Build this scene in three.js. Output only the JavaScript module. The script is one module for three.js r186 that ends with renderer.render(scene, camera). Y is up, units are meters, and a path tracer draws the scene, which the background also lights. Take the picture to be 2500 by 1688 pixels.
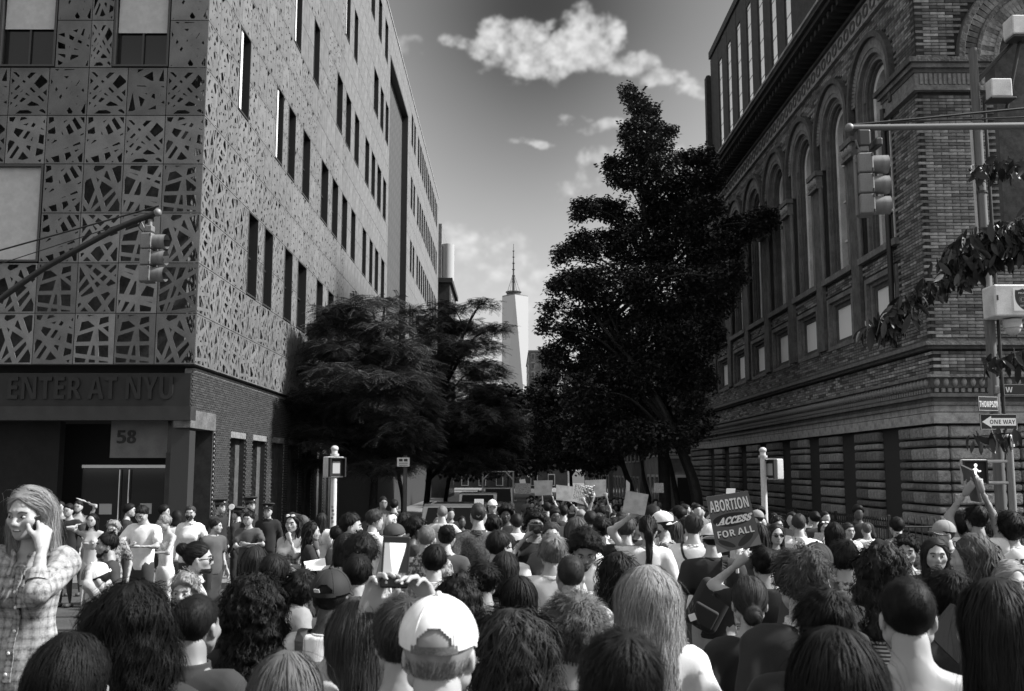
import * as THREE from 'three';
import { mergeGeometries, mergeVertices } from 'three/addons/utils/BufferGeometryUtils.js';
import { RoundedBoxGeometry } from 'three/addons/geometries/RoundedBoxGeometry.js';
import { TextGeometry } from 'three/addons/geometries/TextGeometry.js';
import { FontLoader } from 'three/addons/loaders/FontLoader.js';

// ---------- camera, sky, sun, exposure ----------
const scene = new THREE.Scene();
const W0 = 2500, H0 = 1688, FPX = 2400, CAMY = 2.05;
const PITCH = Math.atan((1150 - 844) / FPX), YAW = -Math.atan(5 / FPX);
const camera = new THREE.PerspectiveCamera(2 * Math.atan(844 / FPX) * 180 / Math.PI, W0 / H0, 0.1, 6000);
camera.rotation.order = 'YXZ';
camera.position.set(0, CAMY, 0);
camera.rotation.set(PITCH, YAW, 0);
camera.focus = 11; camera.userData.fStop = 6.3;
camera.updateMatrixWorld(true);
const renderer = new THREE.WebGLRenderer({ antialias: true });
renderer.toneMapping = THREE.LinearToneMapping;
renderer.toneMappingExposure = 1.75;
renderer.shadowMap.enabled = true;

const SUN_EL = 43 * Math.PI / 180, SUN_AZ = 4 * Math.PI / 180;
const sunDir = new THREE.Vector3(Math.cos(SUN_EL) * Math.cos(SUN_AZ), Math.sin(SUN_EL), Math.cos(SUN_EL) * Math.sin(SUN_AZ));
const sun = new THREE.DirectionalLight(new THREE.Color(1, 1, 1), 5);
sun.name = 'sun';
sun.position.copy(sunDir).multiplyScalar(120).add(new THREE.Vector3(0, 0, -25));
sun.target.position.set(0, 0, -25); scene.add(sun.target); scene.add(sun);
sun.castShadow = true; sun.shadow.radius = 9; sun.shadow.mapSize.set(4096, 4096);
Object.assign(sun.shadow.camera, { left: -70, right: 70, top: 70, bottom: -70, near: 1, far: 320 });

// ---------- random numbers and noise ----------
function rng(seed) { let s = (seed * 2654435761) >>> 0; return () => { s = (s + 0x6d2b79f5) >>> 0; let t = Math.imul(s ^ (s >>> 15), 1 | s); t = (t + Math.imul(t ^ (t >>> 7), 61 | t)) ^ t; return ((t ^ (t >>> 14)) >>> 0) / 4294967296; }; }
const hash3 = (x, y, z) => { let h = Math.imul(x, 374761393) ^ Math.imul(y, 668265263) ^ Math.imul(z, 1274126177); h = Math.imul(h ^ (h >>> 13), 1274126177); return ((h ^ (h >>> 16)) >>> 0) / 4294967296; };
const fade = (t) => t * t * (3 - 2 * t), mix = (a, b, t) => a + (b - a) * t, clamp = THREE.MathUtils.clamp;
const smooth = (a, b, x) => fade(clamp((x - a) / (b - a), 0, 1));
function noise3(x, y, z) {
  const X = Math.floor(x), Y = Math.floor(y), Z = Math.floor(z), u = fade(x - X), v = fade(y - Y), w = fade(z - Z);
  const c = (i, j, k) => hash3(X + i, Y + j, Z + k);
  return mix(mix(mix(c(0, 0, 0), c(1, 0, 0), u), mix(c(0, 1, 0), c(1, 1, 0), u), v), mix(mix(c(0, 0, 1), c(1, 0, 1), u), mix(c(0, 1, 1), c(1, 1, 1), u), v), w) * 2 - 1;
}
function fbm(x, y, z, n = 4) { let a = 0, k = 0.5, f = 1; for (let i = 0; i < n; i++) { a += k * noise3(x * f, y * f, z * f + i * 7.3); k *= 0.5; f *= 2.03; } return a; }

// ---------- a pixel of the photograph as a ray and as a point ----------
const camQ = camera.quaternion.clone();
function ray(px, py) { return new THREE.Vector3((px - 1250) / FPX, -(py - 844) / FPX, -1).applyQuaternion(camQ); }
function at(px, py, d) { const r = ray(px, py); return r.multiplyScalar(d / -r.z).add(camera.position); }
function atX(px, py, X) { const r = ray(px, py); return r.multiplyScalar(X / r.x).add(camera.position); }
// the ground falls gently away from the camera
const GP = [[0, 0], [4, 0], [24, -0.52], [50, -0.9], [400, -1.2], [3000, -2]];
function gyd(d) { for (let i = 1; i < GP.length; i++) if (d <= GP[i][0]) return mix(GP[i - 1][1], GP[i][1], Math.max(0, d - GP[i - 1][0]) / (GP[i][0] - GP[i - 1][0])); return -2; }
const gy = (x, z) => gyd(Math.max(0, -z)) + 0.24 * smooth(-1.72, -1.9, x) * smooth(-6.2, -5.2, z) * smooth(-2.6, -3.4, z);

// ---------- the sky: air and clouds ----------
{
  const W = 4096, H = 2048, data = new Float32Array(W * H * 4), v = new THREE.Vector3(), qi = camQ.clone().invert();
  // cloud bodies as centre and half size in degrees of azimuth (right of straight ahead) and height
  const deg = 180 / Math.PI, pol = (px, py) => { const r = ray(px, py).normalize(); return [Math.atan2(r.x, -r.z) * deg, Math.asin(r.y) * deg]; };
  const B = [];
  const blob = (px, py, rx, ry, k, soft = 1) => { const [a, e] = pol(px, py); B.push([a, e, rx / FPX * deg * 0.98, ry / FPX * deg * 0.84, k, soft]); };
  blob(1250, 85, 75, 45, 1); blob(1190, 110, 60, 28, 0.9); blob(1120, 102, 55, 16, 0.75); blob(1320, 130, 130, 55, 0.95); blob(1440, 75, 80, 60, 1);
  blob(1460, 125, 80, 55, 1); blob(1530, 165, 90, 32, 0.95); blob(1380, 160, 110, 36, 0.9); blob(1600, 185, 60, 22, 0.6); blob(1690, 228, 70, 22, 1); blob(1330, 50, 36, 16, 0.5); blob(1640, 205, 60, 20, 0.7);
  blob(1285, 355, 55, 13, 0.62); blob(1400, 290, 50, 16, 0.5); blob(1460, 315, 60, 18, 0.45); blob(1470, 400, 80, 45, 0.62); blob(1420, 470, 70, 40, 0.4); blob(1660, 380, 60, 30, 0.6); blob(1215, 165, 45, 10, 0.35); blob(1260, 195, 40, 10, 0.28); blob(1355, 200, 30, 10, 0.28);
  blob(1130, 590, 130, 40, 0.6, 1.6); blob(1290, 680, 150, 55, 0.62, 1.6); blob(1340, 730, 120, 55, 0.6, 1.6); blob(990, 110, 60, 30, 0.3); blob(1010, 240, 50, 90, 0.12, 2);
  const cell = 14;
  for (let j = 0; j < H; j++) {
    const el = (j + 0.5) / H * 180 - 90;
    for (let i = 0; i < W; i++) {
      const o = (j * W + i) * 4, u = ((i + 0.5) / W - 0.5) * 2 * Math.PI; // three: u = atan2(z, x) / 2pi + .5
      let L;
      if (el < -1) L = 0.12;
      else {
        const ce = Math.cos(el / deg); v.set(Math.cos(u) * ce, Math.sin(el / deg), Math.sin(u) * ce);
        const az = Math.atan2(v.x, -v.z) * deg;
        const front = smooth(62, 36, Math.abs(az)) * (el < 50 ? smooth(50, 36, el) : 0);
        const inFrame = Math.abs(az) < 34 && el < 34;
        // air: pale at the horizon and to the sides, deep between the clouds high up
        const h = smooth(0, 34, el);
        L = mix(0.62, 0.30, h);
        L *= 1 - 0.80 * Math.exp(-((az - 2) ** 2) / 110 - ((el - 27) ** 2) / 46) - 0.30 * Math.exp(-((az - 1) ** 2) / 60 - ((el - 18.5) ** 2) / 34);
        const toSun = Math.max(0, v.dot(sunDir)); L += 0.35 * toSun ** 6;
        L *= 1 + 0.05 * fbm(az * 0.22, el * 0.3, 3.1, 3);
        L *= 1 - 0.17 * front;
        let c = 0;
        if (inFrame) {
          const wx = fbm(az * 0.5, el * 0.5, 1.7, 6) * 1.9, wy = fbm(az * 0.5, el * 0.5, 9.2, 6) * 1.4;
          for (const b of B) {
            const dx = (az + wx * 0.8 - b[0]) / b[2], dy = (el + wy * 0.6 - b[1]) / b[3];
            const q = dx * dx + dy * dy; if (q > 4) continue;
            c = Math.max(c, b[4] * smooth(1.9 * b[5], 0.2, q));
          }
          const d = fbm(az * 1.2 + 40, el * 1.5, 5.5, 7);
          c = clamp(c * 0.92 + d * 1.1 * smooth(0, 0.5, c) - 0.2, 0, 1); c *= c < 0.5 ? 0.6 + 0.8 * c : 1;
          const shade = 0.82 + 0.20 * fbm(az * 0.9 + 11, el * 1.1 - 0.5, 8.8, 4);
          L = mix(L, 0.66 * shade, clamp(c, 0, 1));
        } else {
          const n = fbm(v.x * 3.1 / (v.y + 0.35), v.z * 3.1 / (v.y + 0.35), 2.2, 4);
          c = smooth(-0.12, 0.3, n) * smooth(-1, 8, el);
          L = mix(L, 0.9, c * 0.85 * (1 - front));
        }
      }
      L *= 0.82;
      data[o] = data[o + 1] = data[o + 2] = L; data[o + 3] = 1;
    }
  }
  const t = new THREE.DataTexture(data, W, H, THREE.RGBAFormat, THREE.FloatType);
  t.mapping = THREE.EquirectangularReflectionMapping; t.magFilter = THREE.LinearFilter; t.minFilter = THREE.LinearFilter; t.needsUpdate = true;
  scene.background = t; scene.environment = t; scene.backgroundIntensity = 1; scene.environmentIntensity = 1;
}

// ---------- materials and textures (all greys: a black-and-white picture) ----------
function noiseTex(size, f, repeat = 1, srgb = false) {
  const d = new Uint8Array(size * size * 4);
  for (let y = 0; y < size; y++) for (let x = 0; x < size; x++) { const v = clamp(f(x / size, y / size) * 255, 0, 255), o = (y * size + x) * 4; d[o] = d[o + 1] = d[o + 2] = v; d[o + 3] = 255; }
  const t = new THREE.DataTexture(d, size, size); t.wrapS = t.wrapT = THREE.RepeatWrapping; t.magFilter = THREE.LinearFilter; t.minFilter = THREE.LinearMipmapLinearFilter; t.repeat.set(repeat, repeat); t.needsUpdate = true;
  if (srgb) t.colorSpace = THREE.SRGBColorSpace;
  return t;
}
// noise that repeats without a seam
const tile = (u, v, f, s, n = 4) => { let a = 0, k = 0.5, fr = f; for (let i = 0; i < n; i++) { const x = u * fr, y = v * fr, X = Math.floor(x), Y = Math.floor(y), c = (p, q) => hash3(((X + p) % fr + fr) % fr, ((Y + q) % fr + fr) % fr, s + i * 13); const uu = fade(x - X), vv = fade(y - Y); a += k * (mix(mix(c(0, 0), c(1, 0), uu), mix(c(0, 1), c(1, 1), uu), vv) * 2 - 1); k *= 0.55; fr *= 2; } return a; };
const TX = {
  stone: noiseTex(512, (u, v) => 0.62 + 0.34 * tile(u, v, 8, 3, 6) + 0.16 * tile(u, v, 64, 5, 2)),
  rough: noiseTex(512, (u, v) => 0.5 + 0.6 * tile(u, v, 16, 21, 5)),
  speck: noiseTex(512, (u, v) => 0.72 + 0.22 * tile(u, v, 4, 31, 5) + 0.22 * tile(u, v, 128, 33, 2)),
  cloth: noiseTex(256, (u, v) => 0.8 + 0.12 * Math.sin(u * 2 * Math.PI * 64) * Math.sin(v * 2 * Math.PI * 64) + 0.12 * tile(u, v, 8, 41, 4)),
  marl: noiseTex(256, (u, v) => 0.55 + 0.55 * tile(u, v, 32, 51, 3)),
  denim: noiseTex(512, (u, v) => 0.5 + 0.75 * tile(u, v, 12, 61, 5) + 0.12 * Math.sin((u + v) * 2 * Math.PI * 90)),
  floral: noiseTex(512, (u, v) => { const t = tile(u, v, 16, 71, 3); return t > 0.05 ? 0.9 : t > -0.12 ? 0.45 : 0.15; }),
  plaid: noiseTex(256, (u, v) => 0.3 + 0.35 * (Math.sin(u * 2 * Math.PI * 8) > 0.3) + 0.3 * (Math.sin(v * 2 * Math.PI * 8) > 0.3)),
  stripe: noiseTex(256, (u, v) => (Math.sin(v * 2 * Math.PI * 16) > 0 ? 0.9 : 0.12)),
  check: noiseTex(512, (u, v) => { const a = Math.sin(u * 2 * Math.PI * 10), b = Math.sin(v * 2 * Math.PI * 10); return 0.5 + 0.11 * (a > 0.1) + 0.13 * (b > 0.1) - 0.13 * (a < -0.8) - 0.15 * (b < -0.8) + 0.3 * tile(u, v, 64, 95, 2) + 0.25 * tile(u, v, 5, 97, 3); }),
  tweed: noiseTex(512, (u, v) => 0.6 + 0.25 * tile(u, v, 64, 91, 3) + 0.3 * tile(u, v, 10, 93, 4) + 0.16 * (Math.sin(v * 2 * Math.PI * 24) > 0.2) + 0.1 * (Math.sin(u * 2 * Math.PI * 24) > 0.4)),
  asphalt: noiseTex(512, (u, v) => 0.6 + 0.3 * tile(u, v, 4, 81, 6) + 0.3 * tile(u, v, 128, 83, 2)),
};
const mats = new Map();
function M(v, rough = 0.85, o = {}) {
  const k = [v, rough, JSON.stringify({ ...o, map: o.map?.uuid, bumpMap: o.bumpMap?.uuid, roughnessMap: o.roughnessMap?.uuid, emissiveMap: o.emissiveMap?.uuid })].join();
  if (!mats.has(k)) {
    const { metal, emis, ...rest } = o;
    const m = new (rest.specularIntensity || rest.transmission || rest.clearcoat || rest.sheen || rest.anisotropy ? THREE.MeshPhysicalMaterial : THREE.MeshStandardMaterial)({ roughness: rough, metalness: metal ?? 0, side: THREE.DoubleSide, ...rest });
    m.color.setRGB(v, v, v);
    if (emis) m.emissive.setRGB(emis, emis, emis);
    mats.set(k, m);
  }
  return mats.get(k);
}
const stoneM = (v, o = {}) => M(v, 0.9, { map: TX.stone, bumpMap: TX.rough, bumpScale: 0.012, ...o });

// ---------- building blocks ----------
function boxUV(g, s = 1) {
  if (!g.attributes.normal) g.computeVertexNormals();
  const p = g.attributes.position, n = g.attributes.normal, uv = new Float32Array(p.count * 2);
  for (let i = 0; i < p.count; i++) {
    const ax = Math.abs(n.getX(i)), ay = Math.abs(n.getY(i)), az = Math.abs(n.getZ(i));
    let a, b; if (ax > ay && ax > az) { a = p.getZ(i); b = p.getY(i); } else if (ay > az) { a = p.getX(i); b = p.getZ(i); } else { a = p.getX(i); b = p.getY(i); }
    uv[i * 2] = a * s; uv[i * 2 + 1] = b * s;
  }
  g.setAttribute('uv', new THREE.BufferAttribute(uv, 2)); return g;
}
const names = new Map();
function numbered(n) { const k = names.get(n) ?? 0; names.set(n, k + 1); return k ? n + '_' + String(k).padStart(3, '0') : n; }
function tag(o, label, category, group, kind) { if (label) o.userData.label = label; if (category) o.userData.category = category; if (group) o.userData.group = group; if (kind) o.userData.kind = kind; return o; }
function thing(name, label, category, p = [0, 0, 0], group) { const o = new THREE.Group(); o.name = numbered(name); o.position.set(...p); scene.add(o); return tag(o, label, category, group); }
function cast(m) { m.castShadow = true; m.receiveShadow = true; return m; }
// a part under a thing; geometry in world coordinates unless local is set
function part(parent, name, g, m, local = false, kind) {
  const o = cast(new THREE.Mesh(g, m)); o.name = name; parent.add(o);
  if (!local) { let q = parent; const off = new THREE.Vector3(); while (q && q !== scene) { off.add(q.position); q = q.parent; } o.position.sub(off); }
  if (kind) o.userData.kind = kind;
  return o;
}
function structure(name, g, m) { const o = cast(new THREE.Mesh(g, m)); o.name = numbered(name); o.userData.kind = 'structure'; scene.add(o); return o; }
function box(x0, x1, y0, y1, z0, z1, s = 1) { const g = new THREE.BoxGeometry(Math.abs(x1 - x0), Math.abs(y1 - y0), Math.abs(z1 - z0)); g.translate((x0 + x1) / 2, (y0 + y1) / 2, (z0 + z1) / 2); return boxUV(g, s); }
function rbox(w, h, d, r = 0.01, seg = 2) { return boxUV(new RoundedBoxGeometry(w, h, d, seg, Math.min(r, w / 2.01, h / 2.01, d / 2.01))); }
const V3 = (x, y, z) => new THREE.Vector3(x, y, z);
function tube(pts, r, seg = 8, n = 0) { const c = new THREE.CatmullRomCurve3(pts.map((p) => Array.isArray(p) ? V3(...p) : p)); return new THREE.TubeGeometry(c, n || Math.max(2, pts.length * 3), r, seg, false); }
function rod(a, b, r0, r1 = r0, seg = 8) { const d = b.clone().sub(a), g = new THREE.CylinderGeometry(r1, r0, d.length(), seg, 1); g.applyQuaternion(new THREE.Quaternion().setFromUnitVectors(V3(0, 1, 0), d.normalize())); g.translate((a.x + b.x) / 2, (a.y + b.y) / 2, (a.z + b.z) / 2); return g; }
function merged(list) { const L = list.filter(Boolean).map((g) => { const h = g.index ? g.toNonIndexed() : g; for (const k of Object.keys(h.attributes)) if (!['position', 'normal', 'uv', 'color'].includes(k)) h.deleteAttribute(k); if (!h.attributes.uv) boxUV(h); return h; }); return mergeGeometries(L); }
function instanced(parent, name, g, m, mats4, colors) {
  const o = cast(new THREE.InstancedMesh(g, m, mats4.length)); o.name = name; o.userData.kind = 'stuff';
  mats4.forEach((x, i) => o.setMatrixAt(i, x)); if (colors) colors.forEach((c, i) => o.setColorAt(i, new THREE.Color().setRGB(c, c, c)));
  let q = parent; while (q && q !== scene) { o.position.sub(q.position); q = q.parent; }
  parent.add(o); return o;
}
const mt = (x, y, z, sx = 1, sy = 1, sz = 1, ry = 0) => new THREE.Matrix4().compose(V3(x, y, z), new THREE.Quaternion().setFromAxisAngle(V3(0, 1, 0), ry), V3(sx, sy, sz));
function canvasTex(w, h, draw) { const c = document.createElement('canvas'); c.width = w; c.height = h; const x = c.getContext('2d'); draw(x, w, h); const t = new THREE.CanvasTexture(c); t.colorSpace = THREE.SRGBColorSpace; t.magFilter = THREE.LinearFilter; t.minFilter = THREE.LinearMipmapLinearFilter; t.anisotropy = 8; return t; }
const font = await new FontLoader().loadAsync('fonts/droid/droid_sans_bold.typeface.json');
// ---------- ground: one sheet to the horizon, pavements with kerbs ----------
{
  const xs = [-3000, -400, -120, -60, -30], zs = [];
  for (let x = -16; x <= 16; x += 0.5) xs.push(x); xs.push(30, 60, 120, 400, 3000);
  for (let z = 60; z > -60; z -= z > -9 && z < 2 ? 0.5 : 2) zs.push(z); zs.push(-60, -80, -110, -160, -240, -400, -800, -1600, -3200);
  const g = new THREE.PlaneGeometry(1, 1, xs.length - 1, zs.length - 1), p = g.attributes.position;
  for (let j = 0; j < zs.length; j++) for (let i = 0; i < xs.length; i++) p.setXYZ(j * xs.length + i, xs[i], gy(xs[i], zs[j]), zs[j]);
  g.computeVertexNormals(); boxUV(g, 0.4);
  structure('road', g, M(0.07, 0.93, { map: TX.asphalt, bumpMap: TX.rough, bumpScale: 0.006 }));
  for (const s of [-1, 1]) {
    const x0 = s * 4.7, x1 = s * (s < 0 ? 30 : 40), Z = [-21.5, -24, -30, -40, -50, -70, -100, -160, -240], G = [];
    for (let i = 0; i + 1 < Z.length; i++) { const b = new THREE.BoxGeometry(Math.abs(x1 - x0), 0.3, Z[i] - Z[i + 1]); b.translate((x0 + x1) / 2, 0, (Z[i] + Z[i + 1]) / 2); const q = b.attributes.position; for (let k = 0; k < q.count; k++) q.setY(k, gyd(-q.getZ(k)) + (q.getY(k) > 0 ? 0.13 : -0.2)); b.computeVertexNormals(); G.push(boxUV(b, 0.5)); }
    structure(s < 0 ? 'pavement' : 'pavement', merged(G), M(0.2, 0.9, { map: TX.speck }));
  }
}
const walk = (x, z) => (Math.abs(x) > 4.7 && z < -21.5 ? 0.13 : 0);   // height of the pavement above the road
// ---------- left: the panelled building on the corner ----------
const LX = -7.74, LZ = -24, ROW = 1.27, PY0 = 4.65, LEND = -104, NROW = 21;
// the holes of a panel: straps crossing at random, the cells between them cut out
function strapCells(w, h, lines, strap, seed, minArea, lean = 90) {
  const R = rng(seed), m = 0.035, B = [[m, m], [w - m, m], [w - m, h - m], [m, h - m]];
    const cut = (P, a, b, c) => { const out = []; for (let i = 0; i < P.length; i++) { const p = P[i], q = P[(i + 1) % P.length], dp = a * p[0] + b * p[1] - c, dq = a * q[0] + b * q[1] - c; if (dp >= 0) out.push(p); if (dp * dq < 0) { const t = dp / (dp - dq); out.push([mix(p[0], q[0], t), mix(p[1], q[1], t)]); } } return out; };
  let cells = [B];
  // three families of straps, unevenly spaced; lean: the sheaf's main direction in degrees
  const fam = [lean + 28 + R() * 14, lean - 30 - R() * 14, lean + 84 + R() * 30];
  fam.forEach((deg, f) => {
    const t = deg * Math.PI / 180, a = -Math.sin(t), b = Math.cos(t), n = f === 2 ? Math.max(1, lines - 3) : lines, ext = 0.62;
    for (let i = 0; i < n; i++) {
      const tw = (R() - 0.5) * 0.75, a2 = a * Math.cos(tw) - b * Math.sin(tw), b2 = a * Math.sin(tw) + b * Math.cos(tw), c = (a2 * w + b2 * h) / 2 + ((i + 0.5 + (R() - 0.5) * 0.9) / n * 2 - 1) * ext, s = strap * (0.75 + 0.5 * R()) / 2, out = [];
      for (const C of cells) for (const sg of [1, -1]) { const K = cut(C, sg * a2, sg * b2, sg * c + s); if (K.length > 2) out.push(K); }
      cells = out;
    }
  });
  const area = (P) => { let A = 0; for (let i = 0; i < P.length; i++) { const p = P[i], q = P[(i + 1) % P.length]; A += p[0] * q[1] - q[0] * p[1]; } return A / 2; };
  return cells.filter((c) => Math.abs(area(c)) > minArea).map((c) => (area(c) < 0 ? c.reverse() : c));
}
function panelGeo(w, h, lines, strap, seed, minArea = 0.0012, lean = 90, depth = 0.022) {
  const s = new THREE.Shape([[0, 0], [w, 0], [w, h], [0, h]].map((p) => new THREE.Vector2(...p)));
  for (const c of strapCells(w, h, lines, strap, seed, minArea, lean)) s.holes.push(new THREE.Path(c.map((p) => new THREE.Vector2(...p)).reverse()));
  const g = new THREE.ExtrudeGeometry(s, { depth, bevelEnabled: false, curveSegments: 1 });
  return boxUV(g, 0.8);
}
{
  const L = thing('academic_building', 'tall corner building clad in perforated metal panels with brick ground floor numbered 58', 'building', [LX, gyd(24), LZ]);
  const panelMF = [0.125, 0.16, 0.205, 0.235].map((v) => M(v, 0.55, { map: TX.speck, metal: 0.1 }));  // one metal in several tones; the darker ones paint shade on the front
  const panelMS = [panelMF[2], panelMF[3], panelMF[2]];   // same metal, but only its lighter tones, painting the sunlit side
  const dark = M(0.018, 0.7), black = M(0.008, 0.25), brickBack = M(0.34, 0.95), frameM = M(0.05, 0.4, { metal: 0.5 }), glassM = M(0.012, 0.06, { metal: 0 }), finM = M(0.8, 0.5);
  const blind = M(0.62, 0.9, { map: TX.cloth });
  const R = rng(5), gap = 0.02;
  const big = [0, 1, 2, 3, 4].map((k) => panelGeo(1 - gap, ROW - gap, 4, 0.104, 100 + k, 0.0012, 90 + 40 * (k % 3 - 1))), med = [0, 1, 2].map((k) => panelGeo(1 - gap, ROW - gap, 5, 0.12, 200 + k, 0.001, 70 + 25 * k)), small = [0, 1, 2].map((k) => panelGeo(1 - gap, ROW - gap, 5, 0.162, 300 + k, 0.0004, 60 + 30 * k));
  const bigS = [0, 1, 2].map((k) => panelGeo(1 - gap, ROW - gap, 6, 0.085, 400 + k, 0.0006)), medS = [0, 1, 2].map((k) => panelGeo(1 - gap, ROW - gap, 7, 0.096, 500 + k, 0.0006)), smallS = [0, 1, 2].map((k) => panelGeo(1 - gap, ROW - gap, 7, 0.122, 600 + k, 0.0003));
  const plain = boxUV(new THREE.BoxGeometry(1 - gap, ROW - gap, 0.022).translate((1 - gap) / 2, (ROW - gap) / 2, 0.011));
  // core volume behind the panels, the roof, the coping
  part(L, 'wall', box(-30, LX - 0.42, PY0 + 0.03, PY0 + NROW * ROW - 0.2, LEND, LZ - 0.42), M(0.1, 0.9, { map: TX.stone }));
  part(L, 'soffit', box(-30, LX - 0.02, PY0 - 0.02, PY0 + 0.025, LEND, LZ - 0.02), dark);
  part(L, 'coping', box(-30, LX + 0.05, PY0 + NROW * ROW + 0.01, PY0 + NROW * ROW + 0.1, LEND, LZ + 0.05), M(0.4, 0.6));
  part(L, 'roof', box(-30, LX - 0.03, PY0 + NROW * ROW - 0.19, PY0 + NROW * ROW + 0.005, LEND, LZ - 0.03), M(0.2, 0.9));
  // a single panel: along x on the front, along z on the side
  function panel(front, u, w, row, geo, m) {
    const o = cast(new THREE.Mesh(geo, m)); o.name = 'panel'; o.scale.x = w;
    if (front) o.position.set(u, PY0 + row * ROW, LZ - 0.022); else { o.rotation.y = Math.PI / 2; o.position.set(LX - 0.022, PY0 + row * ROW, u); }
    o.position.sub(L.position); L.add(o);
  }
  // front facade: five whole columns and more beyond the edge of the picture
  const winF = [[2, 3, -14.6, -11.73], [6, 7, -13.1, -11.62], [6, 7, -10.18, -8.72], [10, 11, -13, -11], [14, 15, -13, -11]];
  const blocked = (row, a, b, list) => list.filter((w) => row >= w[0] && row <= w[1] && b > w[2] + 1e-3 && a < w[3] - 1e-3);
  const far = [];
  for (let row = 0; row < NROW; row++) {
    const cuts = [];
    for (let k = 0; k < 22; k++) {
      let a = LX - 1 - k * 1.0, b = a + 1;
      let segs = [[a, b]];
      for (const w of blocked(row, a, b, winF)) { const n = []; for (const s of segs) { if (w[2] > s[0]) n.push([s[0], Math.min(s[1], w[2])]); if (w[3] < s[1]) n.push([Math.max(s[0], w[3]), s[1]]); } segs = n; }
      for (const s of segs) if (s[1] - s[0] > 0.08) {
        if (k < 8 && row < 9) {
          const q = R(), lo = row < 4 ? 1 : row < 5 ? 0.5 : 0;
          const geo = lo === 1 ? (q < 0.8 ? big[Math.floor(R() * 5)] : med[Math.floor(R() * 3)]) : lo ? med[Math.floor(R() * 3)] : q < 0.5 ? small[Math.floor(R() * 3)] : med[Math.floor(R() * 3)];
          const tone = row === 5 || row > 6 ? [0, 0, 1, 1, 2] : row === 4 ? [1, 1, 2, 1, 0] : [0, 1, 2, 3, 1];  // weighted to darker tones: the shade of the front is put into colour
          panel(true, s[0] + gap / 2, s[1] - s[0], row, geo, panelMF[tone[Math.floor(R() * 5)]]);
        } else far.push(mt(s[0], PY0 + row * ROW, LZ - 0.022, s[1] - s[0], 1, 1));
      }
    }
  }
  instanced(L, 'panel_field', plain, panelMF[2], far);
  // a window box set in the panels
  function windowBox(front, a, b, r0, r1, o = {}) {
    const y0 = PY0 + r0 * ROW + 0.02, y1 = PY0 + (r1 + 1) * ROW - 0.02, W = b - a, H = y1 - y0, d = o.depth ?? 0.26, G = [], f = 0.05;
    const bx = (x0, x1, ya, yb, z0, z1) => { G.push(box(x0, x1, ya, yb, z0, z1)); };
    bx(0, f, 0, H, -d, 0.015); bx(W - f, W, 0, H, -d, 0.015); bx(f, W - f, 0, f, -d, 0.015); bx(f, W - f, H - f, H, -d, 0.015); bx(f, W - f, H * 0.5 - 0.03, H * 0.5 + 0.03, -d, -d + 0.07);
    if (W > 0.9) bx(W * 0.5 - 0.025, W * 0.5 + 0.025, f, H - f, -d, -d + 0.06);
    const win = new THREE.Group(); win.name = 'window';
    if (front) win.position.set(a, y0, LZ); else { win.rotation.y = Math.PI / 2; win.position.set(LX, y0, b); }
    win.position.sub(L.position); L.add(win);
    const add = (n, g, m) => { const x = cast(new THREE.Mesh(g, m)); x.name = n; win.add(x); };
    add('frame', merged(G), frameM); add('pane', box(f, W - f, f, H - f, -d - 0.02, -d + 0.004), glassM);
    if (o.blind) add('blind', box(f + 0.02, W - f - 0.02, H * (1 - o.blind), H - f, -d + 0.072, -d + 0.078), blind);
    if (o.fin) add('fin', box(f, f + 0.36, f, H - f, -0.1, -0.03), finM);
  }
  winF.forEach((w, i) => windowBox(true, w[2] + 0.02, w[3] - 0.02, w[0], w[1], { blind: [0.97, 0.58, 0.62, 0.5, 0.4][i], depth: 0.2 }));
  // street facade: windows by storey as distances from the camera
  const st = [[2, [28.4, 29.5], [30.3, 31.4], [33.1, 34.3], [35.2, 36.7], [38.7, 40.0], [41.2, 42.5], [43.6, 45], [46, 47.3], [49.5, 50.8], [52, 53.3], [55, 56.3]],
    [6, [26.9, 28.0, 1], [31.3, 32.3, 1], [33.1, 34.2], [35.5, 36.8], [39.1, 40.6], [41.6, 43], [44.1, 45.5], [46.7, 48], [50.4, 51.7], [53, 54.2], [55.2, 56.6], [57.9, 59.4]],
    [10, [33.6, 34.7, 1], [37.0, 38.1], [42.2, 43.6], [44.6, 46], [47.2, 48.6], [50.8, 52.2], [53.2, 54.6], [55.6, 57.2], [58.2, 59.6]],
    [14, [44, 45.2, 1], [46.5, 47.6], [53.6, 55.4], [56.4, 57.8], [58.8, 60.2]], [18, [52, 53.4], [55, 56.4], [58, 59.4]]];
  const wins = [];
  for (const [r, ...l] of st) for (const w of l) wins.push([r, r + 1, -w[1], -w[0], w[2]]);
  for (let k = 0; k < 5; k++) for (let i = 0; i < 14; i++) { const z = 74.5 + i * 2.05 + (i > 1 ? 1.2 : 0); if (z < 101) wins.push([2 + 4 * k, 3 + 4 * k, -z - 1.25, -z, 0]); }
  for (const w of wins) windowBox(false, w[2], w[3], w[0], w[1], { fin: w[4] });
  const slot = [-71.5, -60.8];    // the deep bay
  const farS = [];
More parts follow.
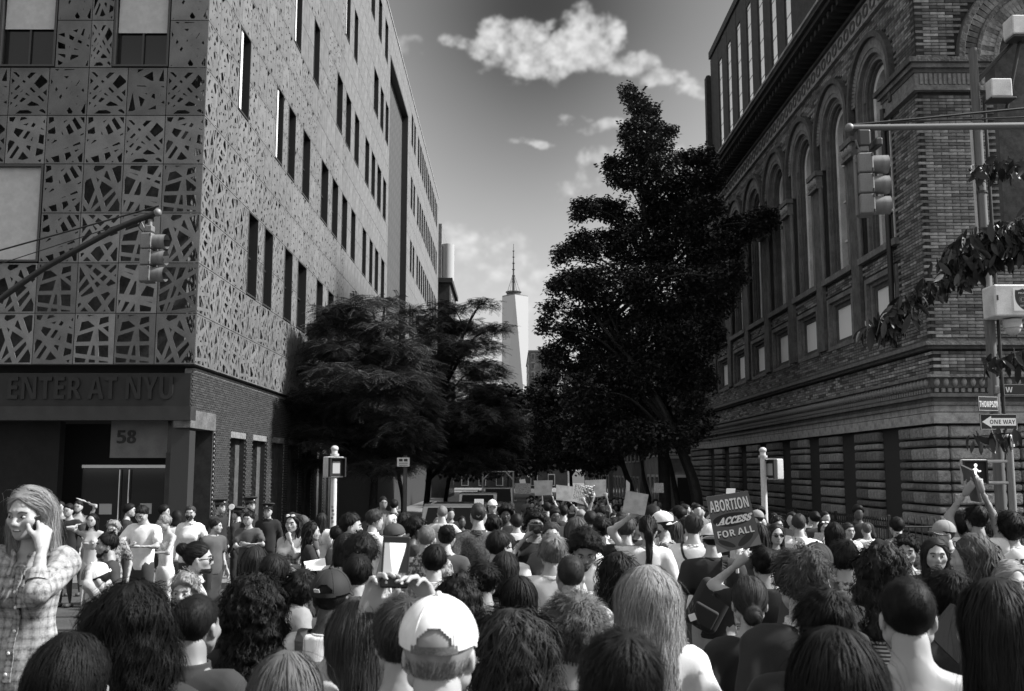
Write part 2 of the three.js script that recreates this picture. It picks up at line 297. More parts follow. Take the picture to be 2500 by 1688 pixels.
  for (let row = 0; row < NROW; row++) for (let k = 0; k < 80; k++) {
    const b = LZ - k, a = b - 1; let segs = [[a, b]];
    const list = blocked(row, a, b, wins); if (row < 19 && a < slot[1] && b > slot[0]) list.push([0, 99, ...slot]);
    for (const w of list) { const n = []; for (const s of segs) { if (w[2] > s[0]) n.push([s[0], Math.min(s[1], w[2])]); if (w[3] < s[1]) n.push([Math.max(s[0], w[3]), s[1]]); } segs = n; }
    for (const s of segs) if (s[1] - s[0] > 0.04) {
      const top = CAMY + 1118 / 2400 * -a * 1.0;
      if (k < 21 && PY0 + row * ROW < top + 1) {
        const q = R(), v = row * 0.9 + k * 0.42 - 2 + q * 3;
        const geo = v < 3.4 ? bigS[Math.floor(R() * 3)] : v < 5.5 ? medS[Math.floor(R() * 3)] : v < 13 ? smallS[Math.floor(R() * 3)] : q < 0.4 ? smallS[Math.floor(R() * 3)] : plain;
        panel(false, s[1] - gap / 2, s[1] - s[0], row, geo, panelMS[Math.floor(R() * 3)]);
      } else farS.push(mt(LX - 0.022, PY0 + row * ROW, s[1] - gap / 2, s[1] - s[0], 1, 1, Math.PI / 2));
    }
  }
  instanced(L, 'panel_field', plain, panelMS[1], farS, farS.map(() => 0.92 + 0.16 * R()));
  // the deep bay: pale back wall in strips, reveal coloured dark for its shade, dark soffit
  for (let i = 0; i < 5; i++) part(L, 'bay_panel', box(LX - 1.3, LX - 1.0, PY0, PY0 + 19 * ROW, slot[1] - 0.02 - (i + 1) * 2.1, slot[1] - 0.06 - i * 2.1), panelMS[2]);
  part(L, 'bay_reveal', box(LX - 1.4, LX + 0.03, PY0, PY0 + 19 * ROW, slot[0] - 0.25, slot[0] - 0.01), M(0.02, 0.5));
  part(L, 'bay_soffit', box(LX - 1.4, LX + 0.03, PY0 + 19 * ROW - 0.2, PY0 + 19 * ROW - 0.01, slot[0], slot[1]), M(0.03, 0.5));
  // ground floor: brick piers with tall windows along the street
  const gy0 = gyd(60) - 0.3, by = 3.12;
  const mortar = []; const pier = [[26.2, 27.75], [29.35, 30.15], [31.85, 32.7], [34.3, 35.1], [36.7, 37.6], [39.2, 40], [41.7, 42.5]];
  const open = []; for (let i = 0; i + 1 < pier.length; i++) open.push([pier[i][1], pier[i + 1][0]]);
  part(L, 'brick_backing', box(LX - 0.4, LX - 0.135, by + 0.02, PY0 - 0.05, -60, LZ - 0.5), brickBack);
  part(L, 'corner_lintel', box(LX - 0.5, LX - 0.08, by - 0.02, by + 0.42, -26.2, LZ - 0.12), stoneM(0.16));
  for (const [a, b] of pier) { part(L, 'pier', box(LX - 0.7, LX - 0.152, gy0, by + 0.03, -b, -a), M(0.05, 0.9, { map: TX.stone })); part(L, 'mortar', box(LX - 0.15, LX - 0.136, gy0, by + 0.02, -b + 0.11, -a - 0.11), brickBack); }
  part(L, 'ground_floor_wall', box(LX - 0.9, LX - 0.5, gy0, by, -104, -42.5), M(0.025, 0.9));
  open.forEach(([a, b], i) => {
    const w = new THREE.Group(); w.name = 'window'; L.add(w); w.position.set(0, 0, 0).sub(L.position);
    const add = (n, g, m) => { const x = cast(new THREE.Mesh(g, m)); x.name = n; w.add(x); };
    add('lintel', box(LX - 0.6, LX - 0.11, by - 0.14, by + 0.03, -b + 0.002, -a - 0.002), stoneM(0.3));
    add('jamb', box(LX - 0.62, LX - 0.3, gy0, by - 0.14, -b + 0.002, -b + 0.42), stoneM(0.1));
    add('pane', box(LX - 0.68, LX - 0.62, gy0, by - 0.15, -b + 0.42, -a - 0.01), glassM);
  });
  part(L, 'stone_pier', box(LX - 0.6, LX - 0.05, gy0, by + 0.1, -45.2, -42.6), stoneM(0.14));
  // bricks: dark, with pale bed joints; the nearest as parts, the others joined
  const bl = 0.2, bh = 0.048, ch = 0.061, bg = boxUV(new THREE.BoxGeometry(0.03, bh, bl - 0.012), 2), bm = [0.045, 0.06, 0.085].map((v) => M(v, 0.85, { map: TX.stone })), cells = [];
  const covered = (y, z) => { if (y > by + 0.03) return true; for (const [a, b] of pier) if (z < -a - 0.08 && z > -b + 0.08) return true; return false; };
  for (let j = 0; gy0 + j * ch < PY0 - 0.1; j++) { const y = gyd(28) + j * ch; if (y > PY0 - 0.12) break; for (let i = 0; i < 92; i++) { const z = LZ - 0.25 - i * bl - (j % 2) * bl / 2; if (covered(y, z) && !(y < by + 0.44 && z > -26.25)) cells.push([y, z]); } }
  cells.sort((p, q) => Math.hypot(p[0] - 3.9, p[1] + 25.2) - Math.hypot(q[0] - 3.9, q[1] + 25.2));
  cells.slice(0, 300).forEach(([y, z]) => { const o = cast(new THREE.Mesh(bg, bm[Math.floor(R() * 3)])); o.name = 'brick'; o.position.set(LX - 0.118, y, z).sub(L.position); L.add(o); });
  instanced(L, 'brick_work', bg, bm[1], cells.slice(300).map(([y, z]) => mt(LX - 0.118, y, z)), cells.slice(300).map(() => 0.7 + 0.7 * R()));
  // front: lettered band, recessed glass entrance
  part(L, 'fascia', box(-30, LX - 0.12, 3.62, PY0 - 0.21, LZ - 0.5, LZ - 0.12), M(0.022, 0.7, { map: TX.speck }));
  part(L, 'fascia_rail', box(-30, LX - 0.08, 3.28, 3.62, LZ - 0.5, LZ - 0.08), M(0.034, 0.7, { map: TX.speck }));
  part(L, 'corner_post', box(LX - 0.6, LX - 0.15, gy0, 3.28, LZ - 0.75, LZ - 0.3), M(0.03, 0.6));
  const txt = new TextGeometry('ENTER AT NYU', { font, size: 0.55, depth: 0.05, curveSegments: 4, bevelEnabled: false }); txt.computeBoundingBox();
  const bb = txt.boundingBox; txt.translate(-bb.min.x, -bb.min.y, 0); const tw = bb.max.x - bb.min.x; txt.scale(4.05 / tw, 1, 1); txt.translate(-12.33, 3.79, LZ - 0.118);
  part(L, 'lettering', txt, M(0.01, 0.6));
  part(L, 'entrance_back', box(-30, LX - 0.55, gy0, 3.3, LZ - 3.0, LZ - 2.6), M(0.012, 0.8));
  part(L, 'side_panel', box(-8.62, -7.98, gy0, 2.5, LZ - 0.9, LZ - 0.78), M(0.05, 0.7, { map: TX.speck }));
  part(L, 'brick_side', box(-16, -11.4, gy0, 3.3, LZ - 1.3, LZ - 1.0), M(0.012, 0.9, { map: TX.stone }));
  const tr = new THREE.Group(); tr.name = 'entrance'; L.add(tr); tr.position.set(0, 0, 0).sub(L.position);
  const E = (n, g, m) => { const x = cast(new THREE.Mesh(g, m)); x.name = n; tr.add(x); };
  const ez = LZ - 1.5, exA = at(270, 1060, 25.5).x, exB = at(409, 1060, 25.5).x, exC = at(435, 1060, 25.5).x, exL = at(205, 1060, 25.5).x;
  E('transom_pane', box(exA, exB, 2.38, 3.36, ez - 0.03, ez), M(0.17, 0.35, { map: TX.speck }));  // pale colour of this and the side pane stands in for glass reflection
  E('side_pane', box(exB + 0.13, exC, 2.5, 3.36, ez - 0.03, ez), M(0.17, 0.35, { map: TX.speck }));
  E('mullion', box(exB + 0.02, exB + 0.12, gy0, 3.4, ez - 0.08, ez + 0.05), black);
  E('door_rail', box(exL, exB, 2.12, 2.2, ez - 0.04, ez + 0.03), M(0.5, 0.35, { metal: 0.6 }));
  E('door_pane', box(exL, exC, gy0, 2.1, ez - 0.05, ez - 0.03), glassM);
  for (const px of [292, 315]) { const p = at(px, 1200, 25.5); E('pull_handle', rod(V3(p.x, -0.2, ez + 0.06), V3(p.x, 2.08, ez + 0.06), 0.016), M(0.7, 0.3, { metal: 0.8 })); }
  for (const [a, b, c, d] of [[236, 268, 1231, 1257], [336, 366, 1230, 1256]]) { const p = at(a, d, 25.4), q = at(b, c, 25.4); E('notice', box(p.x, q.x, p.y, q.y, ez - 0.028, ez - 0.02), M(0.35, 0.9)); }
  const n58 = new TextGeometry('58', { font, size: 0.34, depth: 0.02, curveSegments: 5, bevelEnabled: false }); const p58 = at(283, 1083, 25.5); n58.translate(p58.x, p58.y, ez + 0.005); E('house_number', n58, M(0.008, 0.5));
}
// ---------- right: the brick hall with round arches ----------
const RX = 10.4, RZ = -24, REND = -56.5, BAY = (k) => -27.05 - 3.41 * k, NB = 8;
{
  const R = rng(77), Q = thing('brick_hall', 'old brick hall with round arched windows over a banded stone base', 'building', [RX, gyd(24), RZ]);
  const bk = M(0.045, 0.95, { map: TX.stone }), bm = [0.15, 0.22, 0.3, 0.42].map((v) => M(v, 0.9, { map: TX.stone, bumpMap: TX.rough, bumpScale: 0.004 })), trim = stoneM(0.24), trimD = stoneM(0.12), trimL = stoneM(0.42), glass = M(0.012, 0.08), white = M(0.85, 0.6, { map: TX.speck }), blind = M(0.88, 0.35), iron = M(0.012, 0.5);
  const Y0 = 5.2, Y1 = 15.0, x = (d) => RX + d;      // d: depth behind the street face
  const g0 = gyd(60) - 0.2;
  // street wall with its openings: drawn in (distance from the corner, height)
  const u = (z) => RZ - z, S = new THREE.Shape([[0, Y0], [u(REND), Y0], [u(REND), Y1 + 1], [0, Y1 + 1]].map((p) => new THREE.Vector2(...p)));
  const CY = 12.85, rO = 1.66, rH = 1.2;
  for (let k = 0; k < NB; k++) {
    const c = u(BAY(k));
    const h = new THREE.Path(); h.moveTo(c - rH, 8.22); h.lineTo(c - rH, CY); h.absarc(c, CY, rH, Math.PI, 0, true); h.lineTo(c + rH, 8.22); h.lineTo(c - rH, 8.22); S.holes.push(h);
    const s = new THREE.Path([[c - 1.2, 5.95], [c - 1.2, 7.5], [c + 1.2, 7.5], [c + 1.2, 5.95]].map((p) => new THREE.Vector2(...p))); S.holes.push(s);
  }
  const toSide = (g) => { g.rotateY(Math.PI / 2); g.translate(RX, 0, RZ); return g; };   // local (u, y, out) -> world: u runs away from the camera, out points to the street
  const side = (g) => { const p = g.attributes.position, n = g.attributes.normal; for (let i = 0; i < p.count; i++) { const a = p.getX(i), b = p.getY(i), c = p.getZ(i); p.setXYZ(i, RX - c, b, RZ - a); if (n) { const d = n.getX(i), e = n.getY(i), f = n.getZ(i); n.setXYZ(i, -f, e, -d); } } if (g.index) { const a = g.index.array; for (let i = 0; i < a.length; i += 3) { const t = a[i]; a[i] = a[i + 1]; a[i + 1] = t; } } else for (const at of Object.values(g.attributes)) { const a = at.array, k = at.itemSize; for (let i = 0; i < at.count; i += 3) for (let c = 0; c < k; c++) { const t = a[i * k + c]; a[i * k + c] = a[(i + 1) * k + c]; a[(i + 1) * k + c] = t; } } return boxUV(g, 0.7); };
  const ex = (s, d, o = 0) => new THREE.ExtrudeGeometry(s, { depth: d, bevelEnabled: false, curveSegments: 14 }).translate(0, 0, o);
  part(Q, 'wall', side(ex(S, 0.6, -0.615)), bk);
  part(Q, 'inner_wall', box(RX + 1.3, RX + 1.6, g0, 16, REND, RZ - 0.7), M(0.01, 0.9));
  part(Q, 'end_wall', box(RX + 0.0, 40, g0, 16, REND - 0.4, REND - 0.01), M(0.1, 0.9));
  part(Q, 'roof', box(RX + 0.3, 40, 16.0, 16.25, REND, RZ - 0.3), M(0.05, 0.9));
  // arches: rings that step back into the wall
  const ring = (c, r1, r0, bottom, d, o) => { const s = new THREE.Shape(); s.moveTo(c - r1, bottom); s.lineTo(c - r1, CY); s.absarc(c, CY, r1, Math.PI, 0, true); s.lineTo(c + r1, bottom); s.lineTo(c + r0, bottom); s.lineTo(c + r0, CY); s.absarc(c, CY, r0, 0, Math.PI, false); s.lineTo(c - r0, bottom); s.lineTo(c - r1, bottom); return side(new THREE.ExtrudeGeometry(s, { depth: d, bevelEnabled: true, bevelSize: 0.018, bevelThickness: 0.018, bevelSegments: 2, curveSegments: 22 }).translate(0, 0, o)); };
  const wedge = (c, r0, r1, n, o, d) => { const L = []; for (let i = 0; i < n; i++) { const a = Math.PI * (i + 0.5) / n, b = new THREE.BoxGeometry(r1 - r0, (r0 + r1) / 2 * Math.PI / n * 0.84, d); b.translate((r0 + r1) / 2, 0, 0); b.rotateZ(a); b.translate(c, CY, o); L.push(b); } return side(merged(L)); };
  for (let k = 0; k < NB; k++) {
    const c = u(BAY(k)), z = BAY(k);
    part(Q, 'hood_mould', ring(c, rO, rO - 0.13, 11.95, 0.16, 0), trimD);
    part(Q, 'voussoirs', wedge(c, rH + 0.02, rO - 0.15, 40, 0.01, 0.12), bm[2], false, 'stuff');
    part(Q, 'arch_roll', ring(c, rH + 0.05, rH - 0.1, 11.95, 0.1, -0.07), trim);
    part(Q, 'arch_order', ring(c, rH - 0.1, rH - 0.2, 8.25, 0.3, -0.4), bm[1]);
    part(Q, 'voussoirs', wedge(c, rH - 0.3, rH - 0.2, 34, -0.16, 0.1), bm[2], false, 'stuff');
    part(Q, 'arch_order', ring(c, rH - 0.2, rH - 0.3, 8.25, 0.3, -0.48), bm[0]);
    part(Q, 'arch_order', ring(c, rH - 0.3, rH - 0.38, 8.25, 0.25, -0.5), trimD);
    part(Q, 'window_frame', ring(c, rH - 0.36, rH - 0.54, 8.25, 0.25, -0.6), white);
    const w = new THREE.Group(); w.name = 'arched_window'; w.position.set(0, 0, 0).sub(Q.position); Q.add(w);
    const add = (n, g, m) => { const q = cast(new THREE.Mesh(g, m)); q.name = n; w.add(q); };
    const gs = new THREE.Shape(); gs.moveTo(c - 0.8, 8.25); gs.lineTo(c - 0.8, CY); gs.absarc(c, CY, 0.8, Math.PI, 0, true); gs.lineTo(c + 0.8, 8.25);
    add('pane', side(ex(gs, 0.02, -0.56)), glass);
    add('muntin', box(x(0.44), x(0.5), 8.25, CY + 0.7, z - 0.03, z + 0.03), white);
    for (const y of [9.4, 10.7, 11.9]) add('muntin', box(x(0.45), x(0.49), y - 0.03, y + 0.03, z - 0.72, z + 0.72), white);
    part(Q, 'window_sill', box(x(-0.14), x(1.0), 8.06, 8.24, z - 1.42, z + 1.42), trim);
    // small square window with stepped surround
    const sq = (h, y0, y1, d0, d1, m, n) => { const s = new THREE.Shape([[c - h - 0.16, y0 - 0.12], [c + h + 0.16, y0 - 0.12], [c + h + 0.16, y1 + 0.14], [c - h - 0.16, y1 + 0.14]].map((p) => new THREE.Vector2(...p))); s.holes.push(new THREE.Path([[c - h, y0], [c - h, y1], [c + h, y1], [c + h, y0]].map((p) => new THREE.Vector2(...p)))); part(Q, n, side(ex(s, d1 - d0, -d1)), m); };
    sq(1.04, 6.0, 7.42, -0.05, 0.06, trim, 'surround'); sq(0.9, 6.08, 7.32, 0.065, 0.14, bm[1], 'surround'); sq(0.79, 6.2, 7.19, 0.145, 0.2, trimD, 'surround');
    part(Q, 'window_pane', box(x(0.19), x(0.22), 6.1, 7.3, z - 0.86, z + 0.86), blind);
    // pilaster, capital and grooves between bays
    const zp = z - 1.705;
    part(Q, 'capital', merged([box(x(-0.26), x(0), 11.8, 11.96, zp - 0.5, zp + 0.5), box(x(-0.19), x(0), 11.45, 11.8, zp - 0.42, zp + 0.42), box(x(-0.24), x(0), 11.36, 11.45, zp - 0.46, zp + 0.46)]), trim);
    for (let i = 0; i < 3; i++) part(Q, 'capital_leaf', new THREE.SphereGeometry(0.1, 8, 6).scale(0.9, 1.5, 1).translate(x(-0.2), 11.62, zp - 0.28 + i * 0.28), trimL);
    part(Q, 'pilaster', box(x(-0.11), x(0), 5.95, 11.36, zp - 0.33, zp + 0.33, 0.7), bm[0]);
    part(Q, 'shaft', new THREE.CylinderGeometry(0.08, 0.08, 3.1, 10).translate(x(-0.06), 9.8, zp - 0.43), trim); part(Q, 'shaft', new THREE.CylinderGeometry(0.08, 0.08, 3.1, 10).translate(x(-0.06), 9.8, zp + 0.43), trim);
  }
  // bands and mouldings that run round the corner: profile boxes on both faces
  const XE = 34;
  function band(n, y0, y1, out, m, uvs = 0.8) { part(Q, n, merged([box(RX - out, RX + 0.002, y0, y1, REND, RZ + out, uvs), box(RX + 0.003, XE, y0, y1, RZ - 0.002, RZ + out, uvs)]), m); }
  band('string_course', 5.02, 5.1, 0.16, trimD); band('string_course', 5.1, 5.2, 0.24, trim); band('string_course', 5.2, 5.27, 0.15, trimD);
  band('egg_moulding', 4.31, 4.38, 0.26, trim); band('egg_moulding', 4.06, 4.31, 0.16, trimD); band('dentil_ground', 3.94, 4.06, 0.1, trimD); band('moulding', 3.84, 3.93, 0.14, trim); band('moulding', 3.72, 3.84, 0.06, trimD); band('moulding', 3.64, 3.72, 0.1, trim);
  band('lintel_course', 3.2, 3.46, 0.08, stoneM(0.5)); band('lintel_course', 3.48, 3.63, 0.05, stoneM(0.48));
   band('frieze_line', 14.96, 15.06, 0.12, trimL); band('frieze', 15.06, 15.62, 0.035, stoneM(0.6)); band('frieze_line', 15.62, 15.72, 0.14, trimD);
  { // eggs and dentils
    const e = new THREE.SphereGeometry(0.085, 8, 6).scale(0.8, 1.25, 1), L = [], D = [];
    for (let z = RZ - 0.05; z > REND; z -= 0.22) L.push(mt(RX - 0.16, 4.19, z)); for (let a = RX; a < 20; a += 0.22) L.push(mt(a, 4.19, RZ + 0.16));
    instanced(Q, 'egg_ornament', e, trimL, L);
    for (let z = RZ; z > REND; z -= 0.16) D.push(mt(RX - 0.11, 4.0, z)); for (let a = RX; a < 20; a += 0.16) D.push(mt(a, 4.0, RZ + 0.11));
    instanced(Q, 'dentil', new THREE.BoxGeometry(0.09, 0.1, 0.085), trimL, D);
    const F = []; for (let z = RZ - 0.4; z > REND; z -= 0.55) F.push(mt(RX - 0.04, 15.34, z)); instanced(Q, 'frieze_ornament', new THREE.TorusGeometry(0.17, 0.045, 6, 14).rotateY(Math.PI / 2), stoneM(0.2), F);
    const K = []; for (let z = RZ - 0.2; z > REND; z -= 0.42) K.push(mt(RX - 0.4, 15.83, z)); instanced(Q, 'cornice_bracket', new THREE.BoxGeometry(0.66, 0.2, 0.16), stoneM(0.04), K);
  }
  part(Q, 'cornice', box(RX - 0.86, RX + 1, 15.95, 16.1, REND, RZ + 0.3), stoneM(0.05)); part(Q, 'cornice', box(RX - 0.98, RX + 1, 16.1, 16.24, REND, RZ + 0.42), stoneM(0.06)); part(Q, 'cornice_gutter', box(RX - 1.03, RX + 1, 16.24, 16.33, REND, RZ + 0.5), stoneM(0.42));  // cornice and bracket stone coloured dark for the shade under the overhang
  // front face (towards the square): wall with one great arch
  const FA = 13.9, F = new THREE.Shape([[RX - 0.01, Y0], [XE, Y0], [XE, 16], [RX - 0.01, 16]].map((p) => new THREE.Vector2(...p)));
  { const h = new THREE.Path(); h.moveTo(FA - 1.5, 8.2); h.lineTo(FA - 1.5, 12.45); h.absarc(FA, 12.45, 1.5, Math.PI, 0, true); h.lineTo(FA + 1.5, 8.2); F.holes.push(h); }
  part(Q, 'wall', boxUV(new THREE.ExtrudeGeometry(F, { depth: 0.6, bevelEnabled: false, curveSegments: 20 }).translate(0, 0, RZ - 0.615), 0.7), bk);
  const fring = (r1, r0, d, o) => { const s = new THREE.Shape(); s.absarc(FA, 12.45, r1, 0, Math.PI, false); s.lineTo(FA - r0, 12.45); s.absarc(FA, 12.45, r0, Math.PI, 0, true); s.lineTo(FA + r1, 12.45); return boxUV(new THREE.ExtrudeGeometry(s, { depth: d, bevelEnabled: true, bevelSize: 0.02, bevelThickness: 0.02, bevelSegments: 2, curveSegments: 30 }).translate(0, 0, RZ + o), 0.8); };
  part(Q, 'hood_mould', fring(2.48, 2.34, 0.16, 0), trimD); part(Q, 'arch_roll', fring(2.0, 1.92, 0.12, 0), trimD); part(Q, 'arch_roll', fring(1.54, 1.44, 0.14, -0.06), trim);
  for (const [a, b] of [[2.02, 2.33], [1.56, 1.9]]) for (let i = 0; i < 44; i++) { const t = Math.PI * (i + 0.5) / 44; if (Math.cos(t) > 0.75) continue; const w = box(-(b - a) / 2, (b - a) / 2, -0.066, 0.066, -0.06, 0.06); w.rotateZ(t); w.translate(FA + Math.cos(t) * (a + b) / 2, 12.45 + Math.sin(t) * (a + b) / 2, RZ + 0.03); part(Q, 'voussoir', w, bm[Math.floor(R() * 4)]); }
  part(Q, 'arch_back', box(FA - 1.9, FA + 1.9, 8, 14.2, RZ - 0.9, RZ - 0.65), bm[0]);
  // corner pier with its impost block
  const imp = (n, y0, y1, o, m) => part(Q, n, merged([box(RX - 0.1 - o, RX + 0.01, y0, y1, -26.05 - o, RZ + 0.1 + o), box(RX + 0.012, 12.05 + o, y0, y1, RZ + 0.004, RZ + 0.1 + o)]), m);
  imp('impost', 12.32, 12.45, 0.2, trimD); imp('impost', 12.2, 12.32, 0.12, trim); imp('impost', 12.08, 12.2, 0.05, trimD); imp('impost', 11.62, 11.75, 0.06, trim); imp('impost_frieze', 11.75, 12.08, 0.02, stoneM(0.3));
  for (let i = 0; i < 14; i++) part(Q, 'flute', box(RX + i * 0.12, RX + 0.07 + i * 0.12, 11.78, 12.06, RZ + 0.12, RZ + 0.15), stoneM(0.34));
  part(Q, 'drainpipe', new THREE.CylinderGeometry(0.075, 0.075, 6.6, 10).translate(RX - 0.16, 8.6, -25.95), iron);
  // bricks: long and thin, laid on the mortar
  const bl = 0.4, bh = 0.066, ch = 0.083, jb = boxUV(new THREE.BoxGeometry(bl - 0.015, bh, 0.03), 1), cells = [];
  const hole = (z, y) => { for (let k = 0; k < NB; k++) { const d = Math.abs(z - BAY(k)); if (y > 8 && y < CY && d < rO - 0.05 && (y > 11.9 || d < rH + 0.22)) return true; if (y >= CY && Math.hypot(z - BAY(k), y - CY) < rO + 0.06) return true; if (y > 5.86 && y < 7.6 && d < 1.28) return true; if (Math.abs(z - BAY(k) + 1.705) < 0.52 && y > 5.95 && y < 11.9) return true; } return false; };
  for (let y = 4.44, j = 0; y < 14.93; y += ch, j++) {
    if (y > 4.97 && y < 5.3) continue;
    for (let z = RZ - 0.22 - (j % 2) * bl / 2; z > REND + 0.3; z -= bl) if (!hole(z, y)) cells.push([0, z, y]);
    const pier = y > 5.3 && y < 11.6;
    for (let a = RX + (pier ? 0.1 : 0.2) + (j % 2) * bl / 2; a < 22; a += bl) { if (Math.abs(a - FA) < 1.7 && y > 8.1 && y < 12.45) continue; if (y >= 12.4 && Math.hypot(a - FA, y - 12.45) < 2.62) continue; if (y > 11.55 && y < 12.5 && a < 12.5) continue; cells.push([1, a, y]); }
  }
  cells.sort((p, q) => (p[0] ? Math.hypot(p[1] - 11.2, p[2] - 8.5) : 90) - (q[0] ? Math.hypot(q[1] - 11.2, q[2] - 8.5) : 90));
  const mx = ([f, s, y]) => f ? mt(s, y, RZ - 0.004) : mt(RX + 0.004, y, s, 1, 1, 1, Math.PI / 2);
  const tone = () => { const q = R(); return q < 0.22 ? 0.5 : q < 0.68 ? 1.05 : q < 0.9 ? 1.6 : 2.3; };
  cells.slice(0, 300).forEach((c) => { const o = cast(new THREE.Mesh(jb, bm[Math.floor(R() * 4)])); o.name = 'brick'; o.applyMatrix4(mx(c)); o.position.sub(Q.position); Q.add(o); });
  const rest = cells.slice(300); instanced(Q, 'brick_work', jb, bm[1], rest.map(mx), rest.map((c) => tone() * (c[2] < 5.05 ? 1.55 : 1)));
  // stone base: rounded courses, tall and thin in turn, between deep window openings
  part(Q, 'base_core', box(RX + 0.13, RX + 0.5, g0, 3.2, REND, RZ - 0.14), M(0.03, 0.95));
  part(Q, 'base_core', box(RX + 0.13, XE, g0, 3.2, RZ - 0.5, RZ - 0.13), M(0.03, 0.95));
  part(Q, 'fascia_backing', box(RX + 0.02, RX + 0.6, 3.2, 5.2, REND, RZ - 0.02), bk); part(Q, 'fascia_backing', box(RX + 0.61, XE, 3.2, 5.2, RZ - 0.6, RZ - 0.02), bk);
  const cs = []; for (let y = 3.14; y > -0.95; y -= 0.54) { cs.push([y, 0.285]); cs.push([y - 0.335, 0.16]); }
  const sm = [0.22, 0.3, 0.38, 0.48].map((v) => stoneM(v, { bumpScale: 0.03 })), blocks = new Map();
  const block = (l, h) => { const k = l.toFixed(2) + h; if (!blocks.has(k)) blocks.set(k, rbox(0.34, h, l - 0.008, Math.min(h * 0.36, 0.055), 2)); return blocks.get(k); };
  const put = (l, h, px, y, pz, turn) => { const o = cast(new THREE.Mesh(block(l, h), sm[Math.floor(R() * 4)])); o.name = 'stone_block'; o.position.set(px, y, pz).sub(Q.position); if (turn) o.rotation.y = Math.PI / 2; Q.add(o); };
  for (const [top, h] of cs) {
    for (let k = -1; k < NB; k++) {
      const z0 = k < 0 ? RZ + 0.02 : BAY(k) - 0.74, z1 = k + 1 < NB ? BAY(k + 1) + 0.74 : REND, n = k < 0 ? 3 : 2, l = (z0 - z1) / n;
      for (let i = 0; i < n; i++) put(l, h, RX + 0.13, top - h / 2, z0 - (i + 0.5) * l, false);
    }
    for (let i = 0; i < 3; i++) put(1.7, h, RX + 0.31 + (i + 0.5) * 1.7, top - h / 2, RZ - 0.135, true);
  }
  for (let k = 0; k < NB; k++) {
    part(Q, 'base_window', box(x(0.51), x(0.55), g0, 3.2, BAY(k) - 0.8, BAY(k) + 0.8), M(0.01, 0.3));
    part(Q, 'window_bar', merged([-0.5, -0.25, 0, 0.25, 0.5].map((d) => rod(V3(x(0.42), g0, BAY(k) + d), V3(x(0.42), 3.2, BAY(k) + d), 0.012, 0.012, 6))), iron);
  }
  // gate boards low in the two nearest openings
  part(Q, 'gate_board', box(x(0.2), x(0.25), 0.35, 1.8, BAY(0) - 0.72, BAY(0) + 0.72), M(0.2, 0.7, { map: TX.speck }));
  part(Q, 'notice', box(x(0.18), x(0.2), 1.28, 1.6, BAY(0) - 0.2, BAY(0) + 0.2), M(0.45, 0.8));
  part(Q, 'gate_board', box(x(0.2), x(0.25), 0.5, 1.75, BAY(2) - 0.72, BAY(2) + 0.3), M(0.2, 0.7, { map: TX.speck }));

  // tower rising behind the hall, with tall glazed bays
  const T = thing('brick_tower', 'dark tower rising behind the brick hall with tall pale glazed strips', 'building', [14, gyd(50), -66]);
  const tw = M(0.05, 0.9, { map: TX.stone }), X = 14;
  const zs = [-62.6, -60, -57.4, -54.8, -52.2, -49.6, -47.0]; let prev = -65.6;
  part(T, 'wall', box(X + 0.5, 30, -1, 30.6, -65.6, -41), M(0.04, 0.9));
  for (const zc of [...zs, -41.6]) { const e = zc === -41.6 ? -41 : zc - 0.56; part(T, 'pier', box(X, X + 0.5, 8, 30.5, prev, e), tw); prev = zc + 0.56; }
  for (const zc of zs) {
    part(T, 'spandrel', box(X + 0.015, X + 0.5, 29.3, 30.49, zc - 0.56, zc + 0.56), tw);
    const w = new THREE.Group(); w.name = 'window'; T.add(w); w.position.set(0, 0, 0).sub(T.position);
    const add = (n, g, m) => { const q = cast(new THREE.Mesh(g, m)); q.name = n; w.add(q); };
    for (let y = 8; y < 29.2; y += 1.05) add('pane', box(X + 0.06, X + 0.1, y + 0.03, Math.min(29.3, y + 1.02), zc - 0.52, zc + 0.52), M(0.9, 0.14, { metal: 1 }));
    add('mullion', box(X + 0.03, X + 0.08, 8, 29.3, zc - 0.56, zc - 0.51), M(0.02, 0.5)); add('mullion', box(X + 0.03, X + 0.08, 8, 29.3, zc + 0.51, zc + 0.56), M(0.02, 0.5));
  }
  part(T, 'parapet', box(X - 0.1, 30, 30.6, 31.1, -65.7, -40.9), tw); part(T, 'drainpipe', new THREE.CylinderGeometry(0.16, 0.16, 27, 8).translate(X - 0.1, 16, -65.9), M(0.03, 0.7)); part(T, 'buttress', box(X - 0.3, X + 0.6, 0, 29.4, -66.3, -65.7), tw);
}
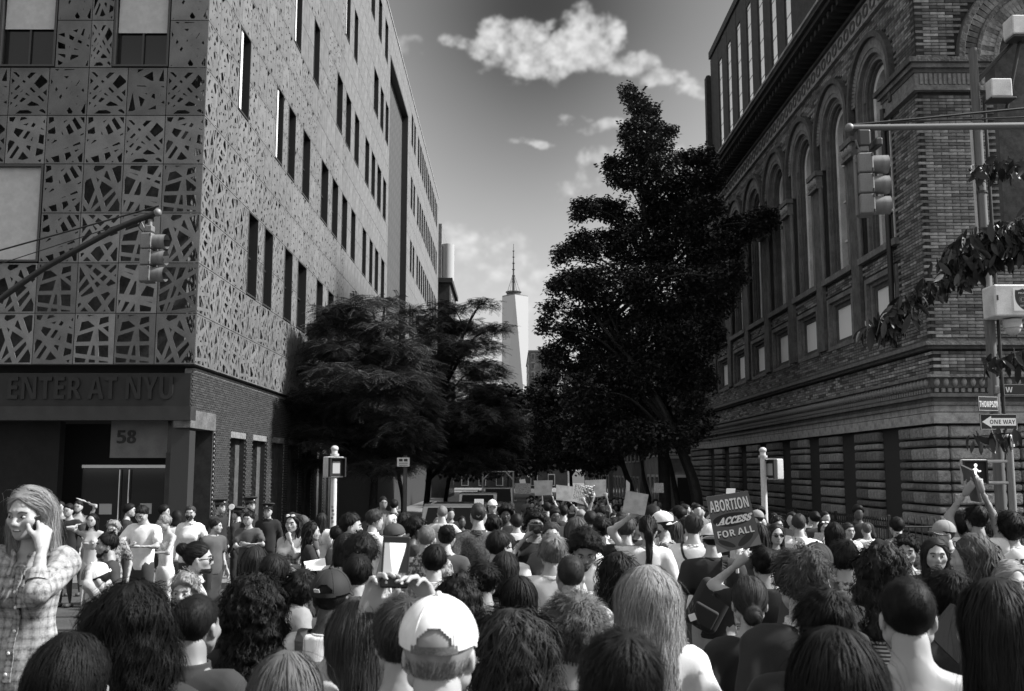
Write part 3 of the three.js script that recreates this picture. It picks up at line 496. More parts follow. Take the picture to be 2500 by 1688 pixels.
// ---------- far: the glass tower, blocks between, houses down the street ----------
{
  const D = 2300, c = at(1258, 1150, D), T = thing('skyscraper', 'very tall glass skyscraper with a bright tapering facet and a mast on its roof', 'skyscraper', [c.x, -2, c.z]);
  const hb = 31, yB = 56, yT = 414, a0 = 0.03, B = [], P = [];
  for (let i = 0; i < 4; i++) { const t = a0 + i * Math.PI / 2 + Math.PI / 4; B.push([Math.cos(t) * hb * 1.414, Math.sin(t) * hb * 1.414]); const s = a0 + i * Math.PI / 2; P.push([Math.cos(s) * hb, Math.sin(s) * hb]); }
  const glass = [M(0.36, 0.3, { metal: 0.25 }), M(0.4, 0.3, { metal: 0.25 }), M(0.3, 0.3, { metal: 0.5 })];
  const tri = (p, q, r) => { const g = new THREE.BufferGeometry(); g.setAttribute('position', new THREE.BufferAttribute(new Float32Array([...p, ...q, ...r]), 3)); g.computeVertexNormals(); return boxUV(g, 0.02); };
  const L = (g, n, m) => { const o = cast(new THREE.Mesh(g, m)); o.name = n; T.add(o); return o; };
  for (let i = 0; i < 4; i++) {
    const b0 = [B[i][0], yB, B[i][1]], b1 = [B[(i + 3) % 4][0], yB, B[(i + 3) % 4][1]], t0 = [P[i][0], yT, P[i][1]], t1 = [P[(i + 1) % 4][0], yT, P[(i + 1) % 4][1]];
    L(tri(b0, t0, t1), 'facet', glass[1]); L(tri(b1, b0, t0), 'facet', glass[0]);
  }
  const base = new THREE.BoxGeometry(hb * 2, yB, hb * 2); base.translate(0, yB / 2, 0); base.rotateY(-a0); L(base, 'podium', glass[2]);
  const roof = new THREE.CylinderGeometry(hb * 0.98, hb, 4, 4); roof.rotateY(Math.PI / 2 - a0); roof.translate(0, yT + 0.5, 0); L(roof, 'roof', M(0.12, 0.8));
  const rg = new THREE.CylinderGeometry(17, 16, 6, 24, 1, true); rg.translate(-4, yT + 7, 0); L(rg, 'ring', M(0.06, 0.7)); const r2 = new THREE.TorusGeometry(18, 1.1, 6, 28).rotateX(Math.PI / 2); r2.translate(-4, yT + 11, 0); L(r2, 'ring', M(0.05, 0.7));
  for (const [y, h, r] of [[yT + 2, 50, 3.2], [yT + 52, 32, 2.0], [yT + 84, 26, 1.3], [yT + 110, 18, 0.7]]) L(new THREE.CylinderGeometry(r * 0.8, r, h, 8).translate(-4, y + h / 2, 0), 'mast', M(0.05, 0.6));
  for (let i = 0; i < 6; i++) L(new THREE.TorusGeometry(3.6 - i * 0.35, 0.9, 5, 12).rotateX(Math.PI / 2).translate(-4, yT + 36 + i * 15, 0), 'mast_ring', M(0.05, 0.6));
  for (let i = 0; i < 4; i++) L(rod(V3(-4 + 17 * Math.cos(i * 1.57 + 0.5), yT + 12, 17 * Math.sin(i * 1.57 + 0.5)), V3(-4, yT + 58, 0), 0.5), 'guy_cable', M(0.05, 0.6));
}
// a plain block with built windows, its front towards the camera and its side to the street
function houseBlock(name, label, x0, x1, h, d0, d1, v, rows, o = {}) {
  const g0 = gyd(d0) - 1, B = thing(name, label, 'building', [(x0 + x1) / 2, gyd(d0), -d0]), wm = M(v, 0.9, { map: TX.stone });
  part(B, 'wall', box(x0, x1, g0, h, -d1, -d0, 0.3), wm);
  part(B, 'cornice', box(x0 - 0.3, x1 + 0.3, h, h + 0.5, -d1, -d0 + 0.3), M(v * 0.6, 0.9));
  const R = rng(d0 * 7 | 0), gl = M(0.02, 0.1), fr = M(o.frame ?? 0.3, 0.7), inner = x0 > 0 ? x0 : x1, s = x0 > 0 ? -1 : 1, fh = (h - g0 - 1) / rows;
  const win = (bx, px) => { const w = new THREE.Group(); w.name = 'window'; B.add(w); w.position.sub(B.position); const a = cast(new THREE.Mesh(bx, fr)); a.name = 'frame'; const b = cast(new THREE.Mesh(px, gl)); b.name = 'pane'; w.add(a, b); };
  for (let r = 0; r < rows; r++) {
    const y = g0 + 1.6 + r * fh;
    for (let z = -d0 - 1.6; z > -d1 + 1; z -= o.pitch ?? 2.6) win(box(inner + s * 0.003, inner + s * 0.09, y - 0.12, y + fh * 0.6, z - 0.62, z + 0.62), box(inner + s * 0.1, inner + s * 0.12, y, y + fh * 0.55, z - 0.5, z + 0.5));
    if (o.front) for (let xx = x0 + 1.2; xx < x1 - 0.6; xx += o.pitch ?? 2.6) win(box(xx - 0.62, xx + 0.62, y - 0.12, y + fh * 0.6, -d0 + 0.003, -d0 + 0.09), box(xx - 0.5, xx + 0.5, y, y + fh * 0.55, -d0 + 0.1, -d0 + 0.12));
  }
  return B;
}
{
  const a = atX(1078, 700, -7.6);
  const b1 = houseBlock('apartment_block', 'dark narrow block with rooftop tank just beyond the end of the panelled building', -14, -6.6, 22.5, 106, 118, 0.05, 6);
  part(b1, 'bulkhead', box(-12.5, -7.6, 23.0, 29.4, -115, -107), M(0.3, 0.9, { map: TX.stone })); part(b1, 'tank', new THREE.CylinderGeometry(0.75, 0.75, 4.2, 12).translate(-7.0, 25.1, -108), M(0.34, 0.8));
  houseBlock('row_house', 'low pale row house half hidden behind the left street trees', -15, -7.9, 12.5, 119, 140, 0.16, 4);
  houseBlock('apartment_block', 'grey block standing close to the right of the skyscraper', 6.5, 16, 42, 330, 380, 0.2, 14, { front: true, pitch: 3.2 });
  houseBlock('town_house', 'low dark building closing the vista at the end of the street', -12, 10, 8.5, 172, 190, 0.035, 3, { front: true, pitch: 3 });
  houseBlock('town_house', 'town house with pale lintels behind the trunk of the great street tree', 10.6, 24, 13, 67, 78, 0.22, 4, { front: true, pitch: 2.2, frame: 0.45 });
  houseBlock('town_house', 'plain darker town house further down behind the right trees', 10.4, 24, 15, 78.5, 100, 0.12, 5);
  houseBlock('town_house', 'brick town house low on the right far down the street', 10.2, 24, 16, 101, 135, 0.1, 5);
}
// ---------- trees: tapered trunk and limbs, leaves as small clusters in uneven clumps ----------
function leafGeo(list) { // list of [x,y,z, length, width, yaw, pitch]
  const P = [], I = [], N = [];
  for (const [x, y, z, l, w, ya, pi] of list) {
    const d = V3(Math.cos(pi) * Math.cos(ya), Math.sin(pi), Math.cos(pi) * Math.sin(ya)), sd = V3(-Math.sin(ya), 0, Math.cos(ya)), b = P.length / 3, up = V3().crossVectors(sd, d);
    const q = (t, s, h) => P.push(x + d.x * l * t + sd.x * w * s + up.x * h, y + d.y * l * t + sd.y * w * s + up.y * h, z + d.z * l * t + sd.z * w * s + up.z * h);
    q(0, 0, 0); q(0.45, 0.5, w * 0.12); q(1, 0, -w * 0.2); q(0.45, -0.5, w * 0.12); I.push(b, b + 1, b + 2, b, b + 2, b + 3);
  }
  const g = new THREE.BufferGeometry(); g.setAttribute('position', new THREE.BufferAttribute(new Float32Array(P), 3)); g.setIndex(I); g.computeVertexNormals(); return boxUV(g);
}
const LR = rng(404);
const clusterBroad = [0, 1, 2].map(() => leafGeo(Array.from({ length: 12 }, () => [(LR() - 0.5) * 0.4, (LR() - 0.5) * 0.34, (LR() - 0.5) * 0.4, 0.1 + LR() * 0.07, 0.075 + LR() * 0.04, LR() * 6.28, -0.9 + LR() * 1.3])));
const clusterFine = [0, 1, 2].map(() => { const L = []; for (let f = 0; f < 4; f++) { const ya = LR() * 6.28, x0 = (LR() - 0.5) * 0.2, y0 = (LR() - 0.5) * 0.12, z0 = (LR() - 0.5) * 0.2; for (let i = 1; i < 9; i++) for (const s of [-1, 1]) { const t = i * 0.036; L.push([x0 + Math.cos(ya) * t, y0 - t * t * 1.1, z0 + Math.sin(ya) * t, 0.055, 0.02, ya + s * 1.15, -0.15]); } } return leafGeo(L); });
const bark = M(0.05, 0.95, { map: TX.stone, bumpMap: TX.rough, bumpScale: 0.03 });
function limb(pts, r0, r1, seg = 7) { // a tapered bent tube
  const c = new THREE.CatmullRomCurve3(pts), n = pts.length * 4, g = new THREE.TubeGeometry(c, n, 1, seg, false), p = g.attributes.position, v = V3(), q = V3();
  for (let i = 0; i <= n; i++) { c.getPointAt(i / n, q); const r = mix(r0, r1, i / n); for (let j = 0; j <= seg; j++) { const k = i * (seg + 1) + j; v.fromBufferAttribute(p, k).sub(q).multiplyScalar(r * (1 + 0.1 * noise3(i * 0.7, j * 1.3, r0 * 50))).add(q); p.setXYZ(k, v.x, v.y, v.z); } }
  g.computeVertexNormals(); return boxUV(g, 1);
}
function tree(name, label, bx, bz, o) {
  const by = gy(bx, bz) + walk(bx, bz), T = thing(name, label, 'tree', [bx, by, bz], o.group), R = rng(o.seed);
  const d = -bz, blobs = o.blobs.map(([px, py, rx, ry]) => { const dd = d + (o.spread ?? 2.6) * (R() - 0.5) * 2, p = at(px, py, dd); return { p, rx: rx / FPX * dd, ry: ry / FPX * dd }; });
  const crownBase = Math.min(...blobs.map((b) => b.p.y)), topB = blobs.reduce((a, b) => (b.p.y > a.p.y ? b : a));
  const sway = (y) => { const t = clamp((y - by) / (topB.p.y - by), 0, 1); return V3(mix(bx, topB.p.x, t * t * 0.9), y, mix(bz, topB.p.z, t * t)); };
  const tr = [0, 0.2, 0.4, 0.6, 0.8, 1].map((t) => sway(mix(by - 0.1, topB.p.y, t)).add(V3((R() - 0.5) * 0.25 * (t > 0 ? 1 : 0), 0, (R() - 0.5) * 0.25)));
  part(T, 'trunk', limb(tr, o.r, 0.03, 9), bark);
  const lim = [];
  for (const b of blobs) { const hgt = clamp(b.p.y - (0.6 + Math.hypot(b.p.x - bx, b.p.z - bz) * 0.45), by + (o.fork ?? 2.4), topB.p.y - 0.2), s = sway(hgt), m = s.clone().lerp(b.p, 0.55).add(V3(0, 0.18 * s.distanceTo(b.p), 0)); lim.push(limb([s, m, b.p.clone()], Math.max(0.025, 0.022 * s.distanceTo(b.p) * (o.limb ?? 1)), 0.012, 5)); for (let i = 0; i < 4; i++) { const e = b.p.clone().add(V3((R() - 0.5) * 2 * b.rx, (R() - 0.5) * 1.6 * b.ry, (R() - 0.5) * 2 * b.rx)); lim.push(limb([b.p.clone(), b.p.clone().lerp(e, 0.5).add(V3(0, 0.06, 0)), e], 0.014, 0.005, 4)); } }
  part(T, 'limbs', merged(lim), bark, false, 'stuff');
  const geos = o.fine ? clusterFine : clusterBroad, M3 = [[], [], []], C3 = [[], [], []], q = new THREE.Quaternion(), e = new THREE.Euler();
  for (const b of blobs) {
    const rz = Math.max(b.rx, b.ry) * 0.95, n = Math.round((o.density ?? 60) * b.rx * b.ry * 3.14 + 6);
    for (let i = 0; i < n; i++) {
      let x, y, z; do { x = R() * 2 - 1; y = R() * 2 - 1; z = R() * 2 - 1; } while (x * x + y * y + z * z > 1);
      const r = Math.sqrt(x * x + y * y + z * z), k = r > 0.02 ? Math.pow(r, 0.45) / r : 1, p = V3(b.p.x + x * k * b.rx, b.p.y + y * k * b.ry, b.p.z + z * k * rz);
      if (noise3(p.x * 1.6, p.y * 1.9, p.z * 1.6) + 0.5 * noise3(p.x * 4, p.y * 4, p.z * 4) < (o.gap ?? -0.25)) continue;
      const s = (0.75 + 0.6 * R()) * (o.scale ?? 1), j = Math.floor(R() * 3); e.set((R() - 0.5) * 0.7, R() * 6.28, (R() - 0.5) * 0.7); q.setFromEuler(e);
      M3[j].push(new THREE.Matrix4().compose(p, q, V3(s, s, s))); C3[j].push(0.6 + 0.9 * R());
    }
  }
  const lm = o.mat ?? M(0.05, 0.6, { transmission: 0.25, thickness: 0 });
  for (let j = 0; j < 3; j++) if (M3[j].length) instanced(T, 'crown', geos[j], lm, M3[j], C3[j]);
  return T;
}
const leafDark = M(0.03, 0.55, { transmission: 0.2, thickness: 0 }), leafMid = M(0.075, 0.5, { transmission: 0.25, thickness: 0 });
const gp = 'trees along the street';
{
  const p = at(1625, 1150, 38);
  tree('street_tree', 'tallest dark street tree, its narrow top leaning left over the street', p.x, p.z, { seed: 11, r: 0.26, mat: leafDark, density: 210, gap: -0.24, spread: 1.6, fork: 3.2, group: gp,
    blobs: [[1530, 222, 16, 11], [1545, 240, 22, 14], [1562, 262, 22, 18], [1578, 286, 24, 20], [1603, 270, 9, 14], [1612, 262, 8, 8], [1550, 262, 14, 10], [1548, 310, 24, 12], [1598, 318, 28, 20], [1628, 326, 16, 12], [1534, 332, 20, 10], [1560, 355, 40, 20], [1612, 356, 30, 20], [1640, 320, 10, 9], [1510, 392, 24, 11], [1552, 396, 50, 18], [1620, 400, 34, 22], [1668, 392, 42, 16], [1712, 384, 34, 18],
      [1492, 402, 20, 12], [1500, 436, 22, 14], [1580, 450, 66, 30], [1655, 450, 55, 34], [1725, 440, 40, 30], [1428, 506, 30, 18], [1470, 512, 48, 20], [1415, 530, 18, 10], [1560, 520, 80, 40], [1650, 530, 70, 46], [1720, 520, 50, 46], [1862, 540, 40, 24], [1800, 560, 50, 30], [1450, 600, 70, 34], [1550, 600, 100, 46], [1660, 610, 90, 56], [1750, 620, 60, 60], [1380, 618, 30, 16], [1362, 636, 14, 9]] });
  const q = at(1700, 1150, 36);
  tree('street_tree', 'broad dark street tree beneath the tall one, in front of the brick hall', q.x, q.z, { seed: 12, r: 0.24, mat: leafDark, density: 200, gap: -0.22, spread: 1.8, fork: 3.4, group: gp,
    blobs: [[1410, 690, 60, 32], [1500, 700, 100, 50], [1620, 710, 100, 60], [1730, 720, 66, 64], [1352, 700, 18, 14], [1365, 760, 44, 30], [1450, 800, 90, 50], [1570, 820, 100, 60], [1690, 820, 76, 60], [1340, 800, 26, 18], [1380, 870, 60, 40], [1480, 910, 90, 55], [1600, 920, 90, 55], [1690, 920, 56, 50], [1780, 680, 40, 40], [1600, 1010, 70, 40], [1500, 1010, 80, 45], [1690, 990, 40, 30], [1560, 1070, 80, 36], [1460, 1080, 80, 40], [1650, 1060, 50, 30], [1420, 960, 60, 44]] });
  const s = at(1545, 1180, 52);
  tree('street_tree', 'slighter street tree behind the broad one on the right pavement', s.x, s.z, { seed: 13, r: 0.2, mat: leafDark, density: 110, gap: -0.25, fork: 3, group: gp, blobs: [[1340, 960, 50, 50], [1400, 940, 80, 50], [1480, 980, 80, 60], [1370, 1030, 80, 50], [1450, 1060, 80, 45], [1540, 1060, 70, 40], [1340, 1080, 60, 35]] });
  const l1 = at(905, 1180, 36);
  tree('locust_tree', 'feathery locust tree spreading in front of the panelled building', l1.x, l1.z, { seed: 21, fine: true, r: 0.17, mat: leafMid, density: 280, gap: -0.24, spread: 2.2, group: gp, scale: 1.45,
    blobs: [[826, 762, 60, 16], [890, 742, 60, 14], [940, 738, 44, 12], [770, 800, 60, 16], [850, 800, 80, 24], [930, 790, 70, 26], [775, 850, 40, 16], [860, 860, 110, 30], [960, 860, 80, 34], [770, 905, 50, 16], [850, 920, 110, 34], [950, 930, 90, 36], [745, 960, 40, 16], [800, 985, 80, 28], [900, 990, 110, 40], [740, 1020, 50, 20], [790, 1050, 70, 22], [880, 1060, 110, 34], [970, 1050, 80, 34], [770, 1090, 50, 14], [900, 1110, 90, 20], [990, 1110, 60, 24], [1010, 980, 60, 50], [720, 1060, 40, 14], [820, 1125, 90, 18], [930, 1140, 80, 16], [1010, 1060, 60, 40], [700, 985, 24, 10], [1020, 900, 50, 30], [880, 1030, 120, 40]] });
  const l2 = at(1035, 1190, 48);
  tree('locust_tree', 'second feathery locust tree, just left of the skyscraper', l2.x, l2.z, { seed: 22, fine: true, r: 0.17, mat: leafMid, density: 150, gap: -0.2, spread: 2.2, group: gp, scale: 1.6,
    blobs: [[1010, 760, 50, 16], [1090, 752, 50, 14], [1180, 742, 44, 12], [1060, 800, 80, 26], [1150, 800, 60, 18], [1215, 800, 30, 9], [1070, 850, 90, 34], [1165, 846, 60, 20], [1080, 910, 100, 40], [1185, 905, 56, 26], [1120, 970, 100, 40], [1200, 970, 50, 30], [1060, 1030, 100, 44], [1150, 1050, 90, 44], [1230, 1030, 50, 40], [1090, 1110, 90, 30], [1180, 1120, 70, 30], [1040, 1090, 90, 40], [1000, 1020, 60, 50], [1230, 1090, 50, 40], [1140, 1120, 90, 30], [1120, 1030, 100, 50]] });
  for (const [px, d, seed, lab, bl] of [[1085, 66, 31, 'small dark tree far down the left pavement', [[1180, 1000, 60, 40], [1230, 980, 46, 30], [1120, 1080, 80, 40], [1200, 1080, 60, 40], [1150, 1140, 80, 24]]], [1400, 80, 32, 'dark tree far down the right pavement', [[1330, 1000, 50, 40], [1380, 1050, 60, 40], [1300, 1060, 50, 40], [1370, 1110, 70, 30], [1450, 1120, 60, 30]]], [1180, 100, 33, 'distant tree closing the view on the left', [[1230, 1060, 50, 44], [1260, 1010, 34, 30], [1210, 1110, 50, 30], [1260, 1110, 40, 34]]], [1310, 110, 34, 'distant tree closing the view below the skyscraper', [[1300, 1000, 40, 40], [1285, 1050, 50, 44], [1330, 1080, 50, 40], [1290, 1120, 50, 30]]], [1240, 150, 35, 'farthest tree in the middle of the vista', [[1250, 1040, 50, 30], [1270, 1090, 60, 40], [1220, 1100, 50, 36], [1250, 1130, 60, 26]]]]) {
    const p2 = at(px, 1190, d); tree('street_tree', lab, p2.x, p2.z, { seed, r: 0.16, mat: leafDark, density: 4200 / d, gap: -0.3, scale: 1 + d / 60, spread: 3, group: gp, blobs: bl });
  }
  for (const [px, d, lab] of [[1660, 44, 'bare dark trunk right of the slim tree'], [1585, 60, 'thin dark trunk far behind the cardboard sign'], [985, 58, 'thin trunk beside the parked cars']]) {
    const b = at(px, 1190, d); tree('street_tree', lab, b.x, b.z, { seed: px, r: 0.17, mat: leafDark, density: 2200 / d, scale: 1.2, group: gp, blobs: [[px - 10, 1050, 60, 40], [px - 60, 1020, 60, 40], [px + 40, 1030, 50, 40]] });
  }
}
// ---------- traffic signals, signs, railings, vehicles ----------
const galv = M(0.26, 0.55, { map: TX.speck, metal: 0.2 }), paleM = M(0.62, 0.6, { map: TX.speck }), blackM = M(0.012, 0.5), darkM = M(0.03, 0.5), whiteM = M(0.8, 0.6, { map: TX.speck });
function signalHead(p, yaw, label, s = 1) {
  const T = thing('traffic_signal', label, 'traffic signal', [p.x, p.y, p.z]); T.rotation.y = yaw; T.scale.setScalar(s); // lamps look along +x
  for (let i = 0; i < 3; i++) { const g = rbox(0.24, 0.335, 0.34, 0.03, 2); g.translate(0, 0.345 * (1 - i), 0); part(T, 'section', g, galv, true); }
  part(T, 'back_spine', merged([rbox(0.04, 1.02, 0.1, 0.01).translate(-0.14, 0, 0), rbox(0.05, 0.06, 0.12, 0.01).translate(-0.13, 0.4, 0)]), galv, true);
  for (let i = 0; i < 3; i++) {
    const pts = []; const g = new THREE.CylinderGeometry(0.15, 0.152, 0.26, 22, 1, true, 0.5, Math.PI * 2 - 1.0); g.rotateY(Math.PI); g.rotateZ(-Math.PI / 2); g.translate(0.25, 0.345 * (1 - i), 0);
    const r = part(T, 'visor', g, galv, true);
    const l = new THREE.CylinderGeometry(0.145, 0.145, 0.02, 20); l.rotateZ(Math.PI / 2); l.translate(0.13, 0.345 * (1 - i), 0); part(T, 'lens', l, M(0.02, 0.2), true);
    part(T, 'hinge', merged([rod(V3(0.1, 0.345 * (1 - i) + 0.1, 0.175), V3(0.1, 0.345 * (1 - i) + 0.15, 0.175), 0.015, 0.015, 6), rod(V3(0.1, 0.345 * (1 - i) - 0.15, 0.175), V3(0.1, 0.345 * (1 - i) - 0.1, 0.175), 0.015, 0.015, 6)]), darkM, true);
  }
  part(T, 'hanger', merged([rod(V3(0, 0.5, 0), V3(0, 0.82, 0), 0.045, 0.045, 10), rbox(0.16, 0.14, 0.16, 0.03).translate(0, 0.62, 0), rod(V3(-0.06, 0.55, 0.05), V3(-0.14, 0.75, 0.1), 0.014, 0.014, 6)]), galv, true);
  return T;
}
{
  // right: arm and head
  const d = 15.7, hd = at(2112, 453, d); signalHead(hd, -0.12, 'grey three-lamp traffic signal hanging from the straight arm before the brick hall');
  const a0 = at(2096, 312, d), a1 = at(2480, 300, d); const A = thing('mast_arm', 'straight grey mast arm reaching in front of the brick arches', 'signal arm', [13.2, gyd(d), -d]);
  const e = V3(13.2, a1.y, -d);
  part(A, 'arm', rod(V3(a0.x - 0.15, a0.y, -d), e, 0.05, 0.075, 14), M(0.17, 0.6, { map: TX.speck })); part(A, 'arm_tip', new THREE.SphereGeometry(0.075, 12, 8).translate(a0.x - 0.15, a0.y, -d), galv);
  part(A, 'bracket', merged([rbox(0.22, 0.3, 0.2, 0.04).translate(hd.x, a0.y - 0.2, -d), rbox(0.12, 0.14, 0.3, 0.03).translate(hd.x + 0.22, a0.y - 0.28, -d)]), darkM);
  part(A, 'post', rod(V3(13.2, gyd(d), -d), V3(13.2, a1.y + 0.8, -d), 0.15, 0.11, 14), galv);
  const w0 = at(2085, 305, d), w1 = at(2470, 240, d), w2 = at(2470, 275, d);
  part(A, 'tie_rod', rod(w0, V3(13.2, w1.y + (13.2 - w1.x) * 0.06, -d), 0.02, 0.02, 6), blackM); part(A, 'tie_rod', rod(V3(w0.x + 0.1, w0.y + 0.02, -d), V3(13.2, w2.y + 0.12, -d), 0.014, 0.014, 6), blackM);
  // left: curved arm and head
  const dl = 20, hl = at(362, 631, dl); signalHead(hl, -0.1, 'pale three-lamp traffic signal at the end of the bent dark arm');
  const B = thing('mast_arm', 'dark bent mast arm rising in front of the panelled building', 'signal arm', [-13.5, gyd(dl), -dl]);
  const pt = (x, y) => at(x, y, dl), c = [V3(-13.5, pt(32, 703).y - 2.2, -dl), pt(-80, 790), pt(32, 707), pt(100, 660), pt(184, 612), pt(290, 556), pt(384, 519)];
  part(B, 'arm', new THREE.TubeGeometry(new THREE.CatmullRomCurve3(c), 40, 0.062, 12), blackM); part(B, 'arm_tip', new THREE.SphereGeometry(0.085, 12, 8).translate(c[6].x, c[6].y, -dl), galv);
  part(B, 'post', rod(V3(-13.5, gyd(dl), -dl), V3(-13.5, c[0].y + 0.3, -dl), 0.14, 0.1, 12), blackM);
  part(B, 'tie_rod', rod(pt(388, 503), pt(-60, 628), 0.018, 0.018, 6), blackM); part(B, 'tie_rod', rod(pt(380, 520), pt(-60, 664), 0.01, 0.01, 6), blackM);
  part(B, 'feed_cable', tube([pt(372, 528), pt(352, 534), pt(338, 552), pt(348, 566)], 0.012, 6), blackM);
}
// pedestrian signals on posts
function pedSignal(px, pyTop, d, label, face, hx, hy, yaw, o = {}) {
  const b = at(px, 1180, d), g = gy(b.x, b.z) + walk(b.x, b.z), t = at(px, pyTop, d).y, T = thing('pedestrian_signal', label, 'pedestrian signal', [b.x, g, b.z]);
  part(T, 'post', rod(V3(b.x, g - 0.05, b.z), V3(b.x, t, b.z), 0.072, 0.066, 14), o.post ?? whiteM);
  part(T, 'post_cap', new THREE.SphereGeometry(0.09, 12, 8).scale(1, 0.8, 1).translate(b.x, t, b.z), paleM); part(T, 'collar', new THREE.CylinderGeometry(0.1, 0.1, 0.05, 14).translate(b.x, t - 0.14, b.z), paleM);
  const h = at(hx, hy, d), H = new THREE.Group(); H.name = 'housing'; H.position.copy(h).sub(T.position); H.rotation.y = yaw; T.add(H);
  const add = (n, gg, m) => { const q = cast(new THREE.Mesh(gg, m)); q.name = n; H.add(q); };
  add('case', rbox(0.44, 0.47, 0.22, 0.03), paleM); add('visor_frame', merged([box(-0.21, -0.18, -0.22, 0.22, 0.11, 0.2), box(0.18, 0.21, -0.22, 0.22, 0.11, 0.2), box(-0.18, 0.18, 0.19, 0.22, 0.11, 0.2)]), blackM); add('screen', box(-0.18, 0.18, -0.2, 0.19, 0.105, 0.118), M(0.008, 0.4));
  if (face) { const s = canvasTex(128, 128, (x) => { x.fillStyle = '#050505'; x.fillRect(0, 0, 128, 128); x.fillStyle = '#fff'; x.strokeStyle = '#fff'; x.lineCap = 'round'; x.lineJoin = 'round'; if (face === 'walk') { x.beginPath(); x.arc(70, 20, 11, 0, 7); x.fill(); x.lineWidth = 19; x.beginPath(); x.moveTo(68, 42); x.lineTo(64, 74); x.stroke(); x.lineWidth = 10; x.beginPath(); x.moveTo(66, 40); x.lineTo(44, 54); x.lineTo(40, 70); x.moveTo(70, 42); x.lineTo(88, 58); x.lineTo(98, 56); x.stroke(); x.lineWidth = 13; x.beginPath(); x.moveTo(62, 74); x.lineTo(50, 96); x.lineTo(38, 116); x.moveTo(66, 74); x.lineTo(80, 94); x.lineTo(84, 118); x.stroke(); } else { x.fillStyle = '#999'; x.fillRect(28, 20, 70, 90); } });
    const q = cast(new THREE.Mesh(new THREE.PlaneGeometry(0.35, 0.38).translate(0, -0.005, 0.122), face === 'walk' ? new THREE.MeshStandardMaterial({ map: s, emissiveMap: s, emissive: new THREE.Color(0.75, 0.75, 0.75), roughness: 0.6 }) : new THREE.MeshStandardMaterial({ map: s, roughness: 0.6 }))); q.name = 'signal_lamp'; H.add(q); }
  const pe = V3(b.x, h.y, b.z); part(T, 'bracket', merged([rod(pe.clone().setY(h.y + 0.2), V3(h.x, h.y + 0.2, h.z), 0.03, 0.03, 8), rod(pe.clone().setY(h.y - 0.2), V3(h.x, h.y - 0.2, h.z), 0.03, 0.03, 8)]), paleM);
  if (o.stickers) for (let i = 0; i < 5; i++) { const y = at(px, 1238 + i * 9, d).y; part(T, 'sticker', new THREE.CylinderGeometry(0.0735, 0.0735, 0.05, 10, 1, true, -0.5 + 0.2 * (i % 3), 0.7).translate(b.x, y, b.z), M(i % 2 ? 0.08 : 0.2, 0.7)); }
  return T;
}
pedSignal(815, 1096, 22.5, 'pedestrian signal on a pale post with stickers near the brick corner', 'dim', 814, 1141, 0.75, { stickers: true });
pedSignal(1865, 1100, 22.5, 'pedestrian signal on a white post in front of the banded stone base', 'dim', 1888, 1146, -1.0, {});
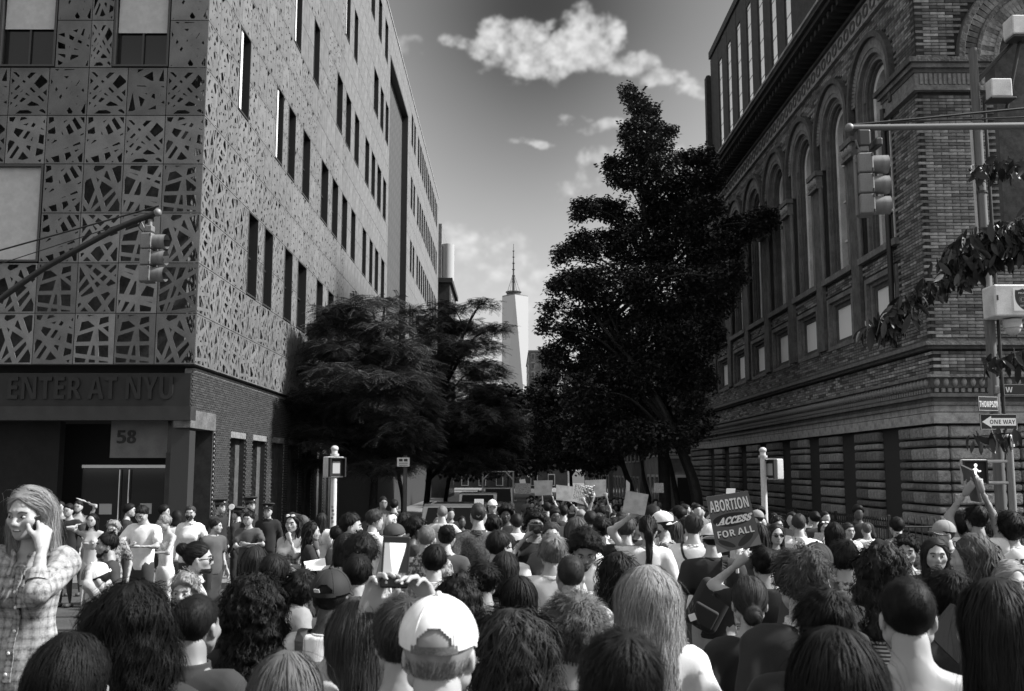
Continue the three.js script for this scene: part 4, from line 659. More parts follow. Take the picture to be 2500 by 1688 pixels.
// the pole with the signs on the right
{
  const d = 19, b = at(2436, 1100, d), g = gyd(d), top = at(2400, 120, d).y;
  const P = thing('street_pole', 'grey utility pole with conduit and white boxes at the right', 'pole', [b.x, g, -d]);
  part(P, 'post', rod(V3(b.x, g, -d), V3(b.x, top, -d), 0.11, 0.085, 14), M(0.2, 0.7, { map: TX.stone })); part(P, 'conduit', rod(V3(b.x + 0.17, g + 1, -d), V3(b.x + 0.17, top - 1, -d), 0.035, 0.035, 8), darkM); part(P, 'conduit', rod(V3(b.x - 0.13, at(2400, 640, d).y, -d), V3(b.x - 0.13, at(2400, 300, d).y, -d), 0.03, 0.03, 8), paleM);
  for (const y of [560, 470, 900, 1060]) part(P, 'strap', new THREE.CylinderGeometry(0.115, 0.115, 0.04, 14).translate(b.x, at(2430, y, d).y, -d), darkM);
  const bx1 = at(2426, 229, d); part(P, 'equipment_box', rbox(0.42, 0.38, 0.26, 0.03).translate(bx1.x, bx1.y, -d + 0.22), whiteM); part(P, 'equipment_shelf', rbox(0.5, 0.04, 0.3, 0.01).translate(bx1.x + 0.02, bx1.y - 0.22, -d + 0.22), darkM);
  const br = at(2470, 115, d); part(P, 'lamp_bracket', rod(V3(b.x, at(2420, 205, d).y, -d), V3(br.x + 0.5, br.y + 0.6, -d), 0.05, 0.04, 8), blackM);
  // camera cabinet with a police shield
  const cb = at(2440, 745, d), C = thing('camera_cabinet', 'white police camera cabinet with a dark shield emblem and dome below', 'camera cabinet', [cb.x, cb.y, cb.z]);
  part(C, 'case', rbox(0.72, 0.62, 0.5, 0.04).translate(0, 0, 0.3), whiteM, true); part(C, 'dome', merged([new THREE.CylinderGeometry(0.17, 0.17, 0.16, 16).translate(0.08, -0.42, 0.3), new THREE.SphereGeometry(0.15, 16, 10).translate(0.08, -0.5, 0.3)]), paleM, true); part(C, 'latch', rbox(0.03, 0.1, 0.02, 0.005).translate(-0.3, 0.05, 0.555), darkM, true);
  const em = canvasTex(256, 320, (x) => { x.fillStyle = '#e4e4e4'; x.fillRect(0, 0, 256, 320); x.beginPath(); x.moveTo(30, 34); x.quadraticCurveTo(80, 44, 128, 14); x.quadraticCurveTo(176, 44, 226, 34); x.quadraticCurveTo(248, 150, 210, 220); x.quadraticCurveTo(180, 270, 128, 306); x.quadraticCurveTo(76, 270, 46, 220); x.quadraticCurveTo(8, 150, 30, 34); x.fillStyle = '#111'; x.fill(); x.lineWidth = 5; x.strokeStyle = '#999'; x.stroke(); x.fillStyle = '#ccc'; x.font = 'bold 34px sans-serif'; x.textAlign = 'center'; x.fillText('POLICE', 128, 88); x.lineWidth = 3; x.strokeStyle = '#888'; x.beginPath(); x.arc(128, 165, 50, 0, 7); x.stroke(); x.fillStyle = '#777'; x.beginPath(); x.arc(128, 165, 36, 0, 7); x.fill(); x.fillStyle = '#222'; x.fillRect(112, 140, 32, 48); x.fillStyle = '#aaa'; x.fillText('DEPT', 128, 262); });
  const pl = cast(new THREE.Mesh(new THREE.PlaneGeometry(0.36, 0.45).translate(0.18, 0.02, 0.554), new THREE.MeshStandardMaterial({ map: em, roughness: 0.6 }))); pl.name = 'shield_emblem'; C.add(pl);
  const wb = at(2470, 80, d); const U = thing('equipment_box', 'white box with dark underside cut by the top right edge', 'equipment box', [wb.x, wb.y, -d]); part(U, 'case', rbox(0.6, 0.4, 0.4, 0.03).translate(0.12, 0, 0.2), whiteM, true); part(U, 'base', rbox(0.56, 0.05, 0.36, 0.01).translate(0.12, -0.225, 0.2), darkM, true); part(U, 'stay', rod(V3(0.1, -0.25, 0.1), V3(-0.2, -1.6, 0), 0.04, 0.04, 8), blackM, true);
  // street name, one way, a third sign
  function sign(name, label, x0, y0, x1, y1, dz, W, H, draw, yaw = 0) {
    const p = at((x0 + x1) / 2, (y0 + y1) / 2, d - dz), w = Math.abs(x1 - x0) / FPX * (d - dz), h = Math.abs(y1 - y0) / FPX * (d - dz), S = thing(name, label, 'street sign', [p.x, p.y, p.z]); S.rotation.y = yaw;
    part(S, 'plate', rbox(w, h, 0.02, 0.008), darkM, true); const f = cast(new THREE.Mesh(new THREE.PlaneGeometry(w - 0.005, h - 0.005).translate(0, 0, 0.0115), new THREE.MeshStandardMaterial({ map: canvasTex(W, H, draw), roughness: 0.55 }))); f.name = 'lettering'; S.add(f); part(S, 'bracket', rbox(0.08, h * 0.7, 0.1, 0.01).translate(Math.min(w / 2 - 0.05, b.x - p.x), 0, -0.06), galv, true);
  }
  sign('street_sign', 'narrow street name sign reading THOMPSON ST', 2383, 968, 2442, 1004, 0.25, 512, 256, (x) => { x.fillStyle = '#181818'; x.fillRect(0, 0, 512, 256); x.strokeStyle = '#bbb'; x.lineWidth = 8; x.strokeRect(8, 8, 496, 240); x.fillStyle = '#d8d8d8'; x.save(); x.translate(20, 190); x.scale(0.62, 1); x.font = 'bold 150px sans-serif'; x.fillText('THOMPSON', 0, 0); x.restore(); x.font = 'bold 60px sans-serif'; x.fillText('ST', 420, 120); }, 0.3);
  sign('one_way_sign', 'black ONE WAY sign with white arrow pointing left', 2393, 1011, 2484, 1050, 0.2, 768, 320, (x) => { x.fillStyle = '#0c0c0c'; x.fillRect(0, 0, 768, 320); x.strokeStyle = '#ddd'; x.lineWidth = 8; x.strokeRect(10, 10, 748, 300); x.fillStyle = '#e8e8e8'; x.beginPath(); x.moveTo(36, 160); x.lineTo(230, 40); x.lineTo(230, 84); x.lineTo(740, 84); x.lineTo(740, 236); x.lineTo(230, 236); x.lineTo(230, 280); x.closePath(); x.fill(); x.fillStyle = '#0c0c0c'; x.font = 'bold 118px sans-serif'; x.fillText('ONE WAY', 190, 204); });
  sign('street_sign', 'dark street name sign beginning with W, cut by the right edge', 2450, 938, 2530, 966, 0.15, 512, 180, (x) => { x.fillStyle = '#141414'; x.fillRect(0, 0, 512, 180); x.strokeStyle = '#aaa'; x.lineWidth = 6; x.strokeRect(8, 8, 496, 164); x.fillStyle = '#d0d0d0'; x.font = 'bold 120px sans-serif'; x.fillText('W', 30, 132); });
  pedSignal(2470, 1070, 18.6, 'lit pedestrian signal showing a white walking figure beside the sign pole', 'walk', 2378, 1153, -0.25, { post: M(0.3, 0.7, { map: TX.speck }) });
}
// small regulation sign on a post, left pavement
{
  const d = 30, p = at(985, 1129, d), g = gyd(d) + 0.13, S = thing('parking_sign', 'small white sign with dark print on a thin post under the locust trees', 'street sign', [p.x, g, p.z]);
  part(S, 'post', rod(V3(p.x + 0.05, g, p.z - 0.05), V3(p.x + 0.05, p.y + 0.2, p.z - 0.05), 0.07, 0.06, 10), M(0.13, 0.8, { map: TX.stone })); part(S, 'plate', rbox(0.38, 0.27, 0.02, 0.01).translate(p.x, p.y, p.z + 0.06), M(0.6, 0.6));
  part(S, 'print', merged([box(p.x - 0.13, p.x + 0.13, p.y - 0.04, p.y - 0.02, p.z + 0.071, p.z + 0.073), box(p.x - 0.13, p.x + 0.13, p.y - 0.1, p.y - 0.08, p.z + 0.071, p.z + 0.073), box(p.x - 0.13, p.x - 0.02, p.y + 0.02, p.y + 0.1, p.z + 0.071, p.z + 0.073), box(p.x + 0.02, p.x + 0.13, p.y + 0.02, p.y + 0.1, p.z + 0.071, p.z + 0.073)]), M(0.03, 0.6));
}
{ // banner sign on the right, below the trees
  const p = at(1647, 1109, 46), S = thing('hanging_sign', 'small pale projecting sign on the town houses behind the trees', 'sign', [p.x, p.y, p.z]); part(S, 'board', rbox(0.75, 0.42, 0.06, 0.01), M(0.5, 0.7), true); part(S, 'print', merged([box(-0.3, 0.3, 0.05, 0.09, 0.031, 0.034), box(-0.25, 0.25, -0.08, -0.05, 0.031, 0.034)]), M(0.08, 0.7), true); part(S, 'bracket', rod(V3(0.3, 0.24, 0), V3(2.4, 0.24, 0), 0.02, 0.02, 6), blackM, true);
}
// iron railings in front of the stone base
{
  const R0 = thing('iron_railing', 'black iron railing along the foot of the banded stone base', 'railing', [8.9, gyd(26) + 0.13, -24]), g = new THREE.CylinderGeometry(0.013, 0.013, 1.3, 6), sp = new THREE.ConeGeometry(0.024, 0.09, 6).translate(0, 0.69, 0), bg = merged([g, sp]);
  const put = (x, z) => { const o = cast(new THREE.Mesh(bg, blackM)); o.name = 'baluster'; o.position.set(x, gyd(-z) + 0.13 + 0.63, z).sub(R0.position); R0.add(o); };
  for (let z = -23.4; z > -41; z -= 0.155) put(8.9, z); for (let x = 9.05; x < 13.5; x += 0.155) put(x, -23.4);
  for (const h of [0.18, 1.12]) { const y0 = gyd(23.4) + 0.13 + h, y1 = gyd(41) + 0.13 + h; part(R0, 'rail', rod(V3(8.9, y0, -23.35), V3(8.9, y1, -41), 0.022, 0.022, 6), blackM); part(R0, 'rail', rod(V3(8.88, y0, -23.4), V3(13.6, y0, -23.4), 0.022, 0.022, 6), blackM); }
  for (const z of [-23.4, -27.2, -31, -34.8, -38.6]) part(R0, 'railing_post', rbox(0.07, 1.45, 0.07, 0.01).translate(8.9, gyd(-z) + 0.8, z), blackM);
}
// vehicles
function car(label, px, d, o) {
  const c = at(px, 1200, d), g = gyd(d), T = thing(o.name, label, o.cat ?? 'car', [c.x, g, -d]); T.rotation.y = o.yaw ?? 0; // front towards +z
  const H = o.h ?? 1.72, L = o.l ?? 4.7, W = o.w ?? 1.88, bm = M(o.v, 0.25, { clearcoat: 1, clearcoatRoughness: 0.05 }), gl = M(0.01, 0.05);
  const ext = (pts, w, m, n, bev = 0.05) => { const s = new THREE.Shape(pts.map((p) => new THREE.Vector2(...p))), e = new THREE.ExtrudeGeometry(s, { depth: w - 2 * bev, bevelEnabled: true, bevelSize: bev, bevelThickness: bev, bevelSegments: 3 }); e.translate(0, 0, -w / 2 + bev); e.rotateY(-Math.PI / 2); return part(T, n, boxUV(e), m, true); };
  const f = L / 2; // profile in (along the car, height); front at +
  ext([[-f, 0.35], [-f, 0.95], [-f + 0.1, 1.02], [f - 1.2, 1.06], [f - 0.25, 0.96], [f, 0.8], [f, 0.35], [f - 0.4, 0.28], [-f + 0.4, 0.28]], W, bm, 'body');
  ext([[-f + 0.12, 1.02], [-f + 0.35, H - 0.1], [-f + 0.6, H], [f - 2.2, H], [f - 1.95, H - 0.06], [f - 1.2, 1.06]], W - 0.22, bm, 'cabin');
  const q = (pts, n, m) => { const p = new THREE.BufferGeometry(); p.setAttribute('position', new THREE.BufferAttribute(new Float32Array(pts.flat()), 3)); p.setIndex([0, 1, 2, 0, 2, 3]); p.computeVertexNormals(); part(T, n, boxUV(p), m, true); };
  const wx = W / 2 - 0.2, xo = W / 2 - 0.1;
  q([[-wx, 1.13, f - 1.12], [wx, 1.13, f - 1.12], [wx - 0.06, H - 0.04, f - 1.84], [-wx + 0.06, H - 0.04, f - 1.84]], 'windscreen', M(0.012, 0.6, { specularIntensity: 0.2 }));
  q([[-wx, 1.1, -f + 0.03], [wx, 1.1, -f + 0.03], [wx - 0.06, H - 0.12, -f + 0.24], [-wx + 0.06, H - 0.12, -f + 0.24]], 'rear_window', gl);
  for (const s of [-1, 1]) {
    part(T, 'side_window', box(s * (xo + 0.003), s * (xo - 0.005), 1.12, H - 0.14, -f + 0.75, -0.05), gl, true); part(T, 'side_window', box(s * (xo + 0.003), s * (xo - 0.005), 1.12, H - 0.16, 0.05, f - 2.05), gl, true);
    part(T, 'headlight', rbox(0.42, 0.16, 0.1, 0.03).translate(s * 0.66, 0.82, f - 0.01), M(0.7, 0.1), true); part(T, 'mirror', rbox(0.2, 0.14, 0.1, 0.04).translate(s * (W / 2 + 0.06), 1.12, f - 1.5), bm, true);
    for (const z of [f - 0.85, -f + 0.85]) { const w = new THREE.Group(); w.name = 'wheel'; w.position.set(s * (W / 2 - 0.12), 0.34, z); T.add(w); const t = cast(new THREE.Mesh(new THREE.CylinderGeometry(0.34, 0.34, 0.22, 20).rotateZ(Math.PI / 2), M(0.015, 0.9))); t.name = 'tyre'; const r = cast(new THREE.Mesh(new THREE.CylinderGeometry(0.21, 0.21, 0.23, 14).rotateZ(Math.PI / 2), M(0.4, 0.3, { metal: 0.7 }))); r.name = 'rim'; w.add(t, r); }
  }
  part(T, 'grille', rbox(0.95, 0.3, 0.06, 0.02).translate(0, 0.68, f + 0.02), M(0.015, 0.4), true); part(T, 'bumper', rbox(W - 0.1, 0.2, 0.16, 0.05).translate(0, 0.42, f + 0.02), M(0.05, 0.6), true);
  if (o.rack) part(T, 'roof_rail', merged([-1, 1].map((s) => rod(V3(s * 0.62, H + 0.05, f - 2.3), V3(s * 0.62, H + 0.05, -f + 0.7), 0.02, 0.02, 6))), M(0.5, 0.4), true);
  return T;
}
car('grey sport utility vehicle closest in the line of vehicles caught in the crowd', 1110, 27, { name: 'parked_car', v: 0.28, h: 1.68, rack: true });
car('white-roofed sport utility vehicle second in the line behind the grey one', 1168, 44, { name: 'parked_car', v: 0.5, h: 1.86, l: 5 });
{
  const t = car('pale pickup truck with a white rack frame, last in the line of vehicles', 1216, 62, { name: 'pickup_truck', cat: 'truck', v: 0.3, h: 1.9, l: 5.6, w: 2.05 }), B = [], p = (a, b) => B.push(rod(V3(...a), V3(...b), 0.05, 0.05, 6));
  for (const z of [-2.6, 0.6]) { p([-0.95, 1, z], [-0.95, 2.9, z]); p([0.95, 1, z], [0.95, 2.9, z]); p([-0.95, 2.9, z], [0.95, 2.9, z]); p([-0.95, 2.4, z], [-0.45, 2.9, z]); p([0.95, 2.4, z], [0.45, 2.9, z]); }
  for (const x of [-0.95, 0.95]) p([x, 2.9, -2.6], [x, 2.9, 0.6]); part(t, 'rack', merged(B), M(0.8, 0.5), true);
}
// ---------- people: distance fields for body, clothes and hair, meshed as smooth surfaces ----------
const smin = (a, b, k) => { const h = Math.max(k - Math.abs(a - b), 0) / k; return Math.min(a, b) - h * h * k * 0.25; };
const cap = (x, y, z, a, b, ra, rb) => { const ex = b[0] - a[0], ey = b[1] - a[1], ez = b[2] - a[2], px = x - a[0], py = y - a[1], pz = z - a[2]; let t = (px * ex + py * ey + pz * ez) / (ex * ex + ey * ey + ez * ez); t = t < 0 ? 0 : t > 1 ? 1 : t; const dx = px - ex * t, dy = py - ey * t, dz = pz - ez * t; return Math.sqrt(dx * dx + dy * dy + dz * dz) - (ra + (rb - ra) * t); };
const ell = (x, y, z, c, r) => { const a = (x - c[0]) / r[0], b = (y - c[1]) / r[1], d = (z - c[2]) / r[2], k0 = Math.sqrt(a * a + b * b + d * d), a2 = a / r[0], b2 = b / r[1], d2 = d / r[2], k1 = Math.sqrt(a2 * a2 + b2 * b2 + d2 * d2); return k1 < 1e-9 ? -Math.min(...r) : k0 * (k0 - 1) / k1; };
// surface nets over a box, skipping blocks that are clear of the surface
function skin(f, lo, hi, cell, safety = 1.35) {
  const n = [0, 1, 2].map((i) => Math.ceil((hi[i] - lo[i]) / cell) + 2), [nx, ny, nz] = n, V = new Float32Array(nx * ny * nz), B = 5, half = cell * (B - 1) / 2, reach = Math.sqrt(3) * (half + cell) * safety, o = [lo[0] - cell / 2, lo[1] - cell / 2, lo[2] - cell / 2];
  const live = [];
  for (let K = 0; K < nz; K += B) for (let J = 0; J < ny; J += B) for (let I = 0; I < nx; I += B) {
    const c = f(o[0] + (I + 2) * cell, o[1] + (J + 2) * cell, o[2] + (K + 2) * cell), act = Math.abs(c) < reach;
    if (act) live.push([I, J, K]);
    for (let k = K; k < Math.min(K + B, nz); k++) for (let j = J; j < Math.min(J + B, ny); j++) for (let i = I; i < Math.min(I + B, nx); i++) V[(k * ny + j) * nx + i] = act ? f(o[0] + i * cell, o[1] + j * cell, o[2] + k * cell) : c;
  }
  const id = new Map(), P = [], idx = [], E = [[0, 1], [0, 2], [0, 4], [1, 3], [1, 5], [2, 3], [2, 6], [3, 7], [4, 5], [4, 6], [5, 7], [6, 7]], sx = 1, sy = nx, sz = nx * ny, off = [0, 1, sy, sy + 1, sz, sz + 1, sz + sy, sz + sy + 1];
  for (const [I, J, K] of live) for (let k = Math.max(K - 1, 0); k < Math.min(K + B, nz - 1); k++) for (let j = Math.max(J - 1, 0); j < Math.min(J + B, ny - 1); j++) for (let i = Math.max(I - 1, 0); i < Math.min(I + B, nx - 1); i++) {
    const b = (k * ny + j) * nx + i; if (id.has(b)) continue;
    let m = 0; for (let q = 0; q < 8; q++) if (V[b + off[q]] < 0) m |= 1 << q; if (m === 0 || m === 255) continue;
    let X = 0, Y = 0, Z = 0, c = 0; for (const [p, q] of E) { const a = V[b + off[p]], d = V[b + off[q]]; if ((a < 0) !== (d < 0)) { const t = a / (a - d); X += (p & 1) + t * ((q & 1) - (p & 1)); Y += (p >> 1 & 1) + t * ((q >> 1 & 1) - (p >> 1 & 1)); Z += (p >> 2) + t * ((q >> 2) - (p >> 2)); c++; } }
    id.set(b, P.length / 3); P.push(o[0] + (i + X / c) * cell, o[1] + (j + Y / c) * cell, o[2] + (k + Z / c) * cell);
  }
  for (const [b] of id) {
    const i = b % nx, j = Math.floor(b / nx) % ny, k = Math.floor(b / sz);
    const quad = (d, e, g) => { const neg = V[b] < 0, pos = V[b + d] < 0; if (neg === pos) return; const A = id.get(b), Bq = id.get(b - e), C = id.get(b - e - g), D = id.get(b - g); if (A === undefined || Bq === undefined || C === undefined || D === undefined) return; if (neg) idx.push(A, Bq, C, A, C, D); else idx.push(A, C, Bq, A, D, C); };
    if (j > 0 && k > 0) quad(sx, sy, sz); if (i > 0 && k > 0) quad(sy, sz, sx); if (i > 0 && j > 0) quad(sz, sx, sy);
  }
  const g = new THREE.BufferGeometry(); g.setAttribute('position', new THREE.BufferAttribute(new Float32Array(P), 3)); g.setIndex(idx); g.computeVertexNormals(); return g;
}
const joinGeo = (list) => { // indexed geometries with position and normal
  let nv = 0, ni = 0; for (const g of list) { nv += g.attributes.position.count; ni += g.index.count; }
  const P = new Float32Array(nv * 3), N = new Float32Array(nv * 3), I = new Uint32Array(ni); let v = 0, i = 0;
  for (const g of list) { P.set(g.attributes.position.array, v * 3); N.set(g.attributes.normal.array, v * 3); const a = g.index.array; for (let k = 0; k < a.length; k++) I[i + k] = a[k] + v; v += g.attributes.position.count; i += a.length; }
  const g = new THREE.BufferGeometry(); g.setAttribute('position', new THREE.BufferAttribute(P, 3)); g.setAttribute('normal', new THREE.BufferAttribute(N, 3)); g.setIndex(new THREE.BufferAttribute(I, 1)); return g;
};
// head, centred between chin and crown, looking along +z; f: 0 man, 1 woman
const headF = (f) => {
  const jw = f ? 0.044 : 0.053, cy = f ? -0.09 : -0.096;
  return (x, y, z) => {
    const ax = Math.abs(x);
    let d = ell(x, y, z, [0, 0.03, -0.012], [0.073, 0.086, 0.093]);
    d = smin(d, ell(x, y, z, [0, -0.03, 0.024], [0.058, 0.082, 0.064]), 0.03);
    d = smin(d, cap(ax, y, z, [0, cy, 0.064], [jw, -0.055, 0.002], 0.019, 0.02), 0.03);
    d = smin(d, cap(ax, y, z, [0.012, 0.02, 0.083], [0.04, 0.017, 0.066], 0.01, 0.01), 0.018);
    d = smin(d, ell(ax, y, z, [0.043, -0.024, 0.052], [0.026, 0.022, 0.026]), 0.025);
    d = -smin(-d, ell(ax, y, z, [0.032, -0.003, 0.094], [0.019, 0.012, 0.017]), 0.014);
    d = smin(d, cap(x, y, z, [0, 0.006, 0.084], [0, -0.033, 0.102], 0.008, 0.0125), 0.012);
    d = smin(d, ell(ax, y, z, [0.012, -0.038, 0.092], [0.009, 0.008, 0.011]), 0.008);
    d = smin(d, cap(ax, y, z, [0, -0.061, 0.086], [0.02, -0.064, 0.075], 0.0065, 0.003), 0.007);
    d = smin(d, cap(ax, y, z, [0, -0.073, 0.083], [0.016, -0.07, 0.076], 0.0085, 0.004), 0.007);
    d = smin(d, ell(ax, y, z, [0.076, -0.012, -0.008], [0.0085, 0.03, 0.019]), 0.008);
    return d;
  };
};
const headCache = new Map(); function headGeo(f, cell) { const k = f + ':' + cell; if (!headCache.has(k)) headCache.set(k, skin(headF(f), [-0.1, -0.13, -0.12], [0.1, 0.13, 0.13], cell)); return headCache.get(k); }
// right hand: wrist at the origin, fingers along +y, palm to +z, thumb to +x
const handCache = new Map();
function handGeo(kind, cell) {
  const k = kind + cell; if (handCache.has(k)) return handCache.get(k);
  const curl = { relaxed: [0.25, 0.4, 0.3], flat: [0.05, 0.08, 0.05], grip: [0.75, 0.95, 0.7], fist: [1.4, 1.6, 1.1], hold: [0.5, 0.75, 0.5], claw: [0.35, 0.75, 0.5] }[kind], C = [];
  const add = (a, b, r, s) => C.push([a, b, r, s]);
  add([-0.006, -0.02, 0], [-0.024, 0.082, 0], 0.02, 0.013); add([0.008, -0.02, 0], [0.024, 0.086, 0], 0.02, 0.014); add([0, 0, 0], [0, 0.088, 0], 0.021, 0.014); add([0.014, 0.01, 0.004], [0.034, 0.045, 0.012], 0.017, 0.014);
  const fx = [0.03, 0.0105, -0.0095, -0.028], len = [[0.042, 0.026, 0.021], [0.046, 0.03, 0.022], [0.043, 0.028, 0.022], [0.034, 0.021, 0.019]], sp = [0.1, 0.02, -0.06, -0.16];
  for (let i = 0; i < 4; i++) { let p = [fx[i], i === 3 ? 0.08 : 0.088, 0], a = 0; for (let s = 0; s < 3; s++) { a += curl[s] * (1 + 0.12 * (i - 1)); const l = len[i][s], q = [p[0] + Math.sin(sp[i]) * l * Math.cos(a), p[1] + Math.cos(a) * l, p[2] + Math.sin(a) * l]; add(p, q, 0.0098 - 0.0009 * s - (i === 3 ? 0.0012 : 0), 0.009 - 0.0009 * s - (i === 3 ? 0.0012 : 0)); p = q; } }
  const th = { fist: [[0.05, 0.06, 0.03], [0.03, 0.085, 0.045]], grip: [[0.055, 0.06, 0.03], [0.045, 0.092, 0.05]], hold: [[0.06, 0.06, 0.03], [0.06, 0.092, 0.048]] }[kind] ?? [[0.06, 0.065, 0.016], [0.071, 0.098, 0.02]];
  add([0.034, 0.04, 0.01], th[0], 0.0135, 0.0115); add(th[0], th[1], 0.0115, 0.0095);
  const f = (x, y, z) => { let d = 1; for (let i = 0; i < C.length; i++) { const c = C[i], e = cap(x, y, i < 4 ? z * 1.15 : z, c[0], c[1], c[2], c[3]); d = i < 4 ? smin(d, e, 0.02) : smin(d, e, 0.006); } return d; };
  const g = skin(f, [-0.07, -0.05, -0.035], [0.09, 0.215, 0.13], cell, 1.6); handCache.set(k, g); return g;
}
const bodyF = new Map();
const SH = { m: 0.185, f: 0.163 };
function torsoF(fem, w) { // torso skin; w widens
  const S = fem ? SH.f : SH.m, hips = fem ? 0.148 : 0.135, waist = fem ? 0.112 : 0.132, chest = fem ? 0.132 : 0.15;
  return (x, y, z) => {
    const q = z * 1.38; let d = cap(x, y, q, [0, 0.9, 0], [0, 1.08, 0], hips * w, waist * w); d = smin(d, cap(x, y, q, [0, 1.1, 0], [0, 1.3, -0.005], waist * w, chest * w), 0.05);
    const ax = Math.abs(x); d = smin(d, cap(ax, y, z, [0.03, 1.39, -0.018], [S - 0.03, 1.415, -0.015], 0.068, 0.05), 0.06); d = smin(d, cap(ax, y, z, [0.02, 1.475, -0.022], [S * 0.72, 1.437, -0.02], 0.04, 0.038), 0.03);
    if (fem) d = smin(d, ell(ax, y, z, [0.068, 1.265, 0.075], [0.06, 0.062, 0.05]), 0.04);
    return d * 0.86;
  };
}
function solveArm(S, W, pole, L1 = 0.285, L2 = 0.255) { const s = V3(...S), w = V3(...W), d = w.clone().sub(s); let l = d.length(); if (l > L1 + L2 - 0.004) { w.copy(s).addScaledVector(d.normalize(), L1 + L2 - 0.004); l = L1 + L2 - 0.004; } const u = w.clone().sub(s).normalize(), a = (L1 * L1 - L2 * L2 + l * l) / (2 * l), h = Math.sqrt(Math.max(0, L1 * L1 - a * a)), p = V3(...pole); p.addScaledVector(u, -p.dot(u)).normalize(); const e = s.clone().addScaledVector(u, a).addScaledVector(p, h); return [s.toArray(), e.toArray(), w.toArray()]; }
// arm poses, for the right arm of a figure that looks along +z (its right is -x): wrist, elbow pull, palm, hand
const ARMS = {
  down: [[-0.255, 0.905, 0.03], [-0.25, 0, -1], [1, 0, 0.2], 'relaxed'], bag: [[-0.21, 1.0, 0.16], [-0.8, 0, -1], [1, 0, 0], 'grip'], cross: [[0.08, 1.19, 0.17], [-1, -0.3, 0.1], [0, 0, -1], 'relaxed'], cheek: [[-0.1, 1.53, 0.1], [-0.8, -1, 0.5], [0.6, 0, -0.5], 'claw'], ear: [[-0.13, 1.58, 0.04], [-1, -1, 0.2], [1, 0, 0], 'hold'],
  chin: [[-0.02, 1.44, 0.15], [-0.9, -1, 0.4], [0, 0.3, -1], 'fist'], phone: [[-0.07, 1.2, 0.27], [-1, -0.6, 0], [0.2, 1, -0.2], 'hold'], cam: [[-0.075, 1.56, 0.2], [-0.9, -1, 0.3], [0.8, 0, -0.4], 'grip'], up: [[-0.2, 1.93, 0.08], [-1, 0, 0.3], [0, 0, 1], 'grip'], upfront: [[-0.1, 1.72, 0.3], [-0.8, -0.6, 0.3], [0.4, 0, 1], 'grip'], head: [[-0.09, 1.74, -0.02], [-1, 0.1, 0.2], [0.3, -1, 0], 'flat'], brim: [[-0.06, 1.7, 0.12], [-1, 0, 0.3], [0.4, -0.6, -0.4], 'hold'], hold: [[-0.12, 1.12, 0.26], [-1, -0.4, -0.2], [0.5, 0.6, 0], 'hold'], carry: [[-0.16, 1.3, 0.25], [-1, -0.8, 0], [0.6, 0.4, -0.3], 'grip'],
};
const SKIN = { l: 0.33, m: 0.25, t: 0.2, d: 0.055, b: 0.1 };
const skinM = (t) => M(SKIN[t], 0.55);
const hairMats = new Map(), hairM = (v) => { if (!hairMats.has(v)) hairMats.set(v, (() => { const m = new THREE.MeshPhysicalMaterial({ roughness: 0.6, side: THREE.DoubleSide, vertexColors: true }); m.color.setRGB(v, v, v); m.specularIntensity = 0.28; return m; })()); return hairMats.get(v); };
// hair: a shell round the skull, combed over with strands
const HAIR = {
  buzz: { t: 0.004, len: 0.012, curl: 0, rise: 0.55, n: 0.9, w: 0.0018 }, short: { t: 0.013, len: 0.04, curl: 0, rise: 0.3, n: 0.9, w: 0.003 }, messy: { t: 0.018, len: 0.055, curl: 0.004, rise: 0.42, n: 0.9, w: 0.0032, bump: 0.008 }, curly: { t: 0.024, len: 0.055, curl: 0.009, rise: 0.35, n: 1, w: 0.0034, bump: 0.014 }, afro: { t: 0.05, len: 0.045, curl: 0.009, rise: 0.6, n: 1.3, w: 0.003, bump: 0.01 },
  mane: { t: 0.018, L: 0.46, len: 0.17, curl: 0.007, turns: 6, rise: 0.07, n: 1.2, w: 0.0036, bump: 0.008, wide: 0.03 }, soft: { t: 0.016, L: 0.34, len: 0.2, curl: 0.005, turns: 3, rise: 0.035, n: 1.1, w: 0.0034, bump: 0.005, wide: 0.014 },
  long: { t: 0.016, L: 0.36, len: 0.2, curl: 0.002, rise: 0.03, n: 1, w: 0.004 }, wavy: { t: 0.02, L: 0.36, len: 0.17, curl: 0.009, turns: 5, rise: 0.08, n: 1, w: 0.004, bump: 0.008 }, longcurly: { t: 0.045, L: 0.3, len: 0.09, curl: 0.013, turns: 14, rise: 0.16, n: 1.3, w: 0.0042, bump: 0.02, wide: 0.035 }, bob: { t: 0.02, L: 0.13, len: 0.12, curl: 0.004, rise: 0.05, n: 1, w: 0.004 }, bun: { t: 0.008, bun: [0, -0.045, -0.118, 0.042], len: 0.09, curl: 0.001, rise: 0.02, n: 0.9, w: 0.003 }, topbun: { t: 0.008, bun: [0, 0.07, -0.12, 0.045], len: 0.09, curl: 0.001, rise: 0.02, n: 0.9, w: 0.003 }, pony: { t: 0.009, tail: 1, len: 0.11, curl: 0.004, rise: 0.03, n: 1, w: 0.0036 }, fringe: { t: 0.011, len: 0.05, curl: 0.003, rise: 0.25, n: 0.8, w: 0.003, low: 0.06 },
};
